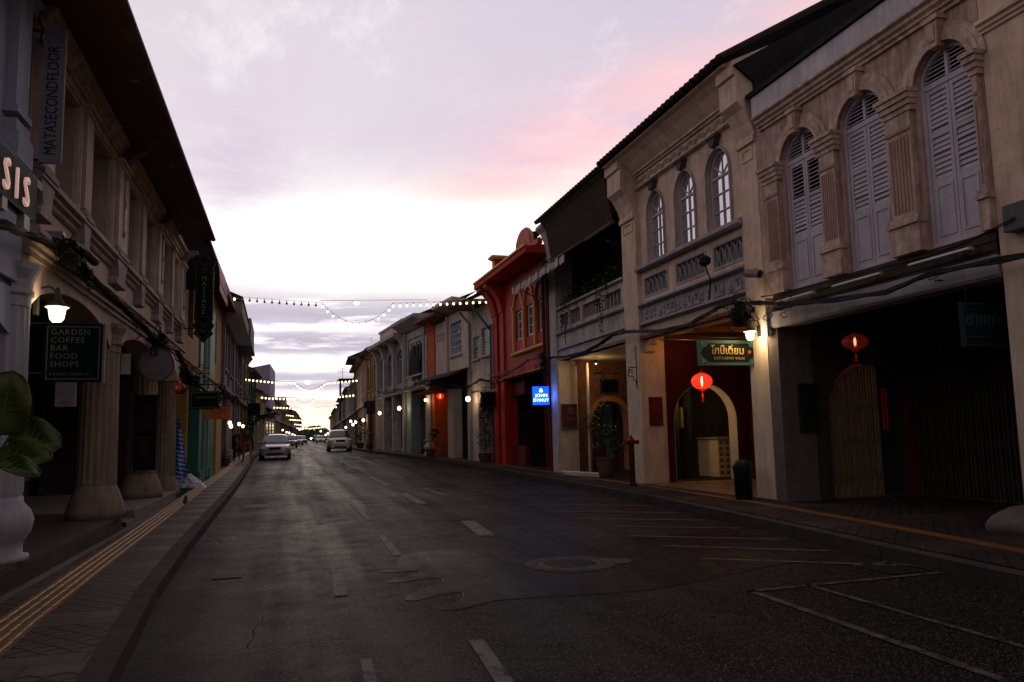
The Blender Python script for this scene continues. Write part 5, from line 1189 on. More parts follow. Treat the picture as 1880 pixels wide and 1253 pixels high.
# scalloped black signs on fretted brackets
def fret(m, x, y, z, s=1, k=.09):
    P = [(0, 0), (3, 0), (3, 1), (2, 1), (2, -1), (4, -1), (4, 0), (6, 0), (6, 1), (7, 1), (7, 0), (9, 0)]
    m.tube([(x+s*k*a, y, z+k*b) for a, b in P], .011, 4)
def scallop(w, h):
    q = [(.32, .5), (.42, .43), (.5, .5), (.5, .34), (.44, .2), (.5, 0)]
    L = [(0, .5)]+[(.12, .47), (.25, .5), (.34, .42), (.44, .5), (.5, .40), (.46, .25), (.49, .0), (.46, -.25), (.5, -.4), (.44, -.5), (.34, -.42), (.25, -.5), (.12, -.47)]+[(0, -.5)]
    return [(x*w, z*h) for x, z in L]+[(-x*w, z*h) for x, z in L[::-1]][1:-1]
def shape_sign(label, loc, w, h, group=None, lines=('~ ~ ~',), side=-1, arm=.6):
    t = thing('hanging_sign', label, 'sign', loc); m = MB(); m.poly(scallop(w, h), 'y', -.03, .03); m.build('panel', sg, t)
    m = MB(); q = scallop(w*.90, h*.86); m.tube([(a, -.033, b) for a, b in q+q[:1]], .006, 4); m.build('border_line', inkG, t)
    m = MB(); 
    for s in (-.3, .3): m.tube([(s*w, 0, h*.47), (s*w, 0, h*.5+.16)], .008, 4)
    m.tube([(side*arm, 0, h*.5+.16), (-side*w*.5, 0, h*.5+.16)], .013, 5); fret(m, side*arm, 0, h*.5+.25, -side, .075); m.build('bracket', iron, t)
    return t
t = shape_sign('scalloped black sign on a fretted iron arm beside the green pillar', (-1.98, 20.9, 2.42), .72, .46)
text_mesh('THAI MASSAGE', .07, inkG, 'lettering', t, (0, -.035, .04), FACE, .002, 'CENTER'); text_mesh('FOOT & BODY', .05, inkG, 'lettering', t, (0, -.035, -.07), FACE, .002, 'CENTER') if False else None
shape_sign('dark scalloped sign hanging in front of the orange brick passage', (9.12, 22.0, 2.77), .62, .46, side=-1, arm=.55)
shape_sign('dark scalloped sign hanging before the white house with the green strut', (8.12, 32.6, 2.88), .84, .70, side=1, arm=.5)
shape_sign('dark oval sign over the far left pavement below the second light string', tuple(at(466, 752, 50)), .8, .8)
shape_sign('dark sign on a pole arm above the right pavement before the ochre house', tuple(at(678, 744, 56)), .8, .5, side=1)
# orange banner
t = thing('banner', 'orange cloth banner with faint lettering hung past the green pillar', 'banner', (-2.12, 26.0, 2.07))
plate(.74, .40, .015, M('orange_banner', (.75, .20, .06), streak=.1, rough=.8), t, 'cloth')
text_mesh('THAI MASSAGE\nOPEN', .10, M('dark_orange_ink', (.45, .10, .03), streak=0), 'lettering', t, (0, -.012, .24), FACE, .002, 'CENTER', sx=.85)
m = MB(); m.tube([(-.5, 0, .40), (.4, 0, .40)], .012, 5); m.build('rod', iron, t)
# small white box sign / meter, and others
t = thing('meter_box', 'plain pale board hanging just below the garden coffee sign', 'box', (-2.9, 12.0, 1.93)); plate(.25, .36, .08, M('pale_meter', (.30, .26, .28), streak=.2), t, 'body', bevel=.008)
m = MB(); m.box(-.07, .02, -.043, -.041, .05, .06); m.build('print', black, t)
m = MB(); m.tube([(.13, 0, .36), (.17, 0, .2), (.17, 0, -.1), (.12, 0, -.2)], .012, 5); m.build('cable', cable, t)
t = thing('small_sign', 'small white card hanging from a rod behind the tan column', 'sign', (-2.72, 15.0, 2.60)); plate(.15, .36, .02, M('white_card', (.62, .56, .44), streak=0), t, 'card')
# coffee house sign with Thai lettering
t = thing('coffee_sign', 'teal framed black sign in gold Thai letters under the bright right wall lamp', 'sign', (7.92, 13.3, 2.63))
m = MB(); m.box(-.62, .62, -.035, .035, 0, .47); m.build('panel', M('teal_frame_paint', (.05, .12, .10), streak=.2, rough=.5), t)
L = [(0, .41), (.42, .41), (.45, .35), (.52, .33), (.54, .28), (.58, .235), (.54, .19), (.52, .14), (.45, .12), (.42, .06), (0, .06)]
m = MB(); m.poly(L+[(-a, b) for a, b in L[::-1]][1:-1], 'y', -.042, -.0355); m.build('field', sg, t)
goldL = M('gilt_letters', (.55, .34, .08), streak=0, rough=.35, metal=.3)
text_mesh('โกปี๊เตี่ยม', .20, goldL, 'lettering', t, (-.02, -.046, .21), FACE, .004, 'CENTER', sx=.95, bold=.003)
text_mesh('KOPITIAM BY WILAI', .072, goldL, 'small_lettering', t, (0, -.046, .105), FACE, .003, 'CENTER')
m = MB(); m.ball((.44, -.045, .25), .035, .006, .035, 8, 6); m.build('red_flower', M('red_dot', (.5, .05, .03)), t)
m = MB()
for sx in (-1, 1):
    for sz in (0, 1):
        x = .56*sx; z = .05 if sz == 0 else .42; m.tube([(x, -.04, z), (x-.05*sx, -.04, z+.02), (x-.08*sx, -.04, z)], .008, 4); m.tube([(x, -.04, z), (x, -.04, z+(.05 if sz == 0 else -.05)), (x-.02*sx, -.04, z+(.08 if sz == 0 else -.08))], .008, 4)
m.build('corner_scrolls', M('pale_teal_scroll', (.30, .52, .44)), t)
m = MB(); m.tube([(-.55, 0, .47), (-.55, 0, .52), (.63, 0, .52)], .012, 5); m.build('hanger', iron, t)
# Thai shop sign, far right
t = thing('shop_sign', 'dark blue Thai shop sign under the beam at the right edge', 'sign', (8.86, 8.2, 2.42))
plate(1.22, .58, .06, M('dark_navy_sign', (.012, .022, .026), streak=.1), t)
text_mesh('ขายยา-สมุนไพร', .235, M('dull_silver_letters', (.07, .09, .10), streak=0), 'lettering', t, (-.57, -.034, .28), FACE, .004, sx=.92, bold=.002)
m = MB(); m.poly([rect(-.6, .6, .02, .56), rect(-.59, .59, .03, .55)], 'y', -.034, -.0305); m.box(-.55, .5, -.034, -.0305, .13, .137); m.build('border_line', M('dull_silver_letters', (1, 1, 1)), t)
m = MB(); m.tube([(-.5, 0, .58), (-.5, 0, .82)], .01, 4); m.tube([(.5, 0, .58), (.5, 0, .82)], .01, 4); m.build('hanger', iron, t)
# donut sign
t = thing('lit_box_sign', 'glowing blue box sign reading JOHN DONUT beside the red house', 'sign', (8.09, 25.52, 2.36))
t.scale = (.93,)*3
m = MB(); m.box(-.32, .32, -.06, .06, 0, .69); m.build('case', M('sign_case', (.05, .05, .08), streak=0), t)
m = MB(); m.box(-.305, .305, -.065, -.0605, .015, .675); m.build('face', EM('blue_glow', (.005, .07, .95), 1.25), t)
wl = EM('white_glow', (.75, .95, 1.0), 1.6)
text_mesh('JOHN', .165, wl, 'lettering', t, (.02, -.068, .30), FACE, .002, 'CENTER', sx=1.0, spacing=1.12, bold=0)
text_mesh('DONUT', .165, wl, 'lettering', t, (0, -.068, .13), FACE, .002, 'CENTER', sx=.92, spacing=1.12, bold=0)
m = MB(); m.ball((0, -.068, .56), .045, .006, .04, 10, 6); m.ball((-.03, -.068, .50), .04, .006, .03, 10, 6); m.ball((.035, -.068, .50), .04, .006, .03, 10, 6); m.build('emblem', wl, t)
m = MB(); 
for z in (.13, .56): m.tube([(.32, 0, z), (.50, 0, z)], .012, 5)
m.build('bracket', iron, t)
light((7.95, 25.2, 2.7), (.06, .2, 1), 3, .1, parent=None); light((8.25, 25.1, 2.65), (.06, .2, 1), 3.5, .1)
# framed menu on the white pier
t = thing('framed_poster', 'framed reddish poster on the cream pier beside the potted shrub', 'poster', (8.78, 24.68, 1.55))
m = MB(); m.poly([rect(-.28, .28, 0, .82), rect(-.24, .24, .04, .78)], 'y', -.045, -.0); m.build('frame', M('pale_wood_frame', (.20, .13, .08)), t); m = MB(); m.box(-.245, .245, -.02, -.001, .035, .785); m.build('print', M('brown_red_print', (.14, .05, .035), sc=7, dirt=.6, streak=0), t)
m = MB(); m.box(-.05, .2, -.023, -.0205, .5, .7); m.box(-.1, .18, -.023, -.0205, .3, .36); m.build('photo', M('pink_red_photo', (.35, .09, .07), sc=14, dirt=.7, streak=0), t)
text_mesh('PARKING', .05, M('blue_ink', (.05, .2, .25)), 'small_lettering', t, (-.1, -.003, -.14), FACE, .002) if False else None
# ================================================================ LAMPS & LANTERNS
def wall_lamp(label, loc, side, power, r=.1):
    """iron arm, conical hood and glass bell; side=+1: arm comes from the left"""
    t = thing('wall_lamp', label, 'wall lamp', loc, 0, 'lit wall lamps')
    s = -side
    m = MB(); m.tube([(s*.20, 0, .10), (s*.22, 0, .20), (s*.17, 0, .29), (s*.08, 0, .31), (0, 0, .25)], .014, 6); m.box(s*.20-.02, s*.20+.02, -.04, .04, .0, .2); m.build('arm', iron, t)
    m = MB(); m.lathe((0, 0, 0), [(.015, .30), (.025, .27), (.035, .19), (.075, .13), (.125, .10), (.13, .09), (.11, .088)], 20); m.build('hood', iron, t, smooth=True)
    m = MB(); m.lathe((0, 0, 0), [(.115, .086), (.085, .07), (.078, .02), (.068, -.04), (.04, -.075), (.012, -.085)], 20); m.build('glass_bell', lampE, t, smooth=True)
    light((loc[0]-s*.02, loc[1]-.17, loc[2]+.0), (1, .76, .42), power, r, parent=None)
    return t
wall_lamp('lit iron wall lamp above the garden coffee sign on the left', (-2.39, 9.4, 2.80), 1, 5.5)
wall_lamp('brightest lit wall lamp above the teal framed Thai coffee sign', (8.24, 13.02, 3.15), -1, 16)
def far_lamp(label, p, pw=0, r=.09, group='far lit lamps'):
    t = thing('street_lantern', label, 'lamp', p, 0, group); m = MB(); m.ball((0, 0, 0), r, r, r*1.15, 8, 6); m.build('globe', farE, t, smooth=True)
    m = MB(); m.tube([(0, 0, r), (0, 0, r+.08), (.12, 0, r+.12)], .012, 4); m.build('arm', iron, t)
    if pw: light((p[0], p[1]-.2, p[2]), (1, .72, .38), pw, .12)
far_lamp('lit lamp with white glass on the white house pier right of the gothic window', tuple(at(859, 733, 35.2)), 8, .11)
far_lamp('lit lamp against the teal piered blue grey house', tuple(at(733, 750, 47.0)), 9, .11)
far_lamp('lit lamp high on the second pier of the colonnaded house', tuple(at(697, 759, 55)), 9, .11)
far_lamp('small lit lamp beside the orange pier under the brown awning', tuple(at(781, 735, 42.5)), 4, .07)
for (x, y, Y, lab) in [(422, 777, 40, 'upper lit globe left of the orange banner'), (424, 783, 40.5, 'lower lit globe left of the orange banner'), (439, 779, 46, 'lit globe over the walking people on the left'), (446, 783, 52, 'lit globe beyond the walking people on the left')]: far_lamp(lab, tuple(at(x, y, Y)), 5 if Y == 40 else 2, .085)
for (x, y, Y, lab) in [(667, 772, 62, 'lit globe nearest the ochre house on the right'), (653, 775, 68, 'lit globe under the pale lilac house on the right'), (648, 780, 72, 'low lit globe under the pale lilac house on the right'), (644, 774, 76, 'lit globe on the cream house far down the right'), (635, 785, 85, 'small lit globe past the narrow brown house on the right')]: far_lamp(lab, tuple(at(x, y, Y)), 4 if Y < 70 else 0, .11)
for i, (x, y, Y) in enumerate([(498, 785, 100), (519, 790, 118), (526, 794, 130), (531, 795, 140), (537, 798, 155), (541, 800, 170), (602, 796, 150), (598, 799, 165), (606, 794, 138), (589, 792, 190), (550, 789, 210), (555, 788, 220)]):
    t = thing('street_lantern', 'tiny glowing lamp far down the street', 'lamp', tuple(at(x, y, Y)), 0, 'tiny far lamps'); m = MB(); m.ball((0, 0, 0), .0011*Y, n=6, m=4); m.build('globe', farE, t)
def lantern(label, loc, rx, rz, glow, tas=.25, pw=3, ecol=(1, .035, .012), be=14):
    t = thing('paper_lantern', label, 'lantern', loc, 0, 'red paper lanterns')
    m = MB(); m.ball((0, 0, 0), rx, rx, rz, 28, 12)
    mm, tt, p = nt('lantern_silk'); tr = nd(tt, 'ShaderNodeBsdfTransparent'); ms = nd(tt, 'ShaderNodeMixShader', i_Fac=.16); 
    p.inputs['Base Color'].default_value = (.55, .03, .015, 1) if glow > .05 else (.14, .008, .005, 1); p.inputs['Emission Color'].default_value = (*ecol, 1); p.inputs['Emission Strength'].default_value = glow
    n = nd(tt, 'ShaderNodeTexWave', wave_type='BANDS'); 
    lk(tt, p.outputs[0], ms.inputs[1]); lk(tt, tr.outputs[0], ms.inputs[2]); tt.nodes.remove(n); lk(tt, ms.outputs[0], tt.nodes['Material Output'].inputs[0])
    m.build('shade', mm, t, smooth=True)
    m = MB()
    for k in range(14):
        a = 2*PI*k/14; m.tube([(rx*1.005*math.cos(ph)*math.cos(a), rx*1.005*math.cos(ph)*math.sin(a), rz*1.005*math.sin(ph)) for ph in [-1.35+2.7*j/8 for j in range(9)]], .0045, 3)
    m.build('ribs', M('lantern_ribs', (.25, .02, .01), streak=0), t)
    m = MB(); m.lathe((0, 0, rz*.95), [(rx*.3, 0), (rx*.3, .03), (.01, .035), (.006, .12)], 12); m.lathe((0, 0, -rz*.95-.03), [(rx*.28, 0), (rx*.28, .03)], 12); m.build('caps', M('lantern_gilt', (.5, .2, .05), streak=0), t)
    m = MB(); m.tube([(0, 0, -rz-.02), (0, 0, -rz-.09)], .006, 4); m.tube([(0, 0, -rz-.09), (0, 0, -rz-.09-tas*.6)], .018, 6, .026); m.build('tassel', M('tassel_red', (.35, .05, .02), streak=0), t)
    m = MB(); m.ball((0, 0, 0), .022, .022, rz*.62, 8, 6); m.build('bulb', EM('lantern_bulb_%g' % be, (1, .62, .30), be), t)
    light((loc[0], loc[1]-.02, loc[2]-rz-.1), (1, .10, .03), pw, .08)
lantern('round glowing red lantern hanging before the coffee house arch', (8.57, 15.5, 2.48), .225, .18, .80, .3, 2.2)
lantern('flatter dimmer red lantern hanging over the dark gates', (9.30, 11.5, 2.88), .218, .135, .035, .2, .2, (.75, .045, .015), 5)
lantern('unlit looking small dark red lantern behind the round pale sign', (-2.35, 19.2, 2.60), .13, .13, .01, .12, 0, (.10, .006, .004), .05)
for i, (x, y, Y, lab) in enumerate([(808, 728, 41.5, 'red lantern glowing by the orange pier'),]): lantern(lab, tuple(at(x, y, Y)), .2, .17, .5, .1, 1)
# warm interior lights that the photograph shows spilling out of the arcades
light((10.2, 14.2, 3.3), (1, .55, .22), 13, .15, 'arcade_lamp'); light((9.62, 19.12, 2.3), (1, .74, .34), 15, .08, 'arcade_lamp'); light((10.6, 20.6, 3.0), (1, .80, .42), 5, .1, 'arcade_lamp'); light((9.35, 23.6, 3.4), (1, .66, .34), 14, .12, 'arcade_lamp')
light((7.9, 40.5, 3.0), (1, .5, .2), 2.5, .12, 'arcade_lamp'); light((9.3, 17.6, 3.5), (1, .45, .15), 5, .1, 'arcade_lamp')
for p in ((10.2, 14.2, 3.45), (10.6, 20.6, 3.2), (9.35, 23.6, 3.58)):
    t = thing('ceiling_lamp', 'small warm ceiling lamp inside the arcade at the coffee house' if p[1] < 16 else 'small warm ceiling lamp inside the passage beyond the coffee arch' if p[1] < 22 else 'small warm ceiling lamp before the orange brick passage', 'ceiling lamp', p); m = MB(); m.lathe((0, 0, 0), [(.03, .12), (.05, .08), (.09, .02)], 10); m.build('shade', iron, t); m = MB(); m.ball((0, 0, .02), .035, n=8, m=5); m.build('bulb', lampE, t)
# ================================================================ FLUORESCENT TUBES over the dark arcade
for u0, u1, lab in ((7.95, 8.98, 'unlit white tube light nearest the right edge above the dark arcade'), (9.55, 10.6, 'unlit white tube light in the middle above the dark arcade'), (11.1, 12.15, 'unlit white tube light next to the yellow pier above the dark arcade')):
    t = thing('tube_light', lab, 'tube light', (8.27, u0, 3.64), 0, 'unlit tube lights over the dark arcade'); m = MB(); m.tube([(-.05, 0, 0), (-.05, u1-u0, 0)], .016, 8); m.build('tube', white, t); m = MB(); m.box(-.03, .03, .0, u1-u0, -.02, .03); m.box(.02, .16, .3, .34, -.01, .02); m.build('holder', M('old_white_holder', (.40, .36, .36)), t)
t = thing('tube_light', 'slanting glowing white tube light under the eave of the gothic window house', 'tube light', tuple(at(831, 566, 36.5))); q = Vector(at(883, 531, 32.9))-Vector(at(831, 566, 36.5)); m = MB(); m.tube([(0, 0, 0), tuple(q)], .03, 6); m.build('tube', EM('lit_tube', (1, .93, .82), 1.0), t); m = MB(); m.tube([(.05, 0, .05), tuple(q+Vector((.05, 0, .05)))], .03, 4); m.build('holder', pipeG, t)
# ================================================================ CABLES
rc = random.Random(11)
def bundle(name, label, pts, n=5, r=.014, spread=.035, sagj=.05, loops=0, cat='cable', mat=None):
    """several cables slung together through the given points"""
    o = thing(name, label, cat, tuple(pts[0])); p0 = Vector(pts[0]); m = MB()
    P = [Vector(p)-p0 for p in pts]
    for k in range(n):
        off = Vector((rc.uniform(-1, 1), 0, rc.uniform(-1, 1)))*spread; q = []
        for a, c in zip(P, P[1:]):
            L = (c-a).length; s = rc.uniform(.2, 1)*sagj*L*.4
            for j in range(6):
                t = j/6; q.append(a.lerp(c, t)+off*(1+.5*math.sin(j+k))-Vector((0, 0, s*4*t*(1-t))))
        q.append(P[-1]+off); m.tube(q, r*rc.uniform(.6, 1.3), 5)
    m.build('cables', mat or cable, o)
    if loops:
        m = MB()
        for k in range(loops):
            c = P[rc.randrange(1, max(2, len(P)-1))]+Vector((rc.uniform(-.08, .08), rc.uniform(-.4, .4), rc.uniform(-.25, .05))); R = rc.uniform(.06, .17); ph = rc.uniform(0, 6)
            m.tube([c+Vector((.04*math.sin(3*t+ph), R*math.cos(t), R*.8*math.sin(t))) for t in [2*PI*j/14*.93+ph for j in range(15)]], .006, 4)
        m.build('coils', mat or cable, o)
    return o
def Rr(L, x=8.22): return [(x, y, z) for y, z in L]
bundle('cable_bundle', 'thick black cable bundle sagging across the front of the dark gated house', Rr([(6.6, 3.36), (7.6, 3.42), (8.6, 3.46), (9.4, 3.36), (10.6, 3.44), (12.0, 3.60), (12.65, 3.74), (13.2, 3.79)], 8.20), 8, .018, .035, .05, 6)
bundle('cable_bundle', 'cable sagging from the grey box down to the sill of the shuttered windows', Rr([(7.3, 3.86), (8.0, 3.74), (8.7, 3.70), (10.2, 3.74), (11.8, 3.78), (12.6, 3.82)], 8.25), 4, .010, .02, .04, 2)
bundle('cable_bundle', 'black cable bundle swooping over the beam of the coffee house', Rr([(13.2, 3.80), (13.6, 3.88), (14.3, 3.80), (15.3, 3.66), (16.6, 3.72), (18.1, 3.90), (18.9, 3.96)], 8.16), 6, .016, .03, .04, 3)
bundle('cable_bundle', 'black cable bundle crossing the open balcony house below its rail', Rr([(18.9, 3.97), (19.5, 4.0), (20.4, 3.86), (21.5, 3.76), (23, 3.78), (24.5, 3.88), (25.1, 3.9)], 8.22), 5, .016, .03, .04, 0)
bundle('cable_bundle', 'grey pipe like cables crossing the red house front', [(8.0, 25.2, 3.95), (8.0, 26.5, 4.0), (8.1, 28, 3.9), (8.2, 29.8, 3.85), (8.2, 33.0, 3.9)], 3, .035, .03, .05, 3, mat=M('pinkish_conduit', (.26, .17, .16), streak=0))
bundle('cable_bundle', 'tangled cables over the arch of the plain white house', [(8.1, 32.8, 3.7), (8.0, 34, 3.85), (7.75, 35.5, 3.6), (7.3, 38.2, 4.0), (6.9, 42.5, 4.2)], 5, .02, .06, .08, 5)
bundle('cable_bundle', 'cables along the ledge of the blue grey house', [(7.0, 42.9, 4.3), (6.6, 45, 4.15), (6.3, 48, 4.2), (5.7, 54, 4.4)], 4, .02, .05, .08, 2)
tangle = M('black_tangle', (.012, .014, .012), streak=0)
def knot(name, label, c, R, n=40, leafy=0, cat='cable'):
    o = thing(name, label, cat, c); m = MB()
    for k in range(n):
        a = Vector((rc.gauss(0, R[0]), rc.gauss(0, R[1]), rc.gauss(0, R[2])))*.6; q = [a]
        for j in range(6): a = a+Vector((rc.uniform(-1, 1)*R[0], rc.uniform(-1, 1)*R[1], rc.uniform(-1, 1)*R[2]))*.5; a *= .9; q.append(a)
        m.tube(q, rc.uniform(.005, .013), 4)
    for k in range(n//6): a = Vector((rc.gauss(0, R[0]), rc.gauss(0, R[1]), rc.gauss(0, R[2])))*.5; m.box(a.x-.05, a.x+.05, a.y-.06, a.y+.06, a.z-.05, a.z+.06)
    m.build('wires', tangle, o); return o
knot('cable_knot', 'black knot of cables and boxes above the brightest wall lamp', (8.25, 13.3, 3.66), (.14, .35, .24), 46)
knot('cable_knot', 'black cable tangle at the pier between the red and white houses', (8.12, 25.3, 3.80), (.14, .28, .36), 34)
knot('cable_knot', 'tangle of cables at the far end of the belt near the round pale sign', (-2.38, 16.3, 3.25), (.12, .5, .22), 44)
knot('cable_knot', 'black cable mass over the first pale column by the SIS sign', (-2.34, 9.6, 3.50), (.10, .7, .10), 34)
knot('cable_knot', 'cable tangle above the scalloped black sign on the left', (-2.3, 21.6, 2.95), (.25, .5, .18), 26)
knot('cable_knot', 'cable tangle over the orange banner', (-2.2, 28, 2.9), (.22, .8, .25), 26)
knot('cable_knot', 'dark cables and brackets over the far left pavement', (-2.4, 38, 3.3), (.4, 1.5, .3), 30)
def Lr(L, x=-2.36): return [(x, y, z) for y, z in L]
bundle('cable_bundle', 'black cable bundle running down along the belt from the SIS sign', Lr([(6.5, 3.15), (7.6, 3.32), (8.5, 3.44), (9.9, 3.60), (10.4, 3.50), (12.5, 3.44), (14.4, 3.38), (16.3, 3.30), (18.5, 3.42), (21, 3.06), (25.8, 2.92), (30, 2.9)]), 9, .014, .035, .04, 10)
m = MB(); t = thing('conduit', 'thick black stub of cable conduit standing off the belt near the pale column', 'cable', (-2.30, 10.1, 3.62)); m.tube([(0, -.6, -.02), (.02, -.2, .0), (.05, .25, -.03)], .055, 8); m.build('sleeve', cable, t)
t = thing('wall_bracket', 'black fretwork iron bracket on the far left pier between two signs', 'bracket', (-2.4, 19.0, 3.05)); m = MB(); fret(m, 0, 0, 0, 1, .075); fret(m, .15, 0, -.12, 1, .06); m.build('fret', iron, t)
t = thing('wall_bracket', 'black fretwork iron bracket on the pier by the red hydrant post', 'bracket', (8.32, 18.33, 3.0)); m = MB()
m.tube([(0.02, 0, .55), (0.02, 0, -.52)], .012, 5); m.tube([(0, 0, .02), (-.17, 0, .02), (-.17, 0, -.1), (-.09, 0, -.1), (-.09, 0, -.04), (-.2, 0, -.04), (-.2, 0, -.2), (-.07, 0, -.2), (-.07, 0, -.3), (0, 0, -.3), (0, 0, -.42)], .014, 4); m.build('fret', iron, t)
t = thing('wall_bracket', 'black fretwork bracket above the dark blue Thai shop sign', 'bracket', (8.28, 8.6, 3.36)); m = MB(); fret(m, 0, 0, 0, 1, .07); m.build('fret', iron, t)
t = thing('junction_box', 'flat grey box on the cream wall at the right edge above the cables', 'box', (8.36, 7.2, 3.72)); m = MB(); m.box(-.09, .1, -.35, .28, 0, .33); m.build('case', M('grey_box', (.10, .11, .11), rough=.5), t, bevel=.01)
# cctv camera
t = thing('security_camera', 'grey bullet security camera on the yellow pier beside the peach house', 'camera', (8.30, 13.0, 4.32)); m = MB(); m.tube([(-.06, .02, .02), (-.02, -.36, -.07)], .078, 16); m.build('body', M('grey_camera', (.20, .18, .21), rough=.5, streak=0), t, smooth=False); m = MB(); m.tube([(-.018, -.355, -.075), (-.016, -.362, -.077)], .06, 14); m.build('lens', black, t); m = MB(); m.tube([(-.04, -.1, .0), (.1, .0, .1), (.14, .0, .1)], .02, 6); m.build('arm', pipeG, t)
t = thing('horn_lamp', 'dark street lamp head on a thin bent pole in front of the carved balcony', 'lamp', (8.10, 14.2, 4.02)); m = MB(); m.tube([(0, 0, 0), (.0, -.1, .4), (.0, .1, .75)], .018, 6); m.build('pole', iron, t); m = MB(); m.lathe((0, .1, .72), [(.04, 0), (.12, .05), (.13, .16), (.05, .22)], 12); m.build('head', iron, t)
# ================================================================ STRING LIGHTS
bulb_me = None
def string_lights(label, paths, Y, gap, r, star=None, group='festoon strings across the street', lit=None, join=False):
    """paths: pixel polylines of one string, all hung at distance Y"""
    pts0 = at(paths[0][0][0], paths[0][0][1], Y); t = thing('string_lights', label, 'string lights', tuple(pts0), 0, group)
    m = MB(); allb = []
    for path in paths:
        W = [at(x, y, Y)-pts0 for x, y in path]; m.tube(W, max(.005, Y*.00015), 4); d = gap*.5
        acc = 0
        for a, c in zip(W, W[1:]):
            L = (c-a).length
            while acc+L > d: allb.append(a.lerp(c, (d-acc)/L)); d += gap
            acc += L
    m.build('wire', cable, t)
    mm = MB(); mm.ball((0, 0, 0), r, r, r*1.15, 8, 6); first = None; sk = MB()
    hold = MB()
    for i, p in enumerate(allb):
        on = lit is None or lit(p+pts0); hold.tube([p, p-Vector((0, 0, .07+r))], r*.28, 4)
        if join: 
            if on: sk.ball(tuple(p-Vector((0, 0, .06+r))), r, r, r*1.1, 6, 4)
            continue
        if first is None:
            first = mm.build('bulb', bulbE if on else M('unlit_bulb', (.3, .3, .3), streak=0), t, smooth=True); o = first; firstm = on
        else:
            o = first.copy()
            if on != firstm: o.data = (first2 if 'first2' in locals() else None) or first.data.copy(); first2 = o.data; first2.materials[0] = bulbE if on else M('unlit_bulb', (.3, .3, .3), streak=0)
            COL.objects.link(o); o.parent = t
        o.location = p-Vector((0, 0, .08+r))
    hold.build('sockets', cable, t)
    if join: sk.build('bulbs', bulbE, t)
    if star:
        c = at(star[0], star[1], Y)-pts0; s = MB()
        for k in range(6): s.ball((c.x+star[2]*math.cos(k*PI/3), c.y, c.z+.6*star[2]*math.sin(k*PI/3)), star[2]*.42, n=8, m=5)
        s.ball(tuple(c), star[2]*.55, n=8, m=5); s.build('star_lamp', bulbE, t)
def px_of(p): 
    c = RW.transposed() @ (Vector(p)-CAMP); return CX+F*c.x/-c.z
def swag(x0, y0, x1, y1, dip, n=8): return [(x0+(x1-x0)*i/n, y0+(y1-y0)*i/n+dip*4*(i/n)*(1-i/n)) for i in range(n+1)]
string_lights('nearest festoon string with a deep loop of glowing bulbs above the street', [[(410, 541)]+swag(412, 542, 590, 556, 1)+swag(591, 556, 722, 556, 37, 14)+[(722, 557), (783, 555), (850, 552), (905, 549)]], 33,   .285, .047, (655, 557, .08), lit=lambda p: p.x < -2.0 or p.x > 1.2)
m = MB(); t = thing('span_wire', 'thin straight wire above the loop of the nearest festoon string', 'wire', (0, 33, 0)); m.tube([at(588, 552, 33)-Vector((0, 33, 0)), at(785, 551, 33)-Vector((0, 33, 0))], .009, 4); m.build('wire', cable, t)
string_lights('second festoon string with a wide loop seen above the parked minivan', [[(433, 692), (470, 696), (510, 700), (540, 701)]+swag(541, 701, 598, 701, 14, 10)+[(600, 701), (655, 696)]], 57, .25, .058, (565, 703, .14))
string_lights('third festoon string drawn as thick gold dots lower over the street', [[(478, 727), (495, 729), (538, 730)]+swag(539, 730, 579, 729, 11, 10)+[(580, 729), (615, 727), (653, 723)]], 70, .29, .072, (558, 729, .18))
string_lights('fourth festoon string broken in the middle far down the street', [[(495, 746), (525, 747), (548, 749), (553, 752)], [(576, 751), (579, 749), (600, 747), (620, 745)]], 95, .34, .085, (565, 749, .2))
for k, (pp, Y, st) in enumerate([([[(553, 753), (590, 754), (606, 752)]], 108, None), ([[(517, 760), (540, 763)], [(590, 763), (608, 761)]], 125, None), ([[(528, 769), (560, 771), (602, 768)]], 145, None), ([[(540, 778), (565, 780), (598, 777)]], 165, None), ([[(538, 785), (566, 786), (593, 784)]], 190, None)]):
    string_lights('faint gold festoon string far down the street, number %s from the front' % ('five', 'six', 'seven', 'eight', 'nine')[k] if False else ['short low festoon string right under the broken one', 'sixth festoon string parted over the bright horizon', 'thin festoon string just above the glow of the horizon', 'bright low festoon string at the end of the street', 'lowest festoon string against the far trees'][k], pp, Y, .30 if Y < 130 else .36, .08 if Y < 130 else .11, st, join=True)
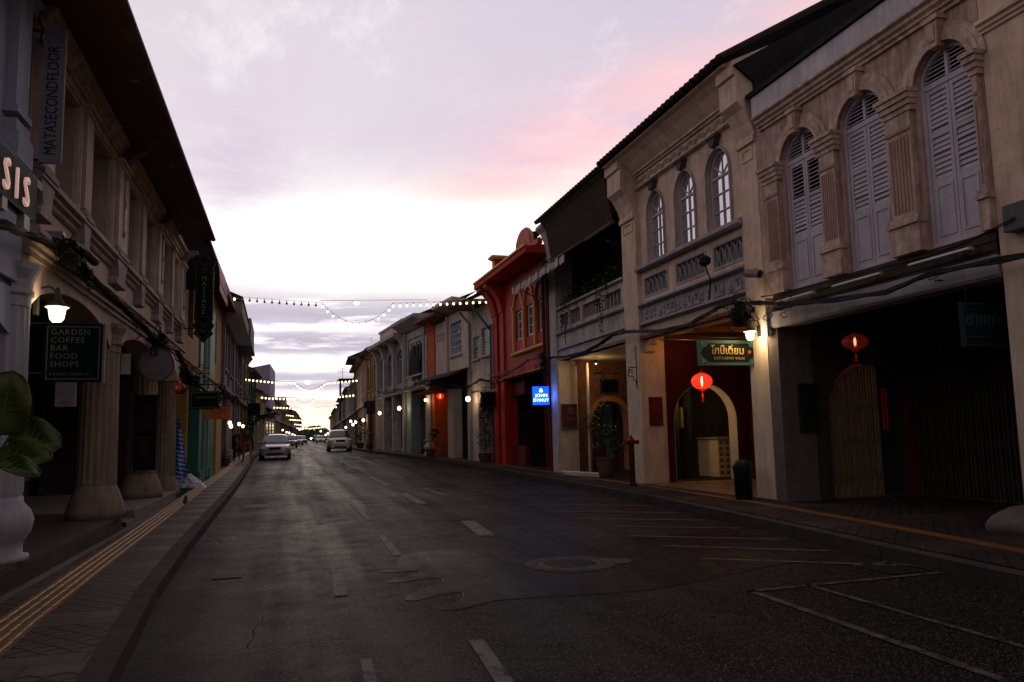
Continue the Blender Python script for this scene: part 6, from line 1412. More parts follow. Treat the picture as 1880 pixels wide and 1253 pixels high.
# ================================================================ PLANTS
rl = random.Random(21)
def leafblob(m, c, R, n, s, rl=rl, flat=.6):
    for i in range(n):
        d = Vector((rl.gauss(0, 1), rl.gauss(0, 1), rl.gauss(0, 1))); d = d.normalized()*rl.uniform(.25, 1)**.5
        p = Vector(c)+Vector((d.x*R[0], d.y*R[1], d.z*R[2])); a = Vector((rl.uniform(-1, 1), rl.uniform(-1, 1), rl.uniform(-flat, flat))).normalized(); b = a.cross(Vector((rl.uniform(-.5, .5), rl.uniform(-.5, .5), 1))).normalized(); k = s*rl.uniform(.6, 1.3)
        m.add([p-a*k, p-b*k*.42, p+a*k*.2-b*k*.38, p+a*k, p+b*k*.42], [(0, 1, 2, 3, 4)])
def potted(label, loc, pot_r, pot_h, lobes, n, s, mat=leafM, potm=None, cat='potted plant', name='potted_plant', group=None, stems=True):
    t = thing(name, label, cat, loc, 0, group); m = MB()
    m.lathe((0, 0, 0), [(pot_r*.72, 0), (pot_r*.9, pot_h*.5), (pot_r, pot_h*.92), (pot_r*1.08, pot_h*.93), (pot_r*1.08, pot_h), (pot_r*.95, pot_h), (pot_r*.9, pot_h*.9)], 18); m.build('pot', potm or M('clay_pot', (.14, .08, .055), dirt=.4, streak=.2), t)
    m = MB()
    for c, R in lobes: m.tube([(0, 0, pot_h*.8), (c[0]*.4, c[1]*.4, (pot_h+c[2])*.5), c], .012, 5, .006)
    m.build('stems', wood, t); m = MB()
    for c, R in lobes: leafblob(m, c, R, n, s)
    m.build('foliage', mat, t, recalc=False); return t
potted('bushy green shrub in a large clay pot before the dark passage arch', (8.75, 21.6, .17), .26, .55, [((-.12, 0, 1.0), (.34, .34, .32)), ((-.2, .1, 1.55), (.26, .28, .32)), ((.0, .1, 1.95), (.16, .2, .22)), ((.35, 0, .85), (.32, .3, .2)), ((.1, -.1, 1.25), (.25, .25, .25))], 190, .055, M('shrub_leaves', (.05, .11, .025), rough=.4, dirt=.4, streak=0))
potted('low dark bush in a pot beside the flared white column', (6.95, 40.6, zg(40)+.15), .26, .4, [((0, 0, .85), (.45, .5, .4)), ((.2, 0, 1.2), (.25, .3, .25))], 160, .08)
potted('tall narrow dark hedge plant in front of the plain white house', (8.05, 33.4, zg(33)+.13), .3, .4, [((0, 0, 1.0), (.3, .6, .5)), ((0, .1, 1.9), (.28, .6, .6)), ((0, 0, 2.5), (.2, .4, .3))], 260, .07)
potted('small weedy plant in a pot at the foot of the ochre house on the right', (5.35, 56, zg(56)+.15), .25, .4, [((0, 0, 1.0), (.35, .4, .5))], 120, .1)
potted('palm like bush by the pale lilac house far right', (5.35, 63.5, .57), .3, .4, [((0, 0, 1.2), (.5, .5, .6)), ((.1, 0, 2.0), (.4, .5, .4))], 120, .13)
potted('leafy pot plant farther along the right pavement', (5.75, 69, .57), .3, .4, [((0, 0, 1.0), (.5, .6, .5))], 100, .14)
potted('dark clump of plants by the orange pier on the left', (-2.75, 37.5, zg(37)+.13), .3, .35, [((0, 0, .5), (.35, .5, .35))], 120, .08)
potted('hanging leafy plant over the pavement behind the walking people', tuple(at(478, 770, 60)), .3, .3, [((0, 0, .1), (.8, .8, .5)), ((-.7, 0, -.3), (.5, .6, .4)), ((.6, 0, .3), (.5, .6, .3))], 150, .13, name='hanging_plant')
# pale planter beyond
t = thing('planter_box', 'pale square planter on the left pavement before the walking people', 'planter', (-2.95, 41, zg(41)+.12)); m = MB(); m.poly([rect(-.3, .35, -.3, .3), rect(-.25, .3, -.25, .25)], 'z', 0, .62); m.box(-.25, .3, -.25, .25, .4, .5); m.build('box', M('pale_planter', (.40, .34, .36)), t, bevel=.02)
# balcony greenery: creepers trailing over the rail
t = thing('creeper_plant', 'trailing green creepers spilling over the open balcony rail', 'plant', (8.35, 22, 5.45)); m = MB(); st = MB()
for (y, L) in [(1.35, 1.3), (1.2, .9), (1.55, .7), (.9, .5), (-1.6, 1.35), (-1.75, .9), (-1.4, .6), (-2.1, .45), (.3, .3), (1.7, 1.0)]:
    x0 = -.06; q = [(.2, y, .1), (x0, y, .12), (x0-.04, y+.03, -.3*L), (x0-.02, y-.04, -.7*L), (x0-.03, y, -L)]; st.tube(q, .006, 4)
    for i in range(int(44*L)): k = rl.random()*L; leafblob(m, (x0-.04, y+rl.uniform(-.07, .07)*(1.2-k/L), .05-k), (.05, .07, .04), 1, .058)
for (y, z, r) in [(1.7, .15, .35), (1.0, .25, .3), (.2, .15, .3), (-.6, .3, .45), (-1.6, .35, .45), (-2.2, .2, .3)]: leafblob(m, (.25, y, z), (.22, r, .28), 170, .065)
st.build('vines', wood, t); m.build('foliage', M('creeper_leaves', (.07, .13, .04), rough=.5, dirt=.4, streak=0), t, recalc=False)
t = thing('creeper_plant', 'climbing plant and pale pipe beside the cream pier of the brick passage', 'plant', (9.2, 24.0, .2)); m = MB(); m.tube([(0, 0, 0), (0, 0, 3.45)], .05, 8); m.build('pipe', creamW, t); m = MB(); leafblob(m, (-.02, 0, 1.5), (.12, .1, .4), 160, .045); m.build('foliage', leafM, t, recalc=False)
# big-leaved plant at the left edge
t = thing('potted_plant', 'large leaved plant at the left edge in front of the pale column', 'potted plant', (-2.32, 6.2, .35)); m = MB(); m.lathe((0, 0, 0), [(.17, 0), (.21, .25), (.24, .42), (.26, .43), (.26, .48), (.22, .48), (.2, .4)], 20); m.build('pot', M('white_pot', (.45, .42, .42)), t)
def big_leaf(base, tip, w, curl, mat, nrm=Vector((0, -1, .3)), fold=.06):
    m = MB(); base, tip = Vector(base), Vector(tip); d = tip-base; L = d.length; d.normalize(); s = d.cross(nrm).normalized(); n = s.cross(d).normalized(); vs = []; N = 22; K = 8
    for i in range(N+1):
        k = i/N; ww = w*max(.02, math.sqrt(max(0, 1-abs(2*k**.82-1)**2.2)))*(1-.12*k)*(1+.02*math.sin(23*k))
        for j in range(-K, K+1):
            q = j/K; u = base+d*L*k+s*ww*q+n*(fold*abs(q)*math.sin(PI*k)*1.2-curl*k*k+.012*math.sin(9*k+4*abs(q)))
            vs.append(u)
    c = 2*K+1; m.add(vs, [(i*c+j, i*c+j+1, (i+1)*c+j+1, (i+1)*c+j) for i in range(N) for j in range(2*K)]); o = m.build('leaf', mat, t, smooth=True, recalc=False)
    so_ = o.modifiers.new('solid', 'SOLIDIFY'); so_.thickness = .0012
    v = MB(); v.tube([base+d*L*k+n*(.004-curl*k*k) for k in [i/8 for i in range(9)]], .005, 5, .001)
    for i in range(1, 7):
        for q in (-1, 1): k = i/8+.02; p = base+d*L*k+n*(.005-curl*k*k); v.tube([p, p+s*w*.5*q*math.sin(PI*k)+d*L*.06+n*fold*.5, p+s*w*.85*q*math.sin(PI*k)+d*L*.12+n*fold*.85], .0022, 4, .0008)
    v.build('veins', M('leaf_veins', (.20, .24, .08), streak=0, bump=0), o)
def leafmat(name, c1, c2):
    m, tt, p = nt(name); v = coords(tt); a = noise(tt, v, 9, 5, .7); lk(tt, mixc(tt, mapr(tt, a, .35, .65), c1, c2), p.inputs['Base Color']); p.inputs['Roughness'].default_value = .5; p.inputs['Specular IOR Level'].default_value = .25; b = nd(tt, 'ShaderNodeBump', i_Strength=.25, i_Distance=.01); lk(tt, noise(tt, v, 40, 3), b.inputs['Height']); lk(tt, b.outputs[0], p.inputs['Normal']); return m
bl = leafmat('broad_leaf', (.035, .058, .013), (.085, .105, .022)); bl2 = leafmat('broad_leaf_dark', (.028, .05, .010), (.055, .08, .018))
W = lambda x, y, Y: at(x, y, Y)-Vector((-2.32, 6.2, .35))
big_leaf(W(-5, 800, 6.1), W(24, 682, 6.0), .17, .02, bl, Vector((.25, -1, .15)))
big_leaf(W(-12, 800, 6.25), W(-2, 700, 6.2), .13, .02, bl, Vector((-.3, -1, .1)))
big_leaf(W(-25, 845, 6.0), W(92, 838, 5.7), .13, .02, bl, Vector((.1, -.8, .7)), .05)
big_leaf(W(20, 800, 6.2), W(106, 812, 6.1), .14, .06, bl2, Vector((.1, -1, .5)), .06)
big_leaf(W(-20, 850, 5.8), W(70, 866, 5.55), .09, .03, bl2, Vector((0, -.6, .9)), .03)
m = MB()
for x, y in ((-5, 800), (-12, 800), (-25, 845), (20, 800), (-20, 850)): e = W(x, y, 6.1); m.tube([(0, 0, .4), e*.6+Vector((0, 0, .12)), e], .009, 6)
m.build('stalks', M('green_stalk', (.06, .10, .03), streak=0), t)
# ================================================================ STREET OBJECTS
t = thing('litter_bin', 'black round topped litter bin at the cream pier of the coffee house', 'bin', (8.10, 13.3, .16))
t.scale = (.80, .80, .93); m = MB(); m.lathe((0, 0, 0), [(.17, 0), (.20, .03), (.215, .55), (.225, .62), (.225, .66), (.19, .73), (.12, .775), (.02, .785)], 20); m.build('body', M('black_plastic', (.012, .012, .013), rough=.35, streak=.2), t, smooth=True, bevel=0); m = MB(); m.tube([(.222*math.cos(a), .222*math.sin(a), .62) for a in [2*PI*i/20 for i in range(21)]], .012, 6); m.build('rim', black, t); m = MB(); m.box(-.1, .1, -.226, -.19, .6, .66); m.build('flap', iron, t)
t = thing('fire_hydrant', 'slim dark red hydrant post with a two headed cap on the right pavement', 'hydrant', (7.95, 17.95, .16)); hr = M('hydrant_red', (.16, .02, .02), rough=.45, dirt=.3); m = MB(); m.lathe((0, 0, 0), [(.11, 0), (.11, .03), (.075, .05), (.07, .95), (.085, .97)], 14); m.build('post', M('hydrant_post', (.05, .018, .018), rough=.5), t); m = MB(); m.ball((0, 0, 1.04), .09, .09, .10, 12, 8); m.tube([(-.17, 0, 1.02), (.17, 0, 1.02)], .045, 10); m.tube([(-.19, 0, 1.02), (-.16, 0, 1.02)], .06, 10); m.tube([(.16, 0, 1.02), (.19, 0, 1.02)], .06, 10); m.lathe((0, 0, 1.12), [(.04, 0), (.03, .06)], 8); m.build('head', hr, t)
t = thing('boulder', 'rounded pale stone lying on the pavement at the lower right edge', 'boulder', (8.75, 7.9, .15)); m = MB(); m.ball((0, 0, .02), .55, .42, .27, 26, 16)
rb = random.Random(2); ph = [rb.uniform(0, 6) for _ in range(6)]
m.v = [(x*(1+.08*math.sin(3*y*4+ph[0])+.05*math.sin(11*z+ph[1])), y*(1+.07*math.sin(5*x+ph[2])), z*(1+.08*math.sin(6*x+ph[3])+.05*math.sin(9*y+ph[4]))) for x, y, z in m.v]; m.build('stone', M('pale_stone', (.15, .115, .12), dirt=.4, sc=8, streak=0, bump=.8, bsc=30), t, smooth=True)
# things lying at the foot of the cream pier
t = thing('plastic_pipe', 'short pale pipe lying on the ground against the cream pier', 'pipe', (8.45, 23.2, .21)); m = MB(); m.tube([(-.1, 1.0, 0), (.35, -1.0, 0)], .045, 10); m.build('tube', creamW, t)
t = thing('paving_board', 'thin pale board on the pavement below the lying pipe', 'board', (8.3, 22.6, .16)); m = MB(); m.poly([(-.05, 1.2), (.08, 1.2), (.42, -.9), (.25, -.9)], 'z', 0, .02); m.build('board', creamW, t)
# grass mat + cloth + trolley left
t = thing('grass_mat', 'strip of green artificial grass at the foot of the fourth tan column', 'mat', (-2.85, 22.2, .128)); m = MB(); m.poly([(-.35, 4.5), (.05, 4.6), (.42, -1.8), (-.4, -1.8)], 'z', 0, .012); m.build('backing', M('mat_green', (.03, .09, .02), streak=0), t)
m = MB()
for i in range(5200): x = rl.uniform(-.35, .38); y = rl.uniform(-1.75, 4.4); h = rl.uniform(.02, .05); a = rl.uniform(0, 6); m.add([(x, y, .012), (x+.012*math.cos(a), y+.012*math.sin(a), .012), (x+rl.uniform(-.02, .02), y+rl.uniform(-.02, .02), .012+h)], [(0, 1, 2)])
o = m.build('blades', M('fake_grass', (.04, .13, .02), streak=0), t, recalc=False); o['kind'] = 'stuff'
t = thing('striped_cloth', 'blue and white striped sheet leaning from the yellow wall to a crumpled heap', 'cloth', (-3.02, 24.6, .14))
t.scale = (.93,)*3
def stripes():
    m, tt, p = nt('blue_stripe_sheet'); v = coords(tt); sp = tt.nodes.new('ShaderNodeSeparateXYZ'); lk(tt, v, sp.inputs[0]); f = mth(tt, 'FRACT', mth(tt, 'MULTIPLY', mth(tt, 'ADD', sp.outputs[2], mth(tt, 'MULTIPLY', sp.outputs[0], .25)), 8.)); g = mth(tt, 'MULTIPLY', mapr(tt, f, .55, .62), mapr(tt, noise(tt, v, 6), .35, .45)); lk(tt, mixc(tt, g, (.02, .08, .42), (.50, .52, .62)), p.inputs['Base Color']); p.inputs['Roughness'].default_value = .35; return m
bs = stripes(); m = MB(); vs = []; n = 10; N = 24
for j in range(N+1):
    k = j/N; z = 2.02*(1-k)+.05; xc = -.12+.34*k**1.3
    for i in range(n+1): q = i/n-.5; vs.append((xc+q*.34*(1+.25*k), -.25*k+.05*math.sin(8*k+9*q)+.03*math.sin(20*q), z+.02*math.sin(11*q)))
m.add(vs, [(j*(n+1)+i, j*(n+1)+i+1, (j+1)*(n+1)+i+1, (j+1)*(n+1)+i) for j in range(N) for i in range(n)])
o = m.build('sheet', bs, t, smooth=True, recalc=False); o.modifiers.new('solid', 'SOLIDIFY').thickness = .006
m = MB(); vs = []; n = 22
for j in range(n+1):
    for i in range(n+1): x = i/n-.5; y = j/n-.5; r_ = math.hypot(x, y)*2; vs.append((.38+x*.95, -.35+y*1.2, max(0, .40*(1-r_))+.03*(1+math.sin(17*x+5*y)*math.sin(13*y-7*x)+math.sin(31*x)*math.cos(29*y))*(1 if r_ < 1 else .3)))
m.add(vs, [(j*(n+1)+i, j*(n+1)+i+1, (j+1)*(n+1)+i+1, (j+1)*(n+1)+i) for j in range(n) for i in range(n)]); m.build('heap', M('crumpled_foil_sheet', (.42, .44, .55), rough=.3, dirt=.5, sc=7, streak=0), t, recalc=False)
t = thing('trolley', 'thin dark metal trolley frame standing before the yellow wall', 'trolley', (-3.42, 24.4, .13)); m = MB()
for x in (0, .28):
    m.tube([(x, 0, .06), (x, 0, .72)], .014, 5)
    m.tube([(x, .35, .06), (x, 0, .06)], .014, 5)
m.tube([(0, 0, .72), (.28, 0, .72)], .014, 5); m.tube([(0, .35, .06), (.28, .35, .06)], .014, 5); m.box(0, .28, 0, .35, .05, .065); m.build('frame', M('rusty_frame', (.12, .05, .03)), t)
for x in (.0, .28): m = MB(); m.tube([(x-.015, .02, .05), (x+.015, .02, .05)], .05, 10); m.build('wheel', black, t)
# pigeon
t = thing('pigeon', 'small dark pigeon standing on the raised guiding bars of the left pavement', 'pigeon', (-1.97, 17.3, .136)); m = MB(); pg = [((0, -.10, .10), .012), ((0, -.06, .105), .030), ((0, 0, .115), .048), ((0, .06, .14), .045), ((0, .085, .18), .024), ((0, .09, .21), .022), ((0, .115, .213), .008), ((0, .13, .208), .002)]
P = [Vector(a) for a, _ in pg]; vs = []; n = 10
for (c, r_) in pg:
    for i in range(n): a = 2*PI*i/n; vs.append((c[0]+r_*math.cos(a), c[1]+r_*.3*math.sin(a), c[2]+r_*math.sin(a)))
m.add(vs, [(j*n+i, j*n+(i+1) % n, (j+1)*n+(i+1) % n, (j+1)*n+i) for j in range(len(pg)-1) for i in range(n)]); m.poly([(-.02, -.08), (.02, -.08), (.025, -.19), (-.025, -.19)], 'z', .095, .105)
for s in (-1, 1): m.tube([(s*.018, .0, .09), (s*.018, .005, .0), (s*.018, .035, .0)], .004, 4)
m.build('body', M('slate_feathers', (.035, .035, .04), streak=0), t, smooth=True)
# sign pole on the right pavement, aerials, rooftop frame
p = at(681, 831, 50.8); t = thing('sign_pole', 'slim dark pole carrying a small square plate on the right pavement edge', 'pole', (p.x, p.y, zg(50)+.14)); m = MB(); m.tube([(0, 0, 0), (0, 0, 3.1)], .05, 8); m.build('pole', iron, t); m = MB(); m.box(-.28, .28, -.03, .03, 2.35, 3.2); m.build('plate', M('brown_plate', (.07, .04, .03)), t)
def aerial(label, px, py, Y, h, w):
    p = at(px, py, Y); t = thing('tv_aerial', label, 'aerial', tuple(p)); m = MB(); m.tube([(0, 0, 0), (0, 0, h)], w*.02, 4)
    for k in range(4): m.tube([(-w*(.5-.07*k), 0, h*.55+k*h*.12), (w*(.5-.07*k), .1, h*.58+k*h*.12)], w*.014, 4)
    m.build('rods', iron, t)
aerial('spiky TV aerial on the rooftop frame of the grey house on the right', 629, 697, 88, 1.3, 1.1); aerial('small aerial on the roof ridge before the ochre house', 682, 632, 58, .5, .25)
p = at(624, 730, 86); t = thing('roof_frame', 'dark flat roofed rooftop frame with posts standing over the right row', 'roof structure', tuple(p)); m = MB(); m.box(-.1, 1.7, 0, 4, 1.85, 2.0); m.build('slab', wood, t); m = MB(); m.box(-.05, .15, .05, .3, -2.5, 1.849); m.box(1.4, 1.6, .05, .3, -2.5, 1.849); m.build('posts', wood, t); m = MB()
for i in range(7): m.tube([(.2+i*.18, .1, 1.1), (.2+i*.18, .1, 1.849)], .02, 4)
m.tube([(0, .1, 1.1), (1.5, .1, 1.1)], .03, 4); m.build('railing', wood, t)
# ================================================================ CARS
tyre_m = M('tyre_rubber', (.012, .012, .012), streak=0, rough=.8); rim_m = M('alloy_rim', (.35, .35, .36), metal=.8, rough=.35, streak=0)
cgl = GL('car_glass', (.012, .014, .02), .03); lens_m = M('headlight_lens', (.55, .53, .55), rough=.12, streak=0, dirt=.1, bump=0); chrome = M('bright_trim', (.5, .5, .5), metal=.9, rough=.2, streak=0, bump=0)
def carpaint(name, col):
    if name in MATS: return MATS[name]
    m, t, p = nt(name); n = noise(t, coords(t), 3, 5); lk(t, mixc(t, n, col, tuple(c*.8 for c in col)), p.inputs['Base Color']); p.inputs['Roughness'].default_value = .28; p.inputs['Metallic'].default_value = .25; p.inputs['Coat Weight'].default_value = .6; p.inputs['Coat Roughness'].default_value = .06; MATS[name] = m; return m
def loft(m, st, sec):
    n = len(sec(st[0])); vs = []
    for s in st: vs += sec(s)
    fs = [(j*n+i, j*n+(i+1) % n, (j+1)*n+(i+1) % n, (j+1)*n+i) for j in range(len(st)-1) for i in range(n)]
    fs += [tuple(range(n-1, -1, -1)), tuple(range((len(st)-1)*n, len(st)*n))]; m.add(vs, fs)
def car(label, loc, rot, paint, kind='sedan', lights=False, W=.84, group=None, name='parked_car', detail=True, cat='car'):
    t = thing(name, label, cat, loc, rot, group)
    if kind == 'sedan':
        body = [(0, .36, .60, .62), (.06, .28, .68, .72), (.22, .22, .74, .80), (.6, .2, .80, .83), (1.1, .2, .87, .84), (1.5, .2, .90, .84), (3.3, .2, .93, .84), (4.0, .22, .92, .82), (4.2, .3, .86, .76), (4.28, .4, .8, .68)]
        cab = [(1.12, .86, .80, .86), (1.85, 1.32, .62, .90), (2.15, 1.38, .60, .9), (2.9, 1.38, .60, .91), (3.25, 1.30, .60, .92), (3.85, .92, .74, .92)]
    else:
        body = [(0, .36, .66, .66), (.06, .26, .78, .75), (.22, .22, .90, .82), (.5, .2, .98, .84), (.95, .2, 1.02, .85), (3.2, .2, 1.02, .85), (3.75, .24, 1.0, .82), (3.85, .34, .95, .78)]
        cab = [(.72, .98, .80, 1.0), (1.30, 1.48, .66, 1.02), (1.6, 1.56, .64, 1.02), (3.3, 1.56, .64, 1.02), (3.72, 1.42, .62, 1.0), (3.84, 1.0, .72, .98)]
    k = W/.84
    def sec(s):
        y, zb, zt, w = s; w *= k; h = zt-zb
        R = [(0, zb), (w*.8, zb), (w*.95, zb+.06*h), (w*1.0, zb+.3*h), (w*1.0, zb+.62*h), (w*.965, zb+.86*h), (w*.86, zt-.01), (w*.5, zt+.012), (0, zt+.018)]
        return [(x, y, z) for x, z in R]+[(-x, y, z) for x, z in R[-2:0:-1]]
    m = MB(); loft(m, body, sec); bo = m.build('body', paint, t, smooth=True); 
    def csec(s):
        y, zt, w, zb = s; w *= k; wb = (w+.14 if zt > zb+.2 else w)
        wb = min(wb, .80*k); R = [(wb, zb-.03), (wb-.02, zb+.02), (w+.02 if zt > zb+.2 else w, max(zb+.03, zt-.12)), (w-.05, zt-.02), (w*.5, zt+.015), (0, zt+.02)]
        return [(x, y, z) for x, z in R]+[(-x, y, z) for x, z in R[-2::-1]]
    m = MB(); loft(m, cab, csec); m.build('cabin', paint, t, smooth=True)
    # glass
    m = MB(); y0, z0, w0, _ = cab[0]; y1, z1, w1, _ = cab[1]; vs = []
    for j in range(4):
        f = .10+.84*j/3
        for i in range(-3, 4): q = i/3; w = (w0*.93+(w1*.90-w0*.93)*f)*k; vs.append((q*w, y0+(y1-y0)*f+.05*q*q-.035, z0+.03+(z1-z0)*f-.03*q*q+.02))
    m.add(vs, [(j*7+i, j*7+i+1, (j+1)*7+i+1, (j+1)*7+i) for j in range(3) for i in range(6)]); m.build('windscreen', cgl, t, smooth=True, recalc=False)
    ya, yb = cab[0][0]+.25, cab[-1][0]-.3; yc, yd = cab[1][0]+.08, cab[-2][0]-.05; zt = cab[2][1]-.13; zb = cab[0][3]+.05
    for s in (-1, 1):
        ym = (yc+yd)/2
        for q in ([(ya+.12, zb), (yc, zt), (ym-.03, zt), (ym-.03, zb)], [(ym+.03, zb), (ym+.03, zt), (yd, zt), (yb, zb)]):
            m = MB(); m.add([(s*((.80 if z < zt-.1 else .645)*k+.004), y, z) for y, z in q], [(0, 1, 2, 3)]); m.build('side_window', cgl, t, recalc=False)
    zl = body[2][2]
    for s in (-1, 1):
        m = MB(); m.ball((s*.60*k, .10, zl-.13), .17*k, .12, .075, 12, 8); m.build('headlight', EM('headlight_on', (1, .9, .7), 12) if lights else lens_m, t, smooth=True)
    m = MB(); m.box(-.32*k, .32*k, -.03, .05, zl-.19, zl-.07)
    m.build('grille', black, t, bevel=.01); m = MB(); m.box(-.33*k, .33*k, -.035, .05, zl-.068, zl-.045); m.build('grille_trim', chrome, t)
    m = MB(); m.poly([(-.74*k, .12), (-.62*k, -.02), (.62*k, -.02), (.74*k, .12), (.74*k, .2), (-.74*k, .2)], 'z', .24, .44); bp = m.build('bumper', paint, t, bevel=.03); m = MB(); m.box(-.45*k, .45*k, -.03, .0, .27, .36); m.build('air_intake', black, bp)
    m = MB(); m.box(-.2, .2, -.045, -.031, .40, .50); m.build('number_plate', M('plate_white', (.5, .5, .48), streak=0), t)
    for s in (-1, 1):
        m = MB(); m.ball((s*(W+.06), ya+.1, zb+.05), .09, .05, .06, 8, 6); m.build('mirror', paint, t, smooth=True)
        for yy in (.75, body[-1][0]-.8):
            w = thing.__globals__['MB'](); w.tube([(s*(W-.19), yy, .30), (s*(W+.0), yy, .30)], .30, 20); wo = w.build('wheel', tyre_m, t)
            w = MB(); w.tube([(s*(W-.02), yy, .30), (s*(W+.008), yy, .30)], .18, 14); w.build('rim', rim_m, wo)
    return t
silver = carpaint('silver_paint', (.32, .29, .36)); pale = carpaint('pale_gold_paint', (.50, .45, .44)); white_p = carpaint('white_car_paint', (.6, .57, .58)); darkc = carpaint('dark_car_paint', (.04, .04, .05)); bronze = carpaint('bronze_grey_paint', (.22, .19, .18))
g = 'cars parked down the street'
def on(x, y): return (x, y, zg(y))
car('silver lilac saloon parked at the left kerb nearest the camera, facing it', on(-.72, 45.9), 0, silver, group=g)
car('pale cream minivan parked at the right kerb facing the camera', on(3.62, 59.6), 0, pale, 'van', W=.85, group=g)
p = at(531, 818, 88); car('grey bronze car parked behind the silver lilac saloon', on(p.x, 88), 0, bronze, group=g)
p = at(546, 812, 118); car('whitish car third in the left parked row', on(p.x, 118), 0, white_p, group=g)
p = at(554, 812, 138); car('dark car fourth in the left parked row, half hidden', on(p.x, 138), 0, darkc, group=g)
p = at(589.5, 812, 148); car('pale car far behind the cream minivan', on(p.x, 148), 0, white_p, group=g)
p = at(582, 812, 178); car('dark car half hidden behind the pale far car', on(p.x, 178), 0, darkc, 'van', group=g)
p = at(570, 808, 210)
t = thing('motorbike', 'oncoming motorbike with a bright headlight far down the street', 'motorbike', (p.x, 205, zg(205))); m = MB()
for y in (0, 1.25): m.tube([(-.05, y, .3), (.05, y, .3)], .3, 14)
m.build('wheels', tyre_m, t); m = MB(); m.tube([(0, 0, .3), (0, .25, 1.0)], .05, 6); m.tube([(-.32, .25, 1.02), (.32, .25, 1.02)], .025, 6); m.ball((0, .7, .7), .15, .5, .18, 8, 6); m.build('frame', darkc, t)
m = MB(); m.ball((0, -.02, .9), .17, .12, .17, 10, 8); m.build('headlight', EM('bike_light', (1, .85, .6), 30), t)
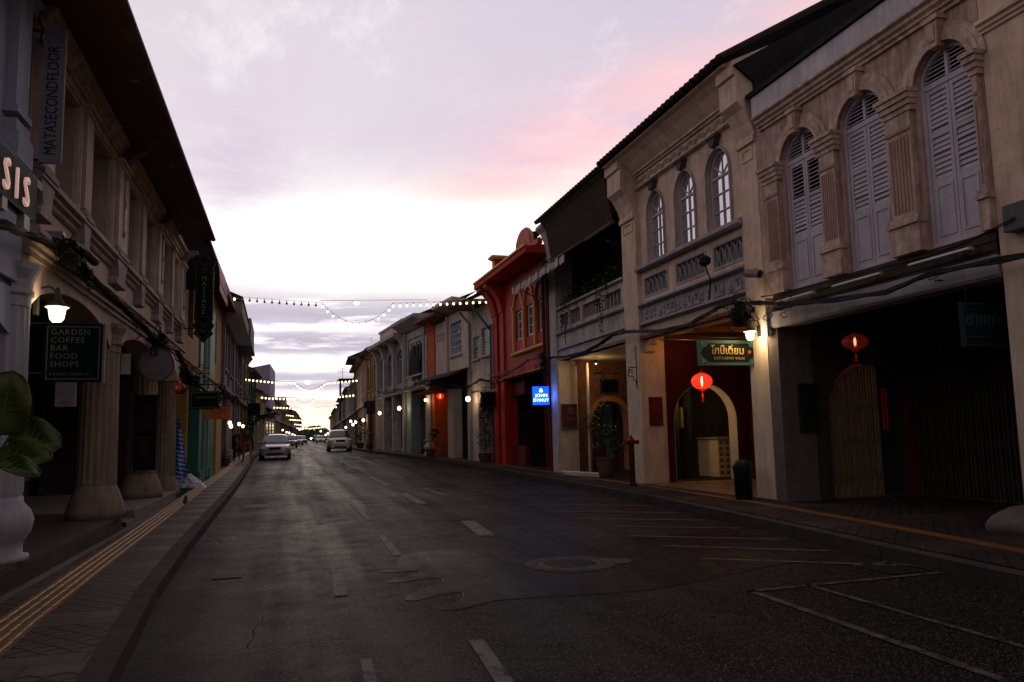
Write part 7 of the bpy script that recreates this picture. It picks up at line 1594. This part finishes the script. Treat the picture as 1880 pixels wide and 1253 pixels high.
# ================================================================ PEOPLE
def person(label, loc, rot, h, skin_, top_m, leg_m, hair_m, pose, skirt=False, shorts=True, bag=None):
    """one skinned body surface, with clothes and hair as children; pose shifts feet and hands"""
    t = thing('person', label, 'person', loc, rot); s = h/1.70
    fl, fr, hl, hrr = pose          # feet (x,y) and hands (x,y,z)
    J = {'pel': (0, 0, .92, .13), 'bel': (0, 0, 1.08, .115), 'che': (0, .01, 1.27, .135), 'nec': (0, .01, 1.43, .052), 'chin': (0, -.01, 1.50, .055), 'head': (0, -.01, 1.59, .088), 'top': (0, .0, 1.66, .065),
         'sl': (-.17, .01, 1.37, .055), 'sr': (.17, .01, 1.37, .055), 'hipl': (-.09, 0, .88, .095), 'hipr': (.09, 0, .88, .095),
         'kl': ((-.09+fl[0])/2, fl[1]*.5-.04, .48, .058), 'kr': ((.09+fr[0])/2, fr[1]*.5-.04, .48, .058), 'al': (fl[0], fl[1], .09, .036), 'ar': (fr[0], fr[1], .09, .036), 'tl': (fl[0]-.01, fl[1]-.15, .03, .026), 'tr': (fr[0]+.01, fr[1]-.15, .03, .026),
         'el': ((-.19+hl[0])/2-.03, hl[1]*.4+.04, (1.37+hl[2])/2, .038), 'er': ((.19+hrr[0])/2+.03, hrr[1]*.4+.04, (1.37+hrr[2])/2, .038), 'wl': (*hl, .026), 'wr': (*hrr, .026)}
    E = [('pel', 'bel'), ('bel', 'che'), ('che', 'nec'), ('nec', 'chin'), ('chin', 'head'), ('head', 'top'), ('che', 'sl'), ('che', 'sr'), ('pel', 'hipl'), ('pel', 'hipr'), ('hipl', 'kl'), ('kl', 'al'), ('al', 'tl'), ('hipr', 'kr'), ('kr', 'ar'), ('ar', 'tr'), ('sl', 'el'), ('el', 'wl'), ('sr', 'er'), ('er', 'wr')]
    for sd, w in (('l', J['wl']), ('r', J['wr'])):
        q = -1 if sd == 'l' else 1
        J['p'+sd] = (w[0], w[1], w[2]-.06, .030); E.append(('w'+sd, 'p'+sd))
        for k in range(4): J[f'f{k}{sd}'] = (w[0]+(k-1.5)*.004*q, w[1]+(k-1.5)*.019, w[2]-.14-.012*(k in (1, 2)), .008); E.append(('p'+sd, f'f{k}{sd}'))
        J['th'+sd] = (w[0]-q*.012, w[1]-.045, w[2]-.095, .009); E.append(('p'+sd, 'th'+sd))
    def skin_mesh(name, keys, edges, grow, mat, scale=1.0, sub=2):
        idx = {k: i for i, k in enumerate(keys)}
        me = bpy.data.meshes.new(name); me.from_pydata([tuple(c*s for c in J[k][:3]) for k in keys], [(idx[a], idx[b]) for a, b in edges], [])
        o = bpy.data.objects.new(name, me); COL.objects.link(o); o.parent = t; me.materials.append(mat)
        md = o.modifiers.new('skin', 'SKIN'); md.use_smooth_shade = True
        for i, k in enumerate(keys):
            r = (J[k][3]+grow)*s*scale; me.skin_vertices[0].data[i].radius = (r, r*(.8 if k in ('che', 'bel', 'pel') else 1)); me.skin_vertices[0].data[i].use_root = (i == 0)
        sd = o.modifiers.new('sub', 'SUBSURF'); sd.levels = sd.render_levels = sub; return o
    skin_mesh('body', list(J), E, 0, skin_)
    tk = ['pel', 'bel', 'che', 'sl', 'sr', 'el', 'er']; J['pel2'] = (0, 0, .96, .13)
    skin_mesh('shirt', ['bel', 'pel2', 'che', 'sl', 'sr', 'ul', 'ur'] if not J.update({'ul': tuple(a*.45+b*.55 for a, b in zip(J['sl'], J['el'])), 'ur': tuple(a*.45+b*.55 for a, b in zip(J['sr'], J['er']))}) else [], [('pel2', 'bel'), ('bel', 'che'), ('che', 'sl'), ('che', 'sr'), ('sl', 'ul'), ('sr', 'ur')], .022, top_m)
    if skirt:
        m = MB(); m.lathe((0, 0, 0), [(.30*s, .42*s), (.25*s, .6*s), (.20*s, .8*s), (.155*s, 1.0*s)], 18); m.build('skirt', leg_m, t, smooth=True)
    else:
        ke = .55 if shorts else .95
        for a, b, n in (('hipl', 'kl', 'ml'), ('hipr', 'kr', 'mr')): J[n] = tuple(x*(1-ke)+y*ke for x, y in zip(J[a], J[b]))
        ks = ['pel', 'hipl', 'hipr', 'ml', 'mr']; es = [('pel', 'hipl'), ('pel', 'hipr'), ('hipl', 'ml'), ('hipr', 'mr')]
        if not shorts: ks += ['al', 'ar']; es += [('ml', 'al'), ('mr', 'ar')]
        skin_mesh('trousers', ks, es, .022, leg_m)
    m = MB(); m.ball((0, .018*s, 1.615*s), .102*s, .108*s, .105*s, 14, 10); m.ball((0, .06*s, 1.52*s), .085*s, .06*s, .13*s, 10, 8); m.build('hair', hair_m, t, smooth=True)
    m = MB(); m.ball((0, -.1*s, 1.585*s), .014*s, .022*s, .02*s, 6, 5); m.build('nose', skin_, t, smooth=True)
    for q in (-1, 1): m = MB(); m.ball((q*.032*s, -.09*s, 1.605*s), .012*s, .008*s, .008*s, 6, 4); m.build('eye', black, t)
    m = MB(); m.box(-.025*s, .025*s, -.093*s, -.085*s, 1.545*s, 1.553*s); m.build('mouth', M('lips', (.25, .08, .07), streak=0), t)
    for q in (fl, fr): m = MB(); m.ball((q[0]*s, (q[1]-.07)*s, .03*s), .045*s, .12*s, .035*s, 10, 6); m.build('shoe', black, t, smooth=True)
    if bag: m = MB(); m.box(bag[0]-.14, bag[0]+.14, bag[1]-.05, bag[1]+.05, bag[2]-.35, bag[2]-.05); m.tube([(bag[0]-.08, bag[1], bag[2]-.05), (bag[0], bag[1], bag[2]+.1), (bag[0]+.08, bag[1], bag[2]-.05)], .01, 5); b = m.build('shopping_bag', M('pale_bag', (.3, .2, .18)), None); b.location = Vector(loc); b.rotation_euler = (0, 0, rot); tag(b, 'bag held low by the person nearest the parked saloon', 'bag')
    return t
hairM = M('black_hair', (.012, .010, .010), streak=0, rough=.4); shB = M('black_shirt', (.012, .014, .016), streak=0); shR = M('dark_red_dress', (.17, .03, .025), streak=0); shG = M('dark_brown_shirt', (.05, .03, .025), streak=0); shT = M('rust_shorts', (.22, .07, .04), streak=0)
zs = zg(43)+.127
person('person in black walking nearest the wall of the left pavement', (-2.72, 43.0, zs), .3, 1.62, M('skin', (1, 1, 1)), shB, shB, hairM, ((-.12, -.14), (.12, .18), (-.27, .05, .86), (.27, -.1, .88)), shorts=False)
person('person in a dark red dress in the middle of the walking group', (-2.38, 44.6, zs), -.2, 1.60, M('skin', (1, 1, 1)), shR, shR, hairM, ((-.08, -.10), (.10, .14), (-.24, -.08, .88), (.25, .02, .87)), skirt=True)
person('person in dark shirt and rust shorts striding beside the parked saloon', (-1.98, 42.2, zs), .15, 1.72, M('skin', (1, 1, 1)), shG, shT, hairM, ((-.20, .10), (.20, -.16), (-.32, .05, .95), (.30, -.12, .90)))
# ================================================================ OUTPUT
vs_ = SC.view_settings; vs_.view_transform = 'Standard'; vs_.look = 'None'; vs_.exposure = .62; vs_.gamma = 1; vs_.use_curve_mapping = False
